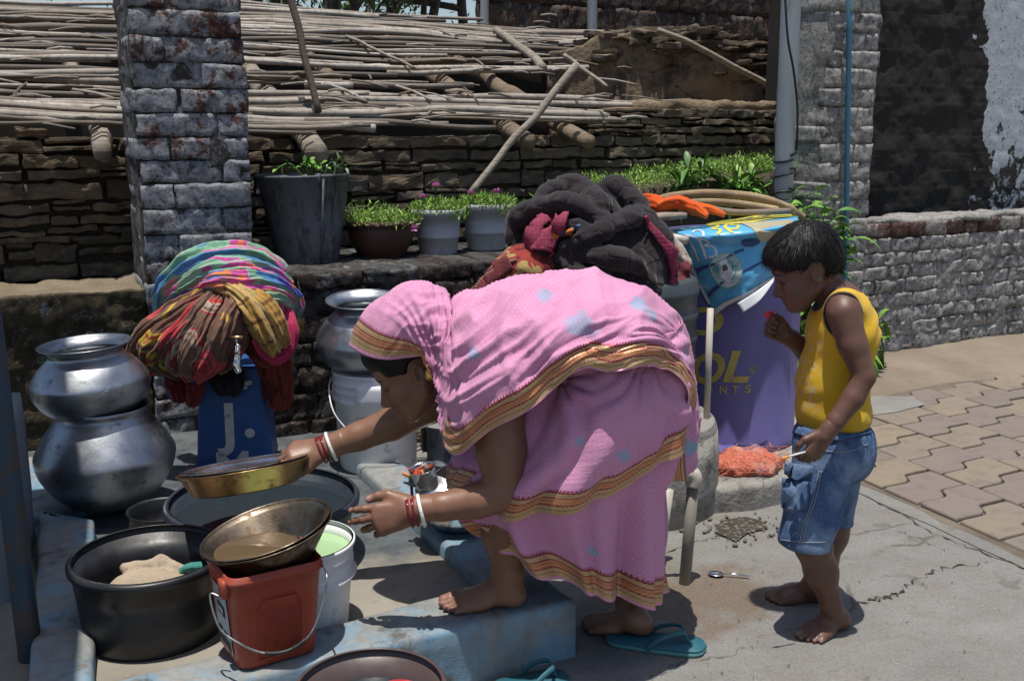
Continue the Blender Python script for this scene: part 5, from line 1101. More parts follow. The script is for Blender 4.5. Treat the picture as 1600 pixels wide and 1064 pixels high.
for i in range(36):
    a = i * math.pi / 18; V2, F2 = ring_poly((sc0[0] + .134 * math.cos(a), sc0[1] + .134 * math.sin(a)), .0005, .007, 6); mb.add([pst_(*q, .0032) for q in V2], F2); a += .05; V2, F2 = ring_poly((sc0[0] + .077 * math.cos(a), sc0[1] + .077 * math.sin(a)), .0005, .008, 6); mb.add([pst_(*q, .0032) for q in V2], F2)
mk('seal_dots', *mb.data(), flat('seal_green', (.05, .22, .12)), ps_, smooth=False)
mb = MB()
V2, F2 = poly_tris([(sc0[0] + a, sc0[1] + b) for a, b in ((-.034, .044), (.034, .044), (.022, .026), (.026, -.016), (.016, -.044), (-.016, -.044), (-.026, -.016), (-.022, .026))], .02); mb.add([pst_(x, y, .0046) for x, y in V2], F2)
mk('seal_emblem', *mb.data(), flat('seal_dark', (.06, .07, .08)), ps_, smooth=False)
# folded-back pale flap at the lower right
fp = np.array([[P(1152, 474, 3.84), P(1182, 455, 3.83), P(1210, 434, 3.86)], [P(1161, 489, 3.82), P(1187, 470, 3.81), P(1209, 440, 3.85)]]); V, Fc = solid(crom(np.transpose(crom(fp, 6), (1, 0, 2)), 14).reshape(-1, 3), gridf(14, 6), .001); mk('flap', V, Fc, white_, ps_)
# canes, board, orange cloth on the drum
ztopd = dc[2] + hD
def cane(label, pts, r, mat, cat='cane', name='cane'): q = crom([P(*p) for p in pts], 40); return tag(mk(name, *tube(q, r, 10), mat, loc=tuple(q[0]), attrs={'rnd': np.full(400, .5)}), label, cat)
MAT['cane'] = m_wood('peeled_cane', (.40, .29, .17), (.26, .18, .10), (1, 1, 1)); MAT['cane_grey'] = m_wood('grey_hose', (.24, .185, .14), (.16, .12, .09), (1, 1, 1))
cane('longest peeled cane bending over the top of the poster', [(1012, 318, 4.25), (1050, 307, 4.2), (1110, 302, 4.15), (1180, 308, 4.15), (1225, 322, 4.17), (1255, 340, 4.2)], .016, MAT['cane']); cane('second peeled cane lying just under the longest one on the drum', [(1030, 325, 4.2), (1090, 316, 4.12), (1150, 318, 4.1), (1215, 328, 4.12)], .014, MAT['cane'])
cane('twisted greyish cane crossing the pale canes on the drum', [(1015, 312, 4.2), (1060, 312, 4.1), (1095, 322, 4.05), (1150, 332, 4.06), (1235, 330, 4.12)], .013, MAT['cane_grey']); cane('short peeled cane at the back of the drum under the leaves', [(1070, 306, 4.32), (1120, 304, 4.34), (1190, 312, 4.34), (1240, 326, 4.34)], .014, MAT['cane'])
V, Fc = rbox(P(1035, 338, 3.98), (.085, .05, .012), .004, (5, 4, 2), .004, 12, rot('Z', -.35) @ rot('Y', .06)); tag(mk('board', V, Fc, MAT['grey_log'], loc=tuple(P(1035, 338, 3.98))), 'weathered short board between the quilt heap and the poster', 'board')
q = P(1062, 372, 3.90); tag(mk('pipe_stub', *tube([P(1030, 366, 4.0), P(1072, 376, 3.88)], .016, 16), MAT['pvc'], loc=tuple(q)), 'pale plastic pipe end poking out under the left edge of the poster', 'pipe')

# ---- grey tank on the round pedestal, slab, net bag
pdc = np.array((G(1118, 838, .0)[0] - .30, G(1000, 838, 0)[1] + .34, 0)); RP = .31; q_ = P(1118, 760, pdc[1]); pdc[0] = q_[0] - RP
zp = P(1095, 648, pdc[1])[2]
V, Fc = lathe(np.concatenate([[(.0, 0)], [(RP * 1.02, .0), (RP * 1.01, zp * .3), (RP, zp * .6), (RP * .985, zp * .88)], spl([(RP * .985, zp * .88), (RP * .95, zp * .97), (RP * .85, zp), (.01, zp + .005)], 10)]), pdc, 72, .012, 4); tag(mk('pedestal', V, Fc, MAT['pedestal'], loc=tuple(pdc)), 'round rough concrete pedestal behind the standing tap, under the dark grey tank', 'pedestal')
tkc = np.array((pdc[0] - .02, pdc[1] + .06, zp)); RT = P(1088, 540, tkc[1])[0] - tkc[0]; zt3 = P(1000, 430, tkc[1])[2] - zp
tk = thing('water_tank', 'dark grey ribbed water tank under the black quilt', 'tank', tkc); pr = [(0, 0), (RT * .96, 0)]
for i in range(6): z = zt3 * (i + .2) / 6; pr += [(RT * .97, z), (RT, z + zt3 * .02), (RT, z + zt3 * .055), (RT * .97, z + zt3 * .075)]
pr += [(RT * .96, zt3 * .98), (RT * .9, zt3), (.01, zt3)]; mk('body', *lathe(pr, tkc, 72), MAT['tank'], tk)
sl_p = [G(*q, sbz)[:2] for q in ((1118, 762), (1180, 757), (1245, 742), (1262, 690), (1250, 640), (1020, 640), (1020, 762))]
tag(prism_rough(sl_p, -.02, sbz, MAT['pedestal'], 'base_slab', .02), 'low concrete base under the purple drum and the orange net bag', 'base')
fl2 = Fld(G(1170, 730, sbz) - np.array((.26, .26, .04)), G(1170, 730, sbz) + np.array((.26, .26, .16)), .006)
for x, y, r in ((1140, 738, .055), (1165, 735, .06), (1190, 738, .05), (1205, 730, .038), (1150, 722, .05), (1180, 720, .05), (1222, 722, .018)): fl2.ell(G(x, y, sbz) + np.array((0, 0, r * .35)), (r * 1.25, r * 1.1, r * .8), None, .03)
fl2.warp(lambda p: fbm(p * 26, 3) * .02); V, Fc = fl2.mesh()
def m_net():
    t = T('orange_net'); w1 = t.vor(120, 'DISTANCE_TO_EDGE', rnd=.7); n = t.noise(9, 6, .7); c = t.mix(t.step(w1, .02, .16), (.62, .17, .10), (.30, .065, .035)); c = t.mix(t.step(n, .5, .65, 0, .7), c, (.44, .26, .20)); c = t.mix(t.step(t.noise(7, 4), .62, .7), c, (.10, .08, .2)); t.bump(w1, .7, .006).bump(n, .4, .01); return t.set(Base_Color=c, Roughness=.75)
nb_ = thing('net_bag', 'crumpled orange net bag lying before the purple drum', 'bag', tuple(G(1170, 735, sbz))); mk('body', V, Fc, m_net(), nb_)
mb = MB(); rr = random.Random(8)
for i in range(150):
    q = G(rr.uniform(1125, 1225), rr.uniform(715, 748), sbz) + np.array((0, 0, rr.uniform(0, .05))); mb.add(*tube(crom([q, q + np.array([rr.gauss(0, .02), rr.gauss(0, .02), rr.uniform(0, .025)]), q + np.array([rr.gauss(0, .04), rr.gauss(0, .03), rr.uniform(-.01, .03)])], 6), .0009, 4))
mkb('loose_threads', mb, pm('orange_thread', (.5, .14, .08), (.6, .2, .14), 9, .8, bump=0), nb_)
V, Fc = [], []
fl2 = Fld(G(1150, 712, sbz) - np.array((.2, .1, .03)), G(1150, 712, sbz) + np.array((.2, .12, .10)), .006); [fl2.ell(G(x, 710, sbz) + np.array((0, 0, .012)), (.05, .03, .018), None, .03) for x in (1112, 1135, 1160)]; fl2.warp(lambda p: fbm(p * 30, 2) * .015); V, Fc = fl2.mesh(); tag(mk('blue_sack', V, Fc, flat('blue_sack', (.06, .07, .28), .8), loc=tuple(G(1140, 712, sbz))), 'flattened dark blue plastic sack behind the orange net bag', 'sack')
# ---- standing taps
b0 = G(1069, 914, .0); el_ = P(1085, 742, b0[1] + .02); st2 = thing('standpipe', 'grey plastic standpipe with a chrome tap, rising from the wet concrete', 'standpipe', b0); kk = mpp(1078, 830, b0[1])
mk('pipe', *tube([b0 + np.array((0, 0, -.02)), b0 * .5 + el_ * .5, el_ + np.array((-.003, 0, -.02))], 9.2 * kk, 18), pm('old_pvc', (.22, .205, .17), (.31, .29, .245), 5, .6, bump=.15, c3=(.14, .12, .09), m3=(7, .52, .68)), st2)
mk('elbow', *tube(crom([el_ + np.array((-.003, 0, -.035)), el_ + np.array((-.001, 0, -.01)), el_ + np.array((-.012, 0, .006)), el_ + np.array((-.038, 0, .006))], 14), 13.0 * kk, 18), pm('elbow_pvc', (.50, .46, .38), (.58, .54, .46), 5, .45, bump=0), st2)
mk('tap', *tube(crom([el_ + np.array((-.03, 0, .005)), el_ + np.array((-.05, 0, .006)), P(1052, 745, el_[1]), P(1041, 752, el_[1]), P(1037, 762, el_[1])], 16), [.012, .015, .012, .010, .013, .014, .012, .010, .010, .010, .011, .012, .011, .011, .010, .010], 14), MAT['chrome'], st2)
c0 = G(1036, 905, .0); tag(mk('pipe', *tube([c0 + np.array((.0, .12, 0)), P(1044, 765, c0[1] + .12)], .018, 14), MAT['pvc'], loc=tuple(c0 + np.array((0, .12, 0)))), 'short pale upright pipe behind the clear bottle at the edge of the sari', 'pipe')
tag(mk('pipe', *tube([P(1104, 655, 3.62), P(1110, 482, 3.62)], 5.2 * mpp(1107, 560, 3.62), 12), MAT['pvc'], loc=tuple(P(1104, 655, 3.62))), 'thin white upright pipe in front of the purple drum letters', 'pipe')
bt = G(1024, 893, .006); t = T('clear_plastic'); MAT['clear'] = t.set(Base_Color=(.85, .88, .90), Roughness=.12, Transmission_Weight=.85, IOR=1.2)
kb2 = mpp(1024, 840, bt[1]); Rt2, hb2 = 19 * kb2, 118 * kb2; pr = [(0, 0), (Rt2 * .9, 0)] + [(Rt2 * (1 - .05 * (i % 2)), hb2 * .03 + hb2 * .7 * i / 22) for i in range(23)] + [(Rt2 * .85, hb2 * .82), (Rt2 * .35, hb2 * .94), (Rt2 * .35, hb2)]
vessel('bottle', 'large clear ribbed plastic bottle standing against the sari hem', 'bottle', bt + np.array((0, .05, 0)), pr, MAT['clear'], .001, 40)
# ---- spoon, slippers
s0_ = G(1106, 896, .012); s1_ = G(1170, 901, .012); sd = (s1_ - s0_); sL_ = np.linalg.norm(sd); sd /= sL_; sn = np.array((-sd[1], sd[0], 0))
sp = thing('spoon', 'small steel spoon lying on the concrete beside the standpipe', 'spoon', tuple(s0_)); rings = []
V = []; nn_ = 10
for i in range(nn_):
    t = i / (nn_ - 1)
    for j in range(7): a = -1 + j / 3; w2 = math.sqrt(max(0, 1 - (2 * t - 1) ** 2)) * .017 + .001; V.append(s0_ + sd * t * .05 + sn * a * w2 + np.array((0, 0, -.006 * (1 - a * a) * math.sin(math.pi * t) + .004)))
Vq, Fq = solid(np.array(V), gridf(nn_, 7), .0012); mk('bowl', Vq, Fq, MAT['steel'], sp); mk('handle', *tube([s0_ + sd * .047 + np.array((0, 0, .004)), s0_ + sd * .08 + np.array((0, 0, .007)), s0_ + sd * sL_ + np.array((0, 0, .003))], [.0022, .003, .004], 8, squash=.5), MAT['steel'], sp)
def slipper(label, heel, toe, z, wid, tone, flip=1):
    a, b = np.array(heel), np.array(toe); d = b - a; L = np.linalg.norm(d); d /= L; s = np.array((-d[1], d[0], 0)) * flip; o = thing('slipper', label, 'slipper', (a + b) / 2, None)
    m = 30; out = []
    for sgn in (1, -1):
        for i in range(m):
            t = i / (m - 1); w2 = wid * (.72 + .28 * math.sin((t - .15) * 2.6)) * min(1, math.sqrt(max(1e-6, 1 - max(0, (t - .86) / .14) ** 2))) * min(1, math.sqrt(max(1e-6, 1 - max(0, (.12 - t) / .12) ** 2)))
            out.append(a + d * L * (t if sgn > 0 else 1 - t) + s * sgn * (w2 if sgn > 0 else wid * (.72 + .28 * math.sin((1 - t - .15) * 2.6)) * min(1, math.sqrt(max(1e-6, 1 - max(0, (1 - t - .86) / .14) ** 2))) * min(1, math.sqrt(max(1e-6, 1 - max(0, (.12 - 1 + t) / .12) ** 2)))))
    O = np.array(out); c = O.mean(0); n = len(O)
    def lay(zs, mat, nm, top):
        V = np.concatenate([np.column_stack([(c + (O - c) * k)[:, :2], np.full(n, zz)]) for k, zz in zs]); Fc = [(k*n+j, k*n+(j+1) % n, (k+1)*n+(j+1) % n, (k+1)*n+j) for k in range(len(zs) - 1) for j in range(n)]; Fc.append(tuple((len(zs) - 1) * n + j for j in range(n))); mk(nm, V, Fc, mat, o)
    lay([(.97, z), (1, z + .003), (1, z + .011)], MAT['cyan_pale'], 'sole', 0); lay([(.998, z + .0112), (1.0, z + .013), (1.0, z + .017), (.985, z + .0195)], tone, 'footbed', 1)
    tp_ = a + d * L * .83 + np.array((0, 0, z + .02 - a[2])); mid = a + d * L * .74 + np.array((0, 0, z + .055 - a[2]))
    stp = MB()
    for sg in (1, -1): stp.add(*tube(crom([tp_, tp_ + np.array((0, 0, .022)) - d * .012, mid + s * sg * wid * .45 + np.array((0, 0, .002)), a + d * L * .55 + s * sg * wid * .85 + np.array((0, 0, z + .042 - a[2])), a + d * L * .42 + s * sg * wid * .97 + np.array((0, 0, z + .012 - a[2]))], 22), [.005] * 5 + [.0075] * 12 + [.008] * 5, 8, squash=.55))
    mkb('strap', stp, tone, o)
slipper('turquoise rubber slipper lying under the heel of the woman', G(946, 1000, .01), G(1104, 1016, .01), .008, .045, MAT['cyan'])
slipper('turquoise rubber slipper cut off by the bottom edge below the kerb', G(770, 1082, .01), G(878, 1064, .01) + np.array((.02, 0, 0)), .008, .045, MAT['cyan'], 1)
# ================================================================== cloths
from mathutils.bvhtree import BVHTree
def drape(V, Fc): return BVHTree.FromPolygons([tuple(v) for v in V], [tuple(map(int, f)) for f in Fc])
def hit(bvh, x, y, off=.003, D=None):
    r = ray(x, y); r = r / np.linalg.norm(r); h = bvh.ray_cast(Vector(CAM), Vector(r))
    if h[0] is None: return None
    n = np.array(h[1]); n = n if np.dot(n, r) < 0 else -n; return np.array(h[0]) + n * off
def lay_ribbon(bvh, path, wpx, n=40, off=.004, nv=5):
    """flat band sewn on a surface along a path"""
    p = crom(np.array(path, float), n); tg = np.gradient(p, axis=0); tg /= np.linalg.norm(tg, axis=1)[:, None]; nn = np.stack([-tg[:, 1], tg[:, 0]], 1); wp = np.interp(np.linspace(0, 1, n), np.linspace(0, 1, len(np.atleast_1d(wpx))), np.atleast_1d(wpx)) if np.ndim(wpx) else np.full(n, wpx)
    V = []; last = None
    for i in range(n):
        for j in range(nv):
            q = p[i] + nn[i] * wp[i] * (j / (nv - 1) - .5); h = hit(bvh, q[0], q[1], off)
            if h is None: h = last if last is not None else P(q[0], q[1], 3.5)
            last = h; V.append(h)
    return np.array(V), gridf(n, nv)
def m_cloth(name, stops, scale=7, sc=(1, 1, 1), kind='UV', weave=90, rough=.92, const='CONSTANT', lines=None, bump=.25):
    t = T(name); n = t.noise(scale, 3, .55, sc, dist=.8, kind=kind); c = t.ramp(n, stops, const)
    if lines:
        for (s_, th_, col) in lines: x = t.xyz(t.co(kind))[s_ % 2]; c = t.mix(t.step(t.math('PINGPONG', t.math('MULTIPLY', x, th_), 1.0), .80, .88), c, col)
    f = t.noise(weave, 3, .6); t.bump(f, bump, .003); c = t.mix(t.step(f, .4, .7, 0, .25), c, (.02, .02, .02)); return t.set(Base_Color=c, Roughness=rough, Specular_IOR_Level=.15, Sheen_Weight=.12)
def folds(name, label, runs, mat, cat='cloth', n=60, seg=72, amp=.15, loc=None, seed=0, parent=None):
    """gathered cloth: pleated sweeps that follow one another, one mesh"""
    VV, FF, UV, k = [], [], [], 0
    for ri, (pts, rp) in enumerate(runs):
        p = crom(np.array([P(*q) for q in pts]), n); D = np.mean([q[2] for q in pts]); kx = mpp(pts[0][0], pts[0][1], D); rad = np.interp(np.linspace(0, 1, n), np.linspace(0, 1, len(rp)), rp) * kx
        nf = rng.randint(6, 9); ph = rng.uniform(0, 9)
        def sec(th, t, nf=nf, ph=ph): return 1 + amp * (1.1 - 1.9 * np.abs(np.sin(nf * .5 * th + ph + 1.6 * t + .5 * np.sin(3 * th + 5 * t))) ** 1.6) + amp * .55 * np.sin((nf * 2 + 1) * th + ph * 2 - 4 * t) + .10 * np.array([vn(np.array((math.cos(a) * 1.6 + ph, math.sin(a) * 1.6, t * 5))) for a in th])
        V, Fc = tube(p, rad, seg, True, sec); L = np.linalg.norm(np.diff(p, axis=0), axis=1).sum(); ii = np.repeat(np.arange(n), seg); jj = np.tile(np.arange(seg), n)
        UV.append(np.stack([ii / n * L + ri * .31 + seed, np.abs(jj / seg - .5) * 2 * rad.mean() * 3.2 + ri * .17], 1)); VV.append(V); FF += [tuple(i + k for i in f) for f in Fc]; k += len(V)
    V = np.concatenate(VV); V += np.stack([fbm(V * 16 + q * 9, 3) for q in range(3)], -1) * .014
    o = mk(name, V, FF, mat, parent, uv=np.concatenate(UV), loc=loc if loc is not None else (None if parent else tuple(V.mean(0) * np.array((1, 1, 0)) + np.array((0, 0, V[:, 2].min())))))
    return o if parent else tag(o, label, cat)
# pile on the tap post
dC = tc[1] - .02
M1 = m_cloth('flowered_scarf_print', [(0, (.10, .05, .30)), (.34, (.07, .20, .40)), (.43, (.19, .36, .25)), (.52, (.30, .48, .34)), (.55, (.62, .10, .36)), (.60, (.70, .24, .10)), (.64, (.09, .16, .58)), (.69, (.60, .16, .45))], 6, (.55, 3.2, 1))
M2 = m_cloth('red_brown_shawl_print', [(0, (.44, .035, .05)), (.36, (.55, .07, .08)), (.46, (.16, .085, .06)), (.57, (.19, .10, .07)), (.60, (.55, .36, .05)), (.635, (.40, .05, .05)), (.68, (.10, .20, .06))], 4.5, (1, 1.5, 1))
M3 = m_cloth('mustard_plaid', [(0, (.30, .17, .045)), (.42, (.40, .23, .06)), (.56, (.44, .29, .10)), (.64, (.22, .11, .035))], 5, (1, 1, 1), lines=[(0, 26, (.19, .09, .03)), (1, 30, (.46, .33, .14))])
M4 = m_cloth('dark_red_cloth', [(0, (.10, .018, .015)), (.45, (.17, .03, .02)), (.58, (.25, .05, .03)), (.66, (.12, .06, .03))], 5); M5 = m_cloth('pink_red_cloth', [(0, (.42, .03, .09)), (.5, (.50, .05, .12)), (.6, (.36, .03, .06))], 5)
M6 = m_cloth('brown_shawl', [(0, (.15, .085, .06)), (.44, (.22, .13, .09)), (.55, (.42, .33, .26)), (.585, (.40, .045, .05)), (.63, (.20, .11, .08))], 5, (1, 1.5, 1)); M7 = m_cloth('black_cotton', [(0, (.010, .010, .012)), (.5, (.016, .016, .018))], 5)
folds('scarf', 'green blue and pink flowered scarf on top of the bright cloth pile', [
    ([(252, 486, dC), (262, 450, dC - .06), (300, 416, dC - .08), (350, 402, dC - .06), (405, 404, dC - .02), (440, 430, dC)], [12, 18, 22, 22, 20, 14]),
    ([(258, 470, dC - .05), (300, 440, dC - .14), (350, 425, dC - .17), (405, 425, dC - .15), (450, 448, dC - .08)], [10, 16, 20, 19, 12]),
    ([(300, 452, dC - .15), (345, 441, dC - .21), (400, 442, dC - .20), (440, 455, dC - .14), (462, 478, dC - .05)], [9, 15, 17, 16, 10]),
    ([(330, 460, dC - .18), (380, 458, dC - .23), (430, 468, dC - .18), (456, 490, dC - .08)], [8, 12, 13, 9]),
    ([(420, 440, dC - .05), (448, 455, dC - .02), (460, 480, dC), (452, 510, dC)], [14, 16, 14, 8])], M1, seed=.2)
folds('shawl', 'red shawl with a rounded fold at the left of the cloth pile', [
    ([(352, 448, dC - .16), (305, 470, dC - .2), (258, 502, dC - .2), (222, 540, dC - .17), (232, 566, dC - .15), (262, 570, dC - .14)], [9, 17, 22, 20, 16, 12]),
    ([(345, 462, dC - .17), (295, 490, dC - .23), (252, 530, dC - .24), (238, 552, dC - .22), (262, 575, dC - .18), (285, 585, dC - .16)], [9, 15, 19, 18, 14, 10]),
    ([(368, 455, dC - .20), (362, 490, dC - .29), (345, 530, dC - .32), (325, 568, dC - .30), (312, 588, dC - .24)], [10, 18, 19, 16, 9]), ([(340, 455, dC - .18), (308, 482, dC - .24), (275, 520, dC - .27), (255, 550, dC - .25), (268, 578, dC - .2)], [8, 12, 13, 12, 8]),
    ([(372, 480, dC - .2), (372, 515, dC - .26), (360, 550, dC - .26), (345, 578, dC - .22)], [10, 17, 16, 9])], M2, seed=1.3)
folds('shawl', 'brown shawl fanned out in the middle of the cloth pile between red folds', [
    ([(345, 452, dC - .19), (318, 478, dC - .25), (290, 515, dC - .27), (272, 556, dC - .26), (280, 584, dC - .22)], [8, 12, 13, 12, 8]), ([(352, 456, dC - .2), (330, 490, dC - .27), (308, 530, dC - .30), (292, 570, dC - .28), (295, 590, dC - .22)], [8, 13, 15, 13, 8])], M6, seed=2.1)
folds('cloth', 'mustard plaid cloth looped at the right of the cloth pile', [
    ([(340, 447, dC - .2), (375, 462, dC - .26), (400, 490, dC - .28), (418, 525, dC - .27), (432, 548, dC - .24)], [10, 16, 18, 17, 12]), ([(370, 452, dC - .2), (405, 470, dC - .25), (432, 505, dC - .25), (442, 540, dC - .22)], [10, 15, 16, 11]),
    ([(440, 480, dC - .08), (458, 505, dC - .06), (466, 520, dC - .05)], [12, 13, 6])], M3, seed=3.3)
folds('cloth', 'pink red cloth strip hanging in a loop round the mustard cloth', [([(422, 462, dC - .12), (446, 495, dC - .16), (452, 530, dC - .18), (440, 556, dC - .2), (418, 552, dC - .24), (398, 530, dC - .27)], [8, 11, 12, 11, 9, 7])], M5, seed=4, n=36)
folds('cloth', 'dark red cloth hanging down at the right side of the blue post', [([(425, 540, dC - .08), (438, 575, dC - .08), (440, 610, dC - .08), (436, 636, dC - .08)], [18, 17, 15, 13]), ([(405, 545, dC - .12), (420, 570, dC - .12), (424, 600, dC - .10), (420, 622, dC - .09)], [16, 14, 10, 8]), ([(385, 530, dC - .2), (405, 556, dC - .2), (422, 562, dC - .17)], [14, 14, 12])], M4, seed=5)
folds('cloth', 'dark patched cloth end hanging at the lower left of the cloth pile', [([(270, 575, dC - .12), (278, 600, dC - .13), (282, 628, dC - .12)], [14, 17, 10]), ([(305, 575, dC - .14), (306, 605, dC - .15), (302, 632, dC - .13)], [16, 14, 8])], m_cloth('patched_dark_cloth', [(0, (.16, .02, .02)), (.48, (.22, .03, .03)), (.55, (.05, .06, .18)), (.61, (.30, .11, .02)), (.66, (.16, .02, .02))], 7), seed=6)
folds('cloth', 'black cotton cloth hanging over the blue post under the tap', [([(340, 575, tc[1] - tw / 2 - .02), (345, 600, tc[1] - tw / 2 - .035), (352, 616, tc[1] - tw / 2 - .03)], [16, 14, 7]), ([(368, 578, tc[1] - tw / 2 - .02), (366, 600, tc[1] - tw / 2 - .035), (362, 618, tc[1] - tw / 2 - .03)], [16, 15, 7])], M7, seed=7)
# beige cloth in the black tub
t = T('beige_dotted_cloth'); d_ = t.vor(75, rnd=.5); c_ = t.mix(t.step(t.noise(6, 4), .35, .65), (.30, .235, .165), (.38, .305, .22)); c_ = t.mix(t.step(d_, .16, .26, .45, 0), c_, (.14, .10, .07)); t.bump(t.noise(70, 3), .2, .003); M8 = t.set(Base_Color=c_, Roughness=.85)
zb8 = .29; bq = lambda x, y: G(x, y, zb8)
f8 = Fld(bq(240, 895) - np.array((.22, .2, .2)), bq(240, 895) + np.array((.24, .2, .10)), .005)
for (x, y, r, k) in ((205, 893, .06, .02), (240, 886, .05, .02), (268, 888, .055, .02), (282, 892, .04, .02), (190, 905, .05, .03), (235, 905, .075, .03), (268, 903, .06, .03)): f8.ell(bq(x, y) + np.array((0, .02, -.050)), (r * 1.2, r * 1.0, r * .70), rot('Y', .25 if x < 240 else -.2), .010)
f8.cone(bq(196, 884) - np.array((0, 0, .01)), bq(242, 880) - np.array((0, 0, .004)), .014, .018, .006); f8.cone(bq(250, 876) - np.array((0, 0, .004)), bq(300, 884) - np.array((0, 0, .012)), .018, .012, .006); f8.ell(bq(240, 896) - np.array((0, .0, .10)), (.11, .10, .08), None, .04)
f8.warp(lambda p: fbm(p * 20, 3) * .014); V, Fc = f8.mesh(); tag(mk('cloth', V, Fc, M8, loc=tuple(blk + np.array((0, 0, .02)))), 'wet beige dotted cloth heaped inside the black wash tub', 'cloth')
folds('cloth', 'small teal cloth end at the right side inside the black tub', [([(285, 893, bq(290, 890)[1] + .02), (300, 886, bq(290, 890)[1] + .02), (318, 882, bq(290, 890)[1] + .03)], [6, 9, 6])], m_cloth('teal_cloth', [(0, (.03, .16, .15)), (.5, (.05, .22, .19))], 6), seed=8, n=20, seg=20)
# orange cloth among the canes
folds('cloth', 'bright orange cloth twisted among the canes on the drum', [([(996, 322, 4.16), (1020, 318, 4.10), (1035, 322, 4.06)], [10, 14, 9]), ([(1030, 322, 4.06), (1060, 318, 4.03), (1085, 326, 4.0), (1105, 338, 3.96)], [9, 11, 10, 5]), ([(1070, 322, 4.02), (1100, 326, 4.0), (1130, 336, 3.98)], [6, 7, 4])], m_cloth('orange_cotton', [(0, (.60, .085, .015)), (.5, (.68, .12, .02))], 6), seed=9, n=30, seg=28)

# ---- black quilt heap on the tank
DQ = tkc[1] - .02; kq = mpp(940, 380, DQ)
fq = Fld(P(935, 385, DQ) - np.array((.48, .42, .36)), P(935, 385, DQ) + np.array((.42, .40, .36)), .0075)
def qe(x, y, dD, rx, ry, rz, k=.03): fq.ell(P(x, y, DQ + dD), (rx * kq, ry * kq, rz * kq), None, k)
def qr(pts, rp, k=.012, mode='u'):
    p = crom(np.array([P(x, y, DQ + d) for x, y, d in pts]), 14); r = np.interp(np.linspace(0, 1, 14), np.linspace(0, 1, len(rp)), rp) * kq
    for i in range(13): fq.cone(p[i], p[i + 1], r[i], r[i + 1], k if i else k, mode)
qe(930, 405, .0, 105, 105, 95, .03); qe(985, 430, -.02, 70, 100, 85); qe(860, 385, .0, 50, 90, 60); qe(905, 330, .02, 70, 70, 42); qe(900, 460, -.05, 95, 80, 55); qe(1010, 470, 0, 48, 70, 50)
qr([(837, 322, -.10), (862, 296, -.08), (888, 283, -.04), (914, 296, -.08), (935, 318, -.16), (927, 340, -.20)], [15, 18, 17, 17, 16, 12]); qr([(936, 300, -.02), (958, 294, -.02), (980, 302, -.05), (998, 325, -.08), (1003, 345, -.10)], [12, 16, 17, 16, 14])
qr([(850, 322, -.14), (876, 312, -.17), (906, 322, -.20), (935, 343, -.22), (955, 350, -.22)], [12, 15, 16, 15, 10]); qr([(806, 352, -.06), (815, 338, -.10), (838, 324, -.12), (862, 322, -.14)], [14, 17, 16, 12]); qr([(806, 352, -.06), (808, 372, -.08), (818, 392, -.10)], [14, 15, 13])
qr([(884, 388, -.22), (915, 372, -.25), (945, 358, -.25), (978, 342, -.20), (1000, 334, -.12)], [12, 14, 14, 13, 12]); qr([(1000, 336, -.1), (1020, 362, -.13), (1036, 395, -.14), (1040, 430, -.13), (1034, 468, -.12)], [14, 18, 18, 18, 16])
qr([(880, 350, -.2), (905, 350, -.23), (930, 365, -.25)], [10, 12, 9]); qr([(900, 400, -.25), (950, 400, -.28), (1000, 420, -.25), (1020, 455, -.2)], [8, 12, 13, 10], .02); qr([(870, 400, -.2), (900, 425, -.26), (950, 450, -.28), (1000, 465, -.25)], [8, 12, 13, 10], .02)
qr([(848, 345, -.16), (842, 372, -.19), (850, 400, -.22)], [8, 13, 10], .012)
fq.warp(lambda p: fbm(p * 9, 3) * .028 + np.abs(vn(p * 26)) * .008); V, Fc = fq.mesh(); V = smoothv(V, Fc, 1, .4)
def m_quilt():
    t = T('black_quilted_cotton'); n = t.noise(8, 5, .6); v = t.vor(16, 'DISTANCE_TO_EDGE', rnd=.8); c = t.mix(t.step(n, .35, .65), (.019, .016, .018), (.034, .028, .031)); c = t.mix(t.step(t.noise(120, 3), .62, .72, 0, .35), c, (.12, .11, .11))
    t.bump(t.step(v, .0, .12), .35, .008).bump(t.noise(34, 5, .7), .45, .006); return t.set(Base_Color=c, Roughness=.95, Specular_IOR_Level=.15, Sheen_Weight=.15)
ql = thing('quilt', 'crumpled black quilt with maroon binding heaped on the dark grey tank', 'quilt', (P(935, 470, DQ)[0], DQ, tkc[2] + zt3 * .9)); mk('cover', V, Fc, m_quilt(), ql); bq_ = drape(V, Fc)
def m_bind(name='maroon_binding', a=(.20, .022, .055), b=(.27, .035, .075)):
    t = T(name); x = t.xyz(t.co('Object')); n = t.noise(8, 4); l = t.vor(70, 'DISTANCE_TO_EDGE', rnd=.15); c = t.mix(t.step(n, .35, .65), a, b); c = t.mix(t.step(l, .02, .08, .6, 0), c, tuple(q * .35 for q in a)); t.bump(l, .5, .004); return t.set(Base_Color=c, Roughness=.9)
MB_ = m_bind()
for pth, wd in (([(1004, 338), (1018, 356), (1034, 376), (1050, 398), (1056, 425), (1052, 452), (1044, 474)], [5, 9, 13, 17, 19, 19, 18]),):
    V, Fc = lay_ribbon(bq_, pth, wd, 50, .007); V, Fc = solid(V, Fc, .006); mk('binding', V, Fc, MB_, ql)
V, Fc = lay_ribbon(bq_, [(888, 338), (872, 352), (858, 372), (850, 394)], [14, 26, 30, 26], 24, .020, 7); V, Fc = solid(V, Fc, .010); mk('binding', V, Fc, MB_, ql)
V, Fc = lay_ribbon(bq_, [(852, 344), (840, 352), (835, 370), (832, 390)], [10, 17, 19, 16], 20, .012, 6); V, Fc = solid(V, Fc, .010); mk('binding', V, Fc, MB_, ql)
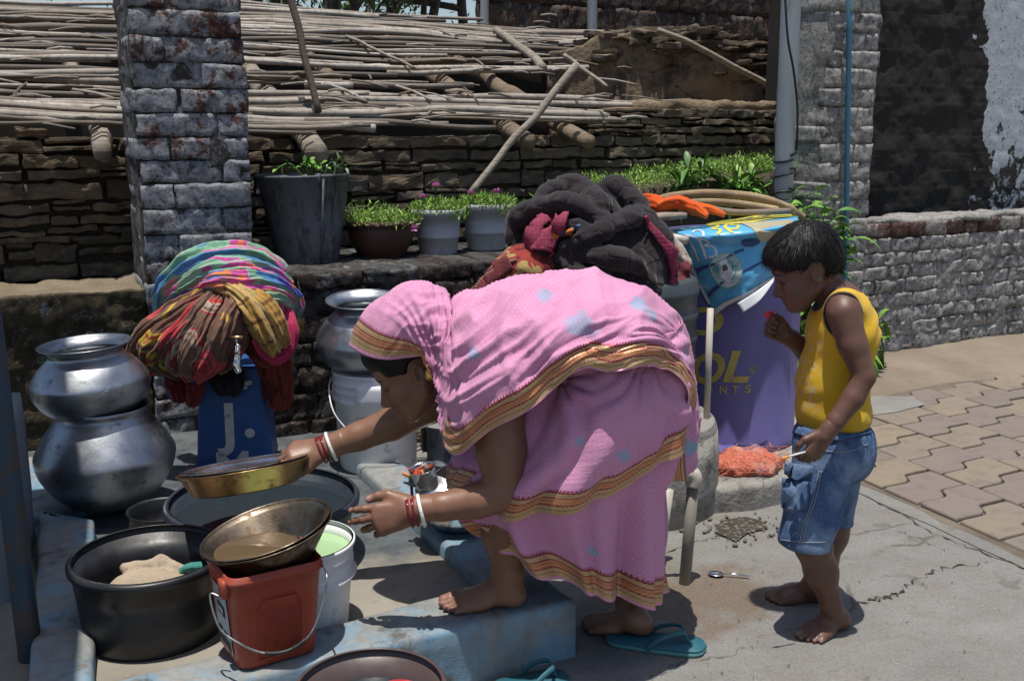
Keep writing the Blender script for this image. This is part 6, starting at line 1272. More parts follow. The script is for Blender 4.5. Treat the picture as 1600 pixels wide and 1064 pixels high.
V, Fc = lay_ribbon(bq_, [(864, 374), (876, 368), (890, 366), (902, 362)], [10, 15, 15, 9], 24, .026, 6); V, Fc = solid(V, Fc, .004); mk('orange_patch', V, Fc, flat('orange_patch', (.58, .17, .02), .9), ql)
V, Fc = lay_ribbon(bq_, [(878, 356), (892, 358), (912, 360)], [4, 5, 4], 16, .024, 4); V, Fc = solid(V, Fc, .004); mk('blue_patch', V, Fc, flat('blue_patch', (.05, .10, .25), .9), ql)
# red and gold quilt under it
MR = m_cloth('red_gold_quilt_print', [(0, (.13, .015, .02)), (.42, (.26, .04, .03)), (.53, (.36, .26, .10)), (.60, (.30, .055, .03)), (.68, (.16, .02, .02))], 7, kind='Object', weave=60, bump=.5); MD = m_bind('dark_red_quilting', (.10, .012, .018), (.15, .02, .026))
f9 = Fld(P(800, 430, DQ) - np.array((.30, .35, .30)), P(800, 430, DQ) + np.array((.30, .30, .22)), .0075)
for x, y, d, r in ((830, 425, -.16, 38), (800, 440, -.12, 40), (775, 465, -.10, 40), (760, 490, -.08, 40), (812, 412, -.14, 26), (820, 470, -.12, 50), (750, 520, -.06, 40), (790, 520, -.08, 50)): f9.ell(P(x, y, DQ + d), (r * kq, r * kq * 1.1, r * kq), None, .03)
f9.warp(lambda p: fbm(p * 11, 3) * .025); V, Fc = f9.mesh(); q9 = thing('quilt', 'red and gold patterned quilt showing at the left below the black quilt', 'quilt', (P(800, 500, DQ)[0], DQ, tkc[2] + zt3 * .6)); mk('cover', V, Fc, MR, q9); b9 = drape(V, Fc)
V, Fc = lay_ribbon(b9, [(742, 470), (755, 442), (778, 424), (800, 412)], [30, 34, 30, 20], 30, .006); V, Fc = solid(V, Fc, .006); mk('dark_border', V, Fc, MD, q9)
mb = MB(); p_ = crom(np.array([(733, 462), (745, 438), (765, 422), (790, 408), (802, 404)], float), 26)
for x, y in p_:
    h = hit(b9, x + 5, y + 4, .006)
    if h is not None: mb.add(*rbox(h, (.005, .005, .005), .005, (3, 3, 3)))
if mb.V: mk('bead_trim', *mb.data(), MAT['straw'], q9)
f9 = Fld(P(1060, 450, DQ) - np.array((.12, .3, .18)), P(1060, 450, DQ) + np.array((.12, .3, .22)), .0075)
for x, y, d, r in ((1058, 470, -.05, 18), (1066, 445, -.03, 15), (1070, 420, -.01, 11), (1052, 450, -.06, 18)): f9.ell(P(x, y, DQ + d), (r * kq, r * kq * 2.0, r * kq * 1.2), None, .03)
f9.warp(lambda p: fbm(p * 16, 3) * .018); V, Fc = f9.mesh(); tag(mk('quilt', V, Fc, MD, loc=tuple(P(1060, 485, DQ))), 'dark red quilted cloth end hanging at the right edge of the black quilt', 'quilt')
folds('cloth', 'pale printed rag bunched between the black quilt and the poster', [([(1042, 372, DQ + .12), (1055, 392, DQ + .12), (1066, 412, DQ + .12), (1074, 432, DQ + .13)], [10, 14, 13, 7])], m_cloth('pale_print', [(0, (.05, .045, .045)), (.42, (.36, .30, .24)), (.56, (.46, .41, .35)), (.66, (.35, .14, .06))], 14), seed=12, n=26, seg=24)
# ================================================================== people
def J(x, y, D, rp): return P(x, y, D), rp * mpp(x, y, D)
def unit(v): v = np.array(v, float); return v / np.linalg.norm(v)
class Prims(list):
    def cone(s, a, b, ra, rb, k=.02, **kw): s.append(('c', np.array(a), np.array(b), ra, rb, k, kw)); return s
    def ell(s, c, r, B=None, k=.02, mode='u'): s.append(('e', np.array(c), r, B, k, mode)); return s
    def limb(s, js, k=.02):
        for (a, ra), (b, rb) in zip(js, js[1:]): s.cone(a, b, ra, rb, k)
        return s
    def bounds(s):
        lo, hi = np.full(3, 9.), np.full(3, -9.)
        for p in s:
            for c, r in (((p[1], p[3]), (p[2], p[4])) if p[0] == 'c' else ((p[1], max(p[2])),)): lo, hi = np.minimum(lo, c - r), np.maximum(hi, c + r)
        return lo, hi
    def field(s, h, pad=.02, lo=None, hi=None):
        l, u = s.bounds(); f = Fld(lo if lo is not None else l - pad, hi if hi is not None else u + pad, h)
        for p in s:
            if p[0] == 'c': f.cone(*p[1:6], **p[6])
            else: f.ell(p[1], p[2], p[3], p[4], p[5])
        return f
def hand(pr, wrist, f, n, s, L, curls, thumb, spread=.10, rw=.032, side=1.0):
    """palm, four bent fingers of different length and a thumb from the side of the palm"""
    f, n, s = unit(f), unit(n), unit(s); w_ = np.array(wrist); q = lambda a, b, c: w_ + L * (f * a + s * b + n * c); nails = []
    kn = [(.50, .175, .0), (.53, .062, .02), (.51, -.055, .012), (.47, -.165, -.012)]
    pr.cone(q(-.12, 0, 0), q(.06, 0, 0), rw * .96, rw * .94, .02, ax=n, q=1.25)
    for a, b, c in kn: pr.cone(q(.06, b * .5, -.01), q(a, b, c - .025), L * .098, L * .076, L * .10, ax=n, q=1.15)
    pr.ell(q(.24, .14, -.09), (L * .14, L * .11, L * .08), np.array([f, s, n]), L * .08); pr.ell(q(.26, -.12, -.06), (L * .17, L * .08, L * .08), np.array([f, s, n]), L * .08)
    for i, ((a, b, c), ln, (c1, c2, c3)) in enumerate(zip(kn, (.40, .45, .41, .32), curls)):
        p = q(a, b, c - .025); sp = spread * (1.2 - i * .85); d0 = unit(f + s * sp); ang = 0; r = L * (.061 if i < 3 else .053)
        for sg, cu, fr in ((.46, c1, .92), (.30, c2, .86), (.24, c3, .80)):
            ang += R(cu); d = d0 * math.cos(ang) - n * math.sin(ang); e = p + d * L * ln * sg; pr.cone(p, e, r, r * fr, L * .012); pr.ell(e, (r * fr * 1.10,) * 3, None, L * .012); p = e; r *= fr
            last = (d, unit(n * math.cos(ang) + d0 * math.sin(ang)))
        nails.append((p + last[0] * r * .25 + last[1] * r * .95, r))
    tb = [q(*t) for t in thumb]; rr_ = [L * x for x in (.105, .082, .070, .055)]
    for i in range(3): pr.cone(tb[i], tb[i + 1], rr_[i], rr_[i + 1], L * (.07 if i == 0 else .02))
    nails.append((tb[3] + n * rr_[3] * .6 + s * rr_[3] * .5, rr_[3])); return nails
def foot(pr, heel, toe, ankle, ra, big, wmul=1.0, up=(0, 0, 1)):
    heel, toe = np.array(heel), np.array(toe); f = toe - heel; L = np.linalg.norm(f); f /= L; u = np.array(up, float); s = np.cross(u, f); s = s if np.dot(s, big) > 0 else -s
    q = lambda a, b, c: heel + L * (f * a + s * b * wmul + u * c); B = np.array([f, s, u])
    pr.ell(q(.13, 0, .115), (L * .135, L * .11, L * .125), B, .02); pr.cone(q(.22, 0, .20), ankle, L * .125, ra, .03)
    pr.cone(q(.18, 0, .13), q(.64, .02, .075), L * .115, L * .085, .02, ax=s, q=.85); pr.cone(q(.28, .01, .24), q(.68, .04, .085), L * .105, L * .07, .03, ax=s, q=.8)
    pr.ell(q(.68, .09, .07), (L * .13, L * .09, L * .075), B, .02); pr.ell(q(.60, -.10, .06), (L * .17, L * .08, L * .062), B, .02); pr.ell(q(.70, 0, .06), (L * .11, L * .16, L * .055), B, .02); nails = []
    for i, (a0, b0, a1, b1, r0, r1) in enumerate([(.76, .125, .93, .115, .062, .056), (.77, .045, .955, .04, .045, .040), (.76, -.025, .915, -.04, .042, .037), (.73, -.09, .865, -.11, .039, .035), (.69, -.145, .80, -.17, .037, .034)]):
        m = q((a0 + a1) / 2, (b0 + b1) / 2, r0 * 1.25); pr.cone(q(a0, b0, r0 * 1.05), m, L * r0, L * r0 * .92, .006); pr.cone(m, q(a1, b1, r1 * .95), L * r0 * .92, L * r1, .004); nails.append((q(a1 + r1 * .3, b1, r1 * 1.75), L * r1))
    return nails
def head(pr, E, f, u, K=1.0, child=False):
    """skull, jaw and face round the point between the ears"""
    f = unit(f); u = unit(u - f * np.dot(u, f)); s = np.cross(u, f); B = np.array([f, s, u]); q = lambda a, b, c: E + K * (f * a + s * b + u * c); k = K
    pr.ell(q(-.012, 0, .045), (.098*k, .078*k, .092*k), B, .02); pr.ell(q(.040, 0, .050), (.058*k, .064*k, .058*k), B, .03); pr.ell(q(.040, 0, -.022), (.056*k, .058*k, .070*k), B, .03)
    pr.ell(q(.052, 0, -.066), (.042*k, .042*k, .040*k), B, .03); pr.ell(q(.080, 0, -.092), (.020*k, .022*k, .018*k), B, .018)
    for g in (1, -1):
        pr.ell(q(.066, g * .040, -.020), (.028*k, .024*k, .026*k), B, .02); pr.cone(q(.01, g * .058, -.05), q(.066, g * .028, -.086), .016*k, .014*k, .03)
        pr.ell(q(.100, g * .031, .012), (.016*k, .017*k, .012*k), B, .010, 'c'); pr.ell(q(.0825, g * .031, .009), (.0145*k, .0155*k, .0125*k), B, .004)
        pr.cone(q(.090, g * .012, .030), q(.078, g * .046, .031), .0085*k, .007*k, .012); pr.ell(q(.103, g * .012, -.033), (.010*k, .0075*k, .008*k), B, .007)
        eb = q(-.004, g * .080, .002); eu = unit(u * .97 - f * .22); ef = unit(np.cross(eu, s)); Be = np.array([ef, unit(s * .9 - f * g * .35), eu]); pr.ell(eb, (.019*k, .0075*k, .033*k), Be, .008); pr.ell(eb + s * g * .0095 * k + f * .003 * k, (.011*k, .006*k, .020*k), Be, .004, 'c'); pr.ell(eb - u * .024 * k + s * g * .002, (.010*k, .007*k, .010*k), Be, .006)
    nz = .85 if child else .78
    pr.ell(q(.1085, 0, .021), (.010*k, .020*k, .011*k), B, .010, 'c'); pr.cone(q(.090, 0, .016), q(.093 + .026 * nz, 0, -.026), .0070*k, .0105*k, .010); pr.cone(q(.080, 0, .012), q(.097, 0, -.034), .010*k, .0150*k, .010); pr.ell(q(.096 + .023 * nz, 0, -.031), (.0125*k, .012*k, .0105*k), B, .008)
    pr.ell(q(.096, 0, -.0540), (.013*k, .024*k, .0070*k), B, .005); pr.ell(q(.094, 0, -.0680), (.0125*k, .020*k, .0085*k), B, .005); pr.cone(q(.1075, -.018, -.0608), q(.1075, .018, -.0608), .0022*k, .0022*k, .003, mode='c')
    return B
def head_color(V, E, B, K, skin, lip, brow):
    L = (V - E) @ B.T / K; C_ = np.tile(np.array(skin), (len(V), 1)); x, y, z = L.T; ay = np.abs(y)
    w2 = np.clip(1 - ((x - .098) / .02) ** 2 - (y / .027) ** 2 - ((z + .061) / .0145) ** 2, 0, 1) ** .5; C_ += (np.array(lip) - C_) * w2[:, None]
    w2 = np.clip(1.6 * (1 - ((ay - .031) / .024) ** 2 - ((z - .0315 - .004 * (ay < .03)) / .0065) ** 2), 0, 1) * (x > .05); C_ += (np.array(brow) - C_) * w2[:, None] * .9
    w2 = np.clip(3 * (1 - ((ay - .031) / .019) ** 2 - ((z - .004) / .0042) ** 2), 0, 1) * (x > .05); C_ += (np.array(brow) * .7 - C_) * w2[:, None]
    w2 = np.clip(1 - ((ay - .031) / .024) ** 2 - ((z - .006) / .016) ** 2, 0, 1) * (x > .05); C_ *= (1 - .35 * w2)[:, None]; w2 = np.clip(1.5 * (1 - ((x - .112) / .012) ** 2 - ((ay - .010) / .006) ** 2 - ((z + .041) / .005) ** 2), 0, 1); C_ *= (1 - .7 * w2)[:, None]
    return C_
def m_skin(name, wet=.0):
    t = T(name); c = t.attr('col', 'Color'); n = t.noise(11, 5, .6); n2 = t.noise(230, 3, .6); c = t.mix(t.step(n, .3, .7, 0, .28), c, t.mix(1., c, (.62, .55, .52), 'MULTIPLY')); c = t.mix(t.step(n2, .55, .8, 0, .25), c, t.mix(1., c, (.6, .55, .5), 'MULTIPLY'))
    t.bump(n2, .22, .002).bump(t.noise(60, 4, .6), .12, .003); return t.set(Base_Color=c, Roughness=t.step(n, .35, .65, .40, .52), Specular_IOR_Level=.45)
def join(parts):
    V, Fc, Cc, k = [], [], [], 0
    for v, f, c in parts: V.append(v); Fc.append(np.asarray(f) + k); Cc.append(c); k += len(v)
    return np.concatenate(V), np.concatenate(Fc), np.concatenate(Cc)
def meshed(pr, h, skin, lo=None, hi=None, sm=1, warp=None):
    f = pr.field(h, lo=lo, hi=hi)
    if warp: f.warp(warp)
    V, Fc = f.mesh(); V = smoothv(V, Fc, sm, .45); return V, Fc, np.tile(np.array(skin), (len(V), 1))
def spots(V, Cc, pts, col, amt=.8, near=1.0):
    for p, r in pts:
        d = np.linalg.norm(V - p, axis=1); w2 = np.clip(1.6 - d / (r * near), 0, 1) * amt; Cc += (np.array(col) - Cc) * w2[:, None]
    return Cc

# ------------------------------------------------------------------ the woman
SK = (.21, .103, .063)
pr = Prims(); Yw = 2.57
pr.ell(P(975, 552, Yw), (.120, .155, .130)).cone(P(960, 540, Yw), P(740, 545, Yw), .135, .115, .05).limb([J(742, 556, Yw, 40), J(672, 556, 2.59, 34)], .03)
pr.ell(P(770, 600, 2.45), (.075, .07, .075), None, .04).ell(P(745, 590, 2.71), (.075, .07, .075), None, .04)
nE = J(790, 768, 2.365, 31)
pr.limb([J(772, 625, 2.41, 46), J(783, 700, 2.39, 40), nE], .012).limb([nE, J(745, 782, 2.35, 28), J(690, 791, 2.343, 23), J(646, 797, 2.338, 17.5)], .008)
pr.limb([J(735, 592, 2.74, 38), J(668, 632, 2.745, 31), J(612, 662, 2.74, 26), J(560, 682, 2.73, 22.5), J(507, 699, 2.715, 17)], .01)
pr.limb([J(985, 575, 2.49, 62), J(790, 765, 2.48, 38), J(786, 830, 2.475, 31), J(793, 893, 2.47, 25)], .03).limb([J(1000, 575, 2.66, 62), J(975, 770, 2.66, 38), J(980, 860, 2.65, 30), J(988, 945, 2.655, 23)], .03)
parts = [meshed(pr, .0065, SK)]
pf = Prims(); an = J(793, 893, 2.47, 25); nl = foot(pf, G(822, 943, ZK + .004), G(684, 951, ZK + .004), an[0], an[1], (0, 1, 0)); pf.limb([an, J(789, 860, 2.473, 26.5)])
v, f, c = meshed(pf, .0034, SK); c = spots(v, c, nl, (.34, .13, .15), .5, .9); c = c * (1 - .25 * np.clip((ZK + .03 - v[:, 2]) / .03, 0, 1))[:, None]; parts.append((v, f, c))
pf = Prims(); an = J(988, 945, 2.655, 23); foot(pf, G(1020, 990, .03), G(905, 978, .012), an[0], an[1], (0, 1, 0)); pf.limb([an, J(985, 915, 2.652, 24)]); parts.append(meshed(pf, .0036, SK))
pn_ = Prims(); wn = J(646, 797, 2.338, 17.5); pn_.limb([J(676, 793, 2.341, 21.5), wn], .01)
nl = hand(pn_, wn[0], P(548, 826, 2.32) - wn[0], (.12, -.93, .34), (-.15, .25, .95), .172, [(10, 14, 12), (20, 16, 12), (34, 24, 14), (52, 34, 18)], [(.12, .17, -.05), (.32, .30, -.10), (.47, .33, -.13), (.60, .32, -.15)], .16, .028)
v, f, c = meshed(pn_, .0024, SK); c = spots(v, c, nl, (.45, .24, .20), .75, .95); parts.append((v, f, c))
ph_ = Prims(); wf = J(507, 699, 2.715, 17); ph_.limb([J(535, 690, 2.722, 20), wf], .01)
nl = hand(ph_, wf[0], P(445, 704, 2.69) - wf[0], (-.12, -.42, .90), (.1, -.86, -.42), .172, [(28, 34, 22), (34, 36, 24), (36, 38, 24), (40, 40, 25)], [(.12, .17, -.06), (.28, .26, -.16), (.42, .24, -.27), (.54, .18, -.32)], .10, .028)
v, f, c = meshed(ph_, .0026, SK); c = spots(v, c, nl, (.40, .20, .16), .6, .95); parts.append((v, f, c))
E = P(651, 577, 2.60); fF, fU = (-.84, -.16, -.53), (-.53, -.03, .85); pH = Prims(); Bw = head(pH, E, fF, fU, 1.02); pH.limb([(E + np.array((.02, 0, -.0)), .060), J(690, 566, 2.59, 34)], .03); v, f, c = meshed(pH, .0026, SK, sm=1); parts.append((v, f, head_color(v, E, Bw, 1.02, SK, (.17, .055, .045), (.02, .014, .012))))
wo = thing('person', 'woman in a pink sari with gold and maroon borders, bending down to wash brass bowls', 'person', (P(880, 900, 2.57)[0], 2.57, 0))
V, Fc, Cc = join(parts); mk('body', V, Fc, m_skin('woman_skin'), wo, attrs={'col': Cc})
# hair under the veil
hq = lambda a, b, c_: E + 1.02 * (Bw[0] * a + Bw[1] * b + Bw[2] * c_)
pr = Prims(); pr.ell(hq(-.005, 0, .062), (.104, .086, .088), Bw, .02).ell(hq(.050, 0, .088), (.056, .068, .040), Bw, .02).ell(hq(-.09, 0, .02), (.055, .055, .055), Bw, .03)
for g in (1, -1): pr.ell(hq(.030, g * .062, .050), (.040, .020, .042), Bw, .02)
fh = pr.field(.004); [fh.ell(hq(.066, g * .075, -.020), (.058, .045, .050), Bw, .012, 'c') for g in (1, -1)]; fh.ell(hq(.135, 0, -.005), (.080, .12, .062), Bw, .012, 'c'); fh.ell(hq(-.002, .09, -.006), (.028, .05, .045), Bw, .01, 'c'); fh.ell(hq(-.002, -.09, -.006), (.028, .05, .045), Bw, .01, 'c')
V, Fc = fh.mesh()
def m_hair():
    t = T('black_hair'); n = t.noise(60, 4, .6, (1, 1, .25)); c = t.mix(n, (.004, .0035, .0035), (.010, .008, .007)); t.bump(n, .5, .003); return t.set(Base_Color=c, Roughness=.5, Specular_IOR_Level=.22)
MAT['hair'] = m_hair(); mk('hair', smoothv(V, Fc, 1), Fc, MAT['hair'], wo)
er = E + Bw[1] * (-.082) * np.sign(Bw[1][1] if Bw[1][1] != 0 else 1) ; er = P(671, 586, 2.495)
mb = MB(); mb.add(*rbox(er, (.010, .004, .012), .004, (4, 3, 4), .002, 90)); 
for k in range(9): a = k * .7; mb.add(*rbox(er + np.array((.009 * math.cos(a), -.003, .011 * math.sin(a))), (.003, .003, .003), .003, (2, 2, 2)))
mk('earring', *mb.data(), m_metal('gold', (.62, .42, .12), (.75, .53, .18), .25, (.3, .2, .08), .7), wo)
def bangle(c, ax, r, t_, mat, nm): ax = unit(ax); a = unit(np.cross(ax, (0, .3, 1))); b = np.cross(ax, a); th = np.linspace(0, 2 * math.pi, 37); q = [np.array(c) + r * (a * math.cos(x) + b * math.sin(x)) for x in th]; mk(nm, *tube(q, t_, 8, False), mat, wo)
gl = pm('maroon_glass', (.14, .006, .012), (.20, .012, .02), 8, .18, bump=0); sh_ = pm('white_shell', (.70, .68, .62), (.78, .76, .70), 30, .4, bump=.3, bs=200, bd=.002)
for (wa, wb_, rad) in ((J(646, 797, 2.338, 21), J(690, 790, 2.343, 28), .036), (J(507, 699, 2.715, 19), J(560, 681, 2.73, 26), .038)):
    d = unit(wb_[0] - wa[0]); dn = np.array((0, 0, -.004))
    for k in range(4): bangle(wa[0] - d * .012 + d * k * .0062 + dn, d + np.array((.05 * math.sin(k * 2), .1 * math.cos(k * 3), .06)), rad * (.96 + .03 * (k % 2)), .0026, gl, 'bangle')
    bangle(wa[0] + d * .019 + dn, d + np.array((.1, .08, .1)), rad * 1.04, .0048, sh_, 'white_bangle')

# ---- sari: material
def m_sari():
    t = T('pink_sari'); uv = t.co('UV'); n = t.noise(3, 4, .6, kind='UV'); c = t.mix(t.step(n, .3, .7), (.53, .22, .37), (.60, .28, .43))
    pt = t.attr('pt'); c = t.mix(t.step(t.math('ADD', pt, t.math('MULTIPLY', t.math('SUBTRACT', t.noise(24, 5, .7, (1, 2.2, 1), kind='UV'), .5), 3.2)), .50, .58, 0, .8), c, t.mix(t.step(t.noise(5, 2, kind='UV'), .45, .55), (.14, .36, .46), (.26, .34, .48)))
    # woven threads, white dots and sparse turquoise prints
    x, y, _ = t.xyz(uv)[:3]; sh = t.math('MULTIPLY', t.math('FLOOR', t.math('MULTIPLY', y, 76.0)), .5)
    gx = t.math('SUBTRACT', t.math('FRACT', t.math('ADD', t.math('MULTIPLY', x, 76.0), sh)), .5); gy = t.math('SUBTRACT', t.math('FRACT', t.math('MULTIPLY', y, 76.0)), .5)
    dd = t.math('ADD', t.math('MULTIPLY', gx, gx), t.math('MULTIPLY', gy, gy)); dots = t.step(dd, .008, .030, .34, 0); c = t.mix(dots, c, (.74, .58, .70))
    vo = t.n('TexVoronoi', {'feature': 'F1'}, Vector=uv, Scale=4.6, Randomness=.9); pat = t.math('MULTIPLY', t.step(vo.outputs['Distance'], .12, .15, 1, 0), t.step(t.xyz(vo.outputs['Color'])[0], .38, .39)); pat = t.math('MULTIPLY', pat, t.step(t.noise(40, 3, .6, kind='UV'), .36, .46)); c = t.mix(t.math('MULTIPLY', pat, .85), c, (.16, .44, .58))
    th = t.noise(420, 2, .5, (1, .12, 1), kind='UV'); c = t.mix(t.step(th, .4, .7, 0, .12), c, (.45, .10, .30))
    # border: bands by the distance to the edge
    b = t.attr('bd'); l = t.attr('bl')
    G_, M_, O_, D_ = (.46, .29, .15), (.23, .025, .045), (.50, .20, .09), (.10, .045, .03)
    bw = t.ramp(t.math('DIVIDE', b, .076), [(0, (.66, .24, .46)), (.045, G_), (.20, D_), (.225, G_), (.36, M_), (.42, O_), (.54, D_), (.56, O_), (.64, M_), (.69, G_), (.84, D_), (.86, M_)], 'CONSTANT')
    wv = t.math('PINGPONG', t.math('MULTIPLY', t.math('ADD', l, t.math('MULTIPLY', b, .8)), 210.0), 1.0); wv2 = t.math('PINGPONG', t.math('MULTIPLY', t.math('SUBTRACT', l, t.math('MULTIPLY', b, .8)), 210.0), 1.0)
    zz = t.step(t.math('MULTIPLY', wv, wv2), .2, .5); bw = t.mix(t.math('MULTIPLY', zz, .45), bw, t.mix(.6, bw, (.62, .42, .24)))
    tooth = t.step(t.math('PINGPONG', t.math('MULTIPLY', l, 250.0), 1.0), .45, .6, 0, .85); inb = t.step(b, .0705, .0710, 1, 0); tth = t.math('MULTIPLY', t.step(b, .0760, .0765, 1, 0), tooth); msk = t.math('MAXIMUM', inb, tth); msk = t.math('MULTIPLY', msk, t.step(b, -.0005, .0, 0, 1))
    bw = t.mix(t.step(b, .0705, .071), bw, M_)
    c = t.mix(msk, c, bw)
    t.bump(t.noise(26, 4, .55, (.35, 1.3, 1), kind='UV'), .30, .008).bump(t.noise(9, 4, .55, (.4, 1.4, 1), kind='UV'), .25, .02); return t.set(Base_Color=c, Roughness=t.math('SUBTRACT', .82, t.math('MULTIPLY', msk, .42)), Specular_IOR_Level=.3, Sheen_Weight=.1, Metallic=t.math('MULTIPLY', msk, .35))
MS = m_sari()
def arc(Gd, ax): d = np.linalg.norm(np.diff(Gd, axis=ax), axis=2); z = np.zeros((1, d.shape[1])) if ax == 0 else np.zeros((d.shape[0], 1)); return np.concatenate([z, np.cumsum(d, axis=ax)], axis=ax)
PRINTS = [(905, 508, 2.31, 19), (742, 552, 2.36, 13), (765, 540, 2.36, 9), (1003, 478, 2.40, 15), (1018, 493, 2.39, 10), (1076, 558, 2.5, 10), (1078, 700, 2.46, 17), (850, 462, 2.42, 11), (975, 712, 2.30, 10), (905, 690, 2.30, 8), (925, 860, 2.36, 9)]
def sari_mesh(name, Gd, bd, bl, th=.0018, cu=False, uvs=None):
    nu, nv = Gd.shape[:2]; u, v = (arc(Gd, 0), arc(Gd, 1)) if uvs is None else uvs; u = np.repeat(u[:, nv // 2:nv // 2 + 1], nv, 1) if uvs is None else u
    V = Gd.reshape(-1, 3); Fc = gridf(nu, nv, cu); V2, F2 = solid(V, Fc, th); t2 = lambda a: np.concatenate([a.ravel(), a.ravel()])
    return mk(name, V2, F2, MS, wo, attrs={'bd': t2(bd), 'bl': t2(bl), 'pt': np.max([np.clip(1.35 - np.linalg.norm((V2 - P(x, y, D)) * np.array((1, .5, 1.35)), axis=1) / (r * .00215), 0, 1) for x, y, D, r in PRINTS], axis=0)}, uv=np.stack([t2(u), t2(v)], 1))
def grid_normals(Gd): n = np.cross(np.gradient(Gd, axis=0), np.gradient(Gd, axis=1)); return n / (np.linalg.norm(n, axis=2)[..., None] + 1e-12)

# ---- sari: skirt (closed rings from waist to hem)
rings = [((800, 545), (1055, 505), 2.57, .17, 4), ((812, 590), (1066, 545), 2.57, .215, 4), ((806, 640), (1068, 600), 2.565, .25, 6), ((770, 690), (1062, 650), 2.56, .25, 14), ((726, 722), (1050, 695), 2.555, .235, 18), ((709, 750), (1036, 740), 2.555, .22, 20), ((716, 776), (1032, 790), 2.555, .20, 21), ((732, 799), (1029, 855), 2.555, .19, 22), ((751, 820), (1027, 920), 2.555, .185, 22)]
NT, NA = 120, 220; cen_, ha, hb_ = [], [], []
for (lx, ly), (rx, ry), Dc, hd, dy in rings:
    a, b = P(lx, ly, Dc), P(rx, ry, Dc); cen_.append((a + b) / 2); ha.append((b - a) / 2); hb_.append(np.array((0, hd, 0)))
cen_, ha, hb_ = crom(cen_, NT), crom(ha, NT), crom(hb_, NT); ang = np.arange(NA) * 2 * math.pi / NA; ca, sa_ = np.cos(ang), np.sin(ang); pw = .86
ca2, sa2 = np.sign(ca) * np.abs(ca) ** pw, np.sign(sa_) * np.abs(sa_) ** pw
S3 = cen_[:, None] + ha[:, None] * ca2[None, :, None] + hb_[:, None] * sa2[None, :, None]     # angle -90 deg faces the camera
tt = np.linspace(0, 1, NT)[:, None]; A2 = ang[None, :]
cyc = np.stack([np.cos(A2) * 1.5 + 0 * tt, np.sin(A2) * 1.5 + 0 * tt, tt * 1.4 + 0 * A2], -1)
drp = tt ** .8
fd_ = .020 * drp * np.sin(A2 * 9 + 3 * vn(cyc * 1.3) + tt * 2.2) + .010 * drp * np.sin(A2 * 17 + 4 * vn(cyc * 2) - tt * 3) + .022 * vn(cyc * np.array((2.6, 2.6, 1.3)) + 5)
# folds pulled up to the hip from the front, as the raised leg stretches the cloth
px_, py_ = proj(S3); hipd = np.hypot(px_ - 1010, (py_ - 560)); an2 = np.arctan2(py_ - 560, px_ - 1010)
fd_ += .006 * np.sin(an2 * 13 + 3.5 * vn(np.stack([px_ / 60, py_ / 60, 0 * px_], -1))) * np.exp(-((hipd - 130) / 140) ** 2) * (1 - .4 * tt)
cr_ = np.hypot(px_ - 888, (py_ - 596) * 1.0); an3 = np.arctan2(py_ - 590, px_ - 880); fd_ += .009 * np.sin(an3 * 9 + 2 * vn(np.stack([px_ / 40, py_ / 40, 0 * px_], -1))) * np.exp(-(cr_ / 70) ** 2)
nS = grid_normals(S3); nS *= np.sign((nS * (S3 - cen_[:, None])).sum(-1).mean()); S3 = S3 + nS * fd_[..., None]
v_ = arc(S3, 0); v_ = v_[-1:] - v_; u_ = arc(np.concatenate([S3, S3[:, :1]], 1), 1)[NT // 2:NT // 2 + 1, :NA] + 0 * v_
def close(a): return np.concatenate([a, a[:, :1]], 1)
uc = np.concatenate([u_, u_[:, -1:] + (u_[:, -1:] - u_[:, -2:-1])], 1)
sari_mesh('sari_skirt', close(S3), close(v_) - .004, uc, uvs=(uc, close(v_)))
# second layer wound over it, its bordered edge running up to the right
px_, py_ = proj(S3); lim = np.interp(px_, [700, 735, 760, 826, 909, 966, 1000, 1037, 1080], [752, 782, 800, 806, 789, 761, 742, 714, 690])
tend = np.zeros(NA)
for j in range(NA):
    over = np.argwhere(py_[:, j] > lim[:, j]); tend[j] = over[0][0] / (NT - 1) if len(over) else .9
far = np.sin(ang) > .15; tend[far] = np.minimum(tend[far], .75); tend = np.convolve(np.concatenate([tend[-6:], tend, tend[:6]]), np.ones(13) / 13, 'valid')
NT2 = 90; W2 = np.zeros((NT2, NA, 3)); nS2 = grid_normals(S3); nS2 *= np.sign((nS2 * (S3 - cen_[:, None])).sum(-1).mean())
for j in range(NA):
    q = np.linspace(.0, tend[j], NT2) * (NT - 1); i = np.clip(q.astype(int), 0, NT - 2); fr = (q - i)[:, None]; W2[:, j] = S3[i, j] * (1 - fr) + S3[i + 1, j] * fr + (nS2[i, j]) * (.006 + .006 * (np.linspace(0, 1, NT2)[:, None]) ** 6)
v2 = arc(W2, 0); v2 = v2[-1:] - v2; sari_mesh('sari_wrap', close(W2), close(v2) + .0, uc[:1] + 0 * close(v2), uvs=(uc[:1] + .37 + 0 * close(v2), close(v2) + .11))

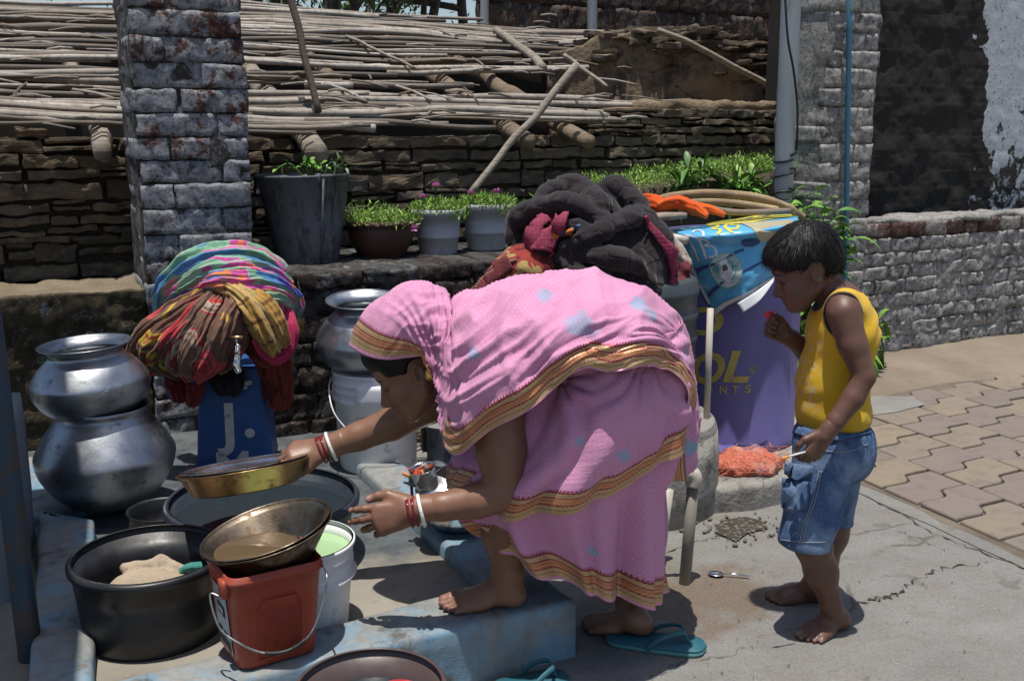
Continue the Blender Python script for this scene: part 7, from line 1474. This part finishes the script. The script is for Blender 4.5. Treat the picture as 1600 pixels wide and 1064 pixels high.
# ---- sari: veil over the head and the end across back and hip
def colm(Tp, M1, M2, N, yc=2.575, drop=(0, 0, 0)):
    near = [Tp, M1, M2, N]; farp = [(x, y, 2 * yc - D) for (x, y, D) in (N, M2, M1)]; return np.array([P(*q) for q in farp[:3]] + [P(*q) for q in near])
cols = [colm((546, 541, 2.60), (572, 556, 2.535), (606, 562, 2.500), (652, 556, 2.488), 2.60), colm((557, 508, 2.60), (592, 523, 2.515), (626, 541, 2.487), (660, 556, 2.482), 2.60), colm((584, 475, 2.60), (622, 493, 2.50), (650, 528, 2.477), (670, 572, 2.478), 2.60), colm((626, 453, 2.60), (652, 487, 2.49), (672, 540, 2.470), (682, 594, 2.470), 2.60),
        colm((664, 448, 2.595), (679, 490, 2.485), (689, 550, 2.455), (692, 612, 2.455), 2.59), colm((690, 457, 2.59), (698, 510, 2.47), (700, 580, 2.43), (697, 645, 2.43), 2.58), colm((706, 470, 2.58), (709, 530, 2.44), (706, 610, 2.39), (694, 686, 2.40)),
        colm((738, 463, 2.575), (736, 530, 2.38), (724, 620, 2.325), (716, 711, 2.335)), colm((782, 448, 2.57), (778, 520, 2.345), (768, 610, 2.29), (764, 674, 2.292)), colm((832, 438, 2.57), (831, 510, 2.33), (828, 590, 2.275), (826, 640, 2.278)), colm((882, 433, 2.57), (880, 500, 2.33), (872, 560, 2.275), (870, 602, 2.276)),
        colm((932, 434, 2.57), (926, 492, 2.33), (918, 545, 2.28), (912, 576, 2.272)), colm((982, 445, 2.57), (972, 492, 2.335), (960, 542, 2.28), (955, 581, 2.27)), colm((1026, 466, 2.575), (1016, 502, 2.355), (1004, 540, 2.295), (1002, 573, 2.282)), colm((1056, 504, 2.58), (1048, 526, 2.415), (1036, 550, 2.345), (1030, 574, 2.305)),
        colm((1074, 555, 2.58), (1070, 562, 2.47), (1062, 572, 2.40), (1054, 584, 2.35)), colm((1084, 620, 2.575), (1083, 622, 2.50), (1080, 624, 2.43), (1072, 628, 2.385)), colm((1087, 672, 2.57), (1082, 680, 2.50), (1066, 688, 2.44), (1046, 692, 2.40)), colm((1083, 722, 2.565), (1078, 738, 2.50), (1064, 750, 2.45), (1043, 750, 2.42))]
cols = np.array(cols); NU2, NV2 = 260, 170
Gd = crom(cols, NU2); Gd = np.transpose(crom(np.transpose(Gd, (1, 0, 2)), NV2), (1, 0, 2))
ui = np.linspace(0, len(cols) - 1, NU2)[:, None]; vi = np.linspace(0, 1, NV2)[None, :]
# folds: bunched at the neck, fanning out over the back, crosswise at the hip
q1 = np.stack([ui * .45 + 0 * vi, vi * 13 + ui * .55, 0 * ui * vi], -1); rid = 1 - np.abs(vn(q1)) * 2; rid2 = 1 - np.abs(vn(q1 * np.array((1.7, 2.1, 1)) + 9)) * 2
amp = np.interp(ui, [0, 1.2, 3, 5.2, 6.5, 8, 12, 15, 18], [.001, .002, .006, .014, .015, .012, .010, .007, .006])
rid3 = 1 - np.abs(vn(np.stack([ui * 1.15 - vi * 4.2, vi * 3.5 + ui * .25, 0 * ui * vi + 4.], -1))) * 2; nk = np.exp(-((ui - 5.3) / 1.1) ** 2)
col_ = np.stack([ui * 3.4 + 0 * vi, vi * 2.6 + 0 * ui, 0 * ui * vi + 7.], -1); rv = 1 - np.abs(vn(col_)) * 2
rid, rid2, rid3 = [np.sign(q) * np.abs(q) ** 1.5 for q in (rid, rid2, rid3)]
disp = 1.05 * amp * (rid * .9 + rid2 * .75) * (1 - .55 * nk) + amp * rid3 * .75 * np.clip(ui - 6, 0, 1) + .009 * nk * rv + .010 * vn(np.stack([ui * .9 + 0 * vi, vi * 5 + 0 * ui, 0 * ui * vi], -1)) * np.clip(ui - 1.5, 0, 1)
disp += .0042 * (1 - 2 * np.abs(np.sin(ui * 6.5 + 1.6 * vn(np.stack([0 * ui + vi * 3, 0 * vi + ui * .6, 0 * ui * vi + 2.], -1))))) * np.clip((vi - .52) / .3, 0, 1) * np.clip((ui - 1.3) / .8, 0, 1) * np.clip((6.4 - ui) / .8, 0, 1)
disp *= 1 - .65 * np.clip((vi - .78) / .18, 0, 1) * np.clip(ui - 5, 0, 1)
# edge flutter
disp += np.clip((vi - .9) / .1, 0, 1) * .004 * np.sin(ui * 2.1) * np.clip(ui - 6, 0, 1)
nG = grid_normals(Gd); mid = Gd.mean(1, keepdims=True); nG *= np.sign((nG * (Gd - mid)).sum(-1).mean()); Gd = Gd + nG * disp[..., None]
va = arc(Gd, 1); ve = va[:, -1:] - va; ua = arc(Gd, 0); front = ua
bd = np.where(ui < 5.6, np.minimum(front, .5), 9.); edge = ve + np.clip(6.0 - ui, 0, 1) * .35; bd = np.minimum(bd - .009, np.where(ui > 5.0, edge, 9.)); bd[:3] = np.maximum(bd[:3], -.009); bl = np.where((ui < 3) & (front < .12), va, ua.mean(1, keepdims=True) + 0 * va)
sari_mesh('sari_veil', Gd, bd, bl)
# plate held over the tub
pcH = P(381, 729, 2.66); RH = 102 * mpp(380, 729, 2.66); tlH = rot('Y', -.145) @ rot('X', -.20)
vessel('plate', 'deep brass plate held in the right hand of the woman above the blue tub', 'plate', pcH, [(0, -.058), (.78*RH, -.058), (.82*RH, -.054), (.955*RH, -.004), (.99*RH, 0), (1.0*RH, .002), (1.0*RH, .0035)], MAT['brass'], .0022, 80, .002, 7, tlH)
vessel('plate', 'shiny steel plate lying inside the held brass plate', 'plate', pcH + np.array((.002, 0, .008)), [(0, -.02), (.72*RH, -.02), (.80*RH, -.008), (.90*RH, -.001), (.955*RH, 0), (.965*RH, .002)], MAT['steel'], .0015, 80, .001, 3, tlH)

# ------------------------------------------------------------------ the boy
SB = (.125, .062, .042); Yb = 2.72
pr = Prims(); Eb = P(1261, 424, Yb); bF, bU = (-.92, -.05, -.39), (-.39, 0, .92)
pr.limb([J(1318, 468, Yb, 26), J(1284, 440, Yb, 24)], .03)
pr.ell(P(1312, 515, Yb), (.076, .104, .096), None, .03).ell(P(1301, 600, Yb), (.080, .094, .110), None, .03).ell(P(1302, 670, Yb), (.076, .090, .075), None, .03).cone(P(1318, 478, 2.63), P(1318, 478, 2.81), .040, .040, .04)
nEl = J(1350, 588, 2.565, 18)
pr.limb([J(1318, 490, 2.612, 27), J(1333, 540, 2.585, 21.5), nEl], .015).limb([nEl, J(1333, 622, 2.552, 17.5), J(1306, 658, 2.54, 14.5), J(1289, 680, 2.535, 12)], .008)
fEl = J(1290, 572, 2.85, 19); pr.limb([J(1308, 500, 2.83, 28), fEl], .03).limb([fEl, J(1262, 548, 2.83, 17), J(1228, 524, 2.80, 12.5)], .02)
pr.limb([J(1294, 700, 2.66, 40), J(1266, 815, 2.62, 28), J(1270, 850, 2.62, 26.5), J(1283, 892, 2.625, 23.5), J(1298, 945, 2.632, 15)], .03); pr.limb([J(1305, 700, 2.78, 40), J(1300, 800, 2.80, 29), J(1297, 835, 2.80, 25), J(1283, 880, 2.81, 22), J(1272, 912, 2.815, 16)], .03)
parts = [meshed(pr, .0048, SB)]
pf = Prims(); an = J(1299, 947, 2.632, 15); nl = foot(pf, G(1323, 975, .006), G(1252, 1003, .006), an[0], an[1], (-1, .6, 0), 1.12); pf.limb([an, J(1294, 925, 2.63, 18)]); v, f, c = meshed(pf, .0026, SB); c = spots(v, c, nl, (.20, .11, .085), .7); parts.append((v, f, c))
pf = Prims(); an = J(1272, 914, 2.815, 16); nl = foot(pf, G(1292, 938, .006), G(1196, 938, .006), an[0], an[1], (-.2, 1, 0)); pf.limb([an, J(1277, 895, 2.812, 19)]); v, f, c = meshed(pf, .0028, SB); parts.append((v, f, c))
ph_ = Prims(); wn = J(1289, 680, 2.535, 12); ph_.limb([J(1300, 665, 2.538, 13.5), wn], .008); nl = hand(ph_, wn[0], P(1264, 722, 2.525) - wn[0], (.25, -.93, -.1), (-.85, -.2, .5), .118, [(26, 42, 24), (30, 44, 26), (32, 46, 26), (36, 46, 26)], [(.10, .17, -.05), (.30, .33, -.06), (.46, .36, -.10), (.58, .31, -.15)], .05, .0205); v, f, c = meshed(ph_, .002, SB); c = spots(v, c, nl, (.22, .12, .095), .6); parts.append((v, f, c))
ph_ = Prims(); wf = J(1228, 524, 2.80, 12.5); ph_.limb([J(1240, 532, 2.81, 14.5), wf]); nl = hand(ph_, wf[0], P(1206, 513, 2.79) - wf[0], (-.12, .97, .05), (.30, .05, .95), .122, [(72, 88, 55), (76, 90, 55), (78, 92, 55), (80, 92, 55)], [(.12, .17, -.06), (.34, .29, -.12), (.50, .30, -.20), (.58, .24, -.26)], .02, .019); v, f, c = meshed(ph_, .002, SB); parts.append((v, f, c))
pH = Prims(); Bb = head(pH, Eb, bF, bU, .83, True); pH.ell(Eb + .83 * (Bb[0] * -.012 + Bb[2] * .055), (.100 * .9, .080 * .95, .092 * .92), Bb, .02)
for g in (1, -1): pH.ell(Eb + .83 * (Bb[0] * .062 + Bb[1] * g * .038 - Bb[2] * .036), (.026, .022, .026), Bb, .02)
pH.limb([J(1286, 440, Yb, 23), J(1300, 453, Yb, 24)], .03); v, f, c = meshed(pH, .0023, SB); parts.append((v, f, head_color(v, Eb, Bb, .83, SB, (.13, .042, .036), (.008, .007, .006))))
by = thing('person', 'small barefoot boy in a yellow sleeveless vest and denim shorts, looking down at his hand', 'person', (P(1280, 960, Yb)[0], Yb, 0)); V, Fc, Cc = join(parts); mk('body', V, Fc, m_skin('boy_skin'), by, attrs={'col': Cc})
# hair: cap with separate strands
hq = lambda a, b, c_: Eb + .83 * (Bb[0] * a + Bb[1] * b + Bb[2] * c_)
pr = Prims(); pr.ell(hq(-.010, 0, .058), (.101, .083, .089), Bb, .02).ell(hq(.054, 0, .074), (.052, .060, .042), Bb, .03).ell(hq(-.068, 0, .008), (.043, .056, .058), Bb, .03)
for g in (1, -1): pr.ell(hq(.036, g * .064, .048), (.032, .015, .036), Bb, .02).cone(hq(.020, g * .073, .03), hq(.017, g * .071, .002), .009, .005, .010)
fh = pr.field(.003); fh.ell(hq(.155, 0, .002), (.078, .13, .062), Bb, .010, 'c')
for g in (1, -1): fh.ell(hq(.000, g * .098, -.010), (.030, .034, .042), Bb, .008, 'c'); fh.ell(hq(.07, g * .085, -.02), (.05, .04, .050), Bb, .012, 'c')
fh.ell(hq(-.02, 0, -.088), (.09, .12, .055), Bb, .015, 'c'); fh.warp(lambda p: .0022 * vn((p - Eb) @ Bb.T * np.array((60, 160, 40)))); V, Fc = fh.mesh(); hairo = mk('hair', V, Fc, MAT['hair'], by); hN = normals(V, [tuple(f) for f in Fc])
mb = MB(); rr = np.random.RandomState(4); crown = hq(-.055, 0, .15); sel = rr.choice(len(V), 3200, replace=False)
for i in sel:
    p, n_ = V[i], hN[i]; away = p - crown; away = away - n_ * np.dot(away, n_); ln = np.linalg.norm(away)
    if ln < 1e-4: continue
    d = away / ln; d = d + rr.normal(0, .16, 3); sd_ = unit(np.cross(d, n_)); l = rr.uniform(.018, .034); wd = .0006; q0 = p - n_ * .001; q1 = p + d * l * .5 + n_ * .0016; q2 = p + d * l + n_ * rr.uniform(-.002, .0012)
    mb.add([q0 - sd_ * wd, q0 + sd_ * wd, q1 + sd_ * wd, q1 - sd_ * wd, q2], [(0, 1, 2, 3), (3, 2, 4)])
mkb('strands', mb, MAT['hair'], hairo)
# vest
pr = Prims(); pr.ell(P(1313, 517, Yb), (.089, .118, .108), None, .04).ell(P(1300, 598, Yb), (.096, .110, .115), None, .05).ell(P(1328, 530, Yb), (.054, .090, .10), None, .06).ell(P(1302, 650, Yb), (.098, .112, .075), None, .05).cone(P(1318, 478, 2.63), P(1318, 478, 2.81), .046, .046, .04)
fv = pr.field(.0042, pad=.03)
aw = P(1300, 500, Yb); fv.warp(lambda p: .0028 * vn(p * np.array((9, 9, 26)) + 3) + .0024 * np.sin((p[:, 2] * 1.0 - (p[:, 0] - aw[0]) * .7) * 90 + 3 * vn(p * 14)) * np.clip(vn(p * 7) + .4, 0, 1))
cuts = [(P(1318, 498, 2.560), (.0600, .090, .0640)), (P(1318, 498, 2.875), (.0600, .085, .0640))]
fv.half(P(1300, 662, Yb), (.10, 0, -1.)); 
for c_, r_ in cuts: fv.ell(c_, r_, None, .004, 'c')
nc = P(1288, 447, Yb); Bn = np.array([unit((-.80, 0, .60)), (0, 1, 0), unit((.60, 0, .80))]); fv.ell(nc, (.052, .064, .064), Bn, .004, 'c')
V, Fc = fv.mesh(); V = smoothv(V, Fc, 1, .4)
def esd(p, c, r, B=None): q = p - c; q = q @ np.array(B).T if B is not None else q; r = np.array(r); k0 = np.linalg.norm(q / r, axis=1); return k0 * (k0 - 1) / (np.linalg.norm(q / r ** 2, axis=1) + 1e-9)
dcut = np.minimum.reduce([esd(V, *c_) for c_ in cuts] + [esd(V, nc, (.052, .064, .064), Bn)]); hem = (V - P(1300, 662, Yb)) @ -unit((.10, 0, -1.))
pipe_ = np.clip(1 - (dcut - .0085) / .002, 0, 1); gold = np.clip(1 - np.abs(dcut - .0105) / .0018, 0, 1)
base_ = np.tile(np.array((.58, .355, .02)), (len(V), 1)); base_ *= (1 - .12 * np.clip(np.cos((hem - .016) * 700), .9, 1) * (hem < .03))[:, None]
base_ += (np.array((.30, .25, .15)) - base_) * gold[:, None] * .8; base_ += (np.array((.022, .018, .018)) - base_) * pipe_[:, None]
# worn pale print down the chest front
lx = (V - P(1268, 590, Yb)); pz = np.clip(1 - np.abs(V[:, 2] - P(1260, 575, Yb)[2]) / .13, 0, 1); fx = np.clip((P(1275, 600, Yb)[0] - V[:, 0]) / .03, 0, 1); prn = (vn(V * 110) > .2) * fx * np.clip(pz * 3, 0, 1) * .35; base_ += (np.array((.50, .45, .36)) - base_) * prn[:, None]
t = T('yellow_jersey'); n_ = t.noise(300, 2, .5); t.bump(n_, .15, .001).bump(t.noise(24, 4, .6), .25, .005); MV = t.set(Base_Color=t.attr('col', 'Color'), Roughness=.8, Specular_IOR_Level=.2, Sheen_Weight=.1); mk('vest', V, Fc, MV, by, attrs={'col': base_})
# necklace thread
q = crom([hq(-.06, .0, -.075) + np.array((.012, 0, -.004)), P(1312, 455, Yb - .055), P(1290, 474, Yb - .06), P(1281, 492, Yb - .02), P(1284, 488, Yb + .04)], 30); mk('neck_cord', *tube(q, .0013, 6), pm('white_cord', (.55, .53, .50), (.62, .60, .57), 20, .7, bump=0), by)
# denim shorts
pr = Prims(); pr.ell(P(1301, 684, Yb), (.104, .116, .088), None, .04).cone(P(1290, 705, 2.665), P(1259, 842, 2.615), .086, .074, .03).cone(P(1304, 705, 2.785), P(1300, 825, 2.80), .082, .060, .03).ell(P(1322, 712, Yb), (.072, .10, .075), None, .04)
fs = pr.field(.0045, pad=.03); fs.warp(lambda p: .0055 * vn(p * np.array((10, 10, 17))) + .004 * np.sin(p[:, 2] * 75 + 40 * p[:, 0] + 5 * vn(p * 9)) * np.clip(vn(p * 5) + .3, 0, 1) + .003 * np.sin(np.arctan2(p[:, 1] - Yb, p[:, 0] - P(1300, 670, Yb)[0]) * 26) * np.clip(1 - np.abs(p[:, 2] - P(1300, 672, Yb)[2]) / .035, 0, 1))
fs.half(P(1259, 851, 2.615), (-.06, 0, -1.)); fs.half(P(1300, 662, Yb), (.08, 0, 1.)); fs.cone(P(1266, 818, 2.62), P(1255, 870, 2.615), .040, .067, .004, 'c'); fs.cone(P(1300, 805, 2.80), P(1299, 860, 2.80), .035, .055, .004, 'c')
V, Fc = fs.mesh(); V = smoothv(V, Fc, 1, .4)
t = T('worn_denim'); n = t.noise(5, 5, .6); tw_ = t.noise(420, 2, .5, (1, 1, .3)); c = t.mix(t.step(n, .3, .7), (.032, .068, .15), (.06, .11, .22)); fade = t.step(t.noise(7, 4, .6), .47, .66, 0, .85); c = t.mix(fade, c, (.22, .30, .42)); c = t.mix(t.step(tw_, .45, .7, 0, .35), c, (.20, .26, .36)); t.bump(tw_, .3, .002).bump(t.noise(28, 5, .65), .45, .006); MDn = t.set(Base_Color=c, Roughness=.85, Specular_IOR_Level=.2); sh = mk('shorts', V, Fc, MDn, by); bs2 = drape(V, Fc)
t = T('denim_seam'); c = t.mix(t.noise(40, 3), (.025, .05, .12), (.06, .10, .20)); MSe = t.set(Base_Color=c, Roughness=.85); MTh = flat('seam_thread', (.30, .32, .34), .8)
def lay_poly(poly, off, mat, nm, thick_=.0025, par=sh):
    V2, F2 = poly_tris(poly, 3.5); V3 = []
    for x, y in V2: h = hit(bs2, x, y, off); V3.append(h if h is not None else P(x, y, 2.6))
    V3, F3 = solid(np.array(V3), [tuple(f) for f in F2], thick_); mk(nm, V3, F3, mat, by)
lay_poly([(1222, 746), (1268, 753), (1262, 795), (1238, 802), (1220, 792)], .004, MDn, 'pocket'); lay_poly([(1226, 722), (1272, 728), (1270, 740), (1248, 752), (1225, 740)], .008, MDn, 'pocket_flap')
hb = hit(bs2, 1239, 736, .0125); mb = MB(); mb.add(*rbox(hb, (.006, .0025, .006), .0025, (4, 3, 4))); mk('button', *mb.data(), MAT['brass_dark'], by)
st3 = MB()
def seam(path, r=.0011, off=.0015, mb_=None):
    q = [hit(bs2, x, y, off) for x, y in crom(np.array(path, float), 30)]; q = [a for a in q if a is not None]
    if len(q) > 3: (mb_ or st3).add(*tube(q, r, 5))
for p_ in ([(1280, 735), (1270, 780), (1258, 815), (1249, 848)], [(1284, 735), (1274, 780), (1262, 815), (1253, 848)], [(1220, 843), (1245, 846), (1275, 847), (1300, 845)], [(1285, 704), (1320, 706), (1355, 694)], [(1226, 738), (1248, 749), (1270, 738)], [(1228, 758), (1250, 762), (1266, 760)], [(1238, 838), (1244, 832), (1251, 838), (1250, 846)]): seam(p_)
mk('stitching', *st3.data(), MTh, by); wb2 = MB()
V, Fc = lay_ribbon(bs2, [(1243, 672), (1270, 680), (1310, 683), (1358, 672)], 12, 40, .004); V, Fc = solid(V, Fc, .004); mk('waistband', V, Fc, MDn, by)
# sweet stick and spool held by the boy
s0_, s1_ = P(1258, 706, 2.505), P(1232, 713, 2.49); sk = thing('lolly_stick', 'thin white stick with an orange tip held in the lower hand of the boy', 'stick', tuple(s1_)); mk('stick', *tube([s0_, s1_], .0026, 8), flat('white_stick', (.7, .7, .68), .5), sk); mk('tip', *tube([s1_, s1_ * .6 + P(1222, 717, 2.485) * .4, P(1220, 718, 2.485)], [.0035, .0042, .002], 8), flat('orange_tip', (.70, .26, .02), .5), sk)
r0 = P(1201, 492, 2.765); rw_ = thing('wrapper', 'small red sweet wrapper pinched in the raised fist of the boy', 'wrapper', tuple(r0)); mk('sweet', *rbox(r0, (.012, .008, .010), .006, (4, 4, 4), .004, 60), flat('red_wrapper', (.55, .03, .05), .35), rw_); mk('twist', *tube([r0 + np.array((.004, 0, .006)), P(1216, 483, 2.76)], [.003, .0045], 7, squash=.4), flat('red_twist', (.6, .02, .04), .35), rw_)
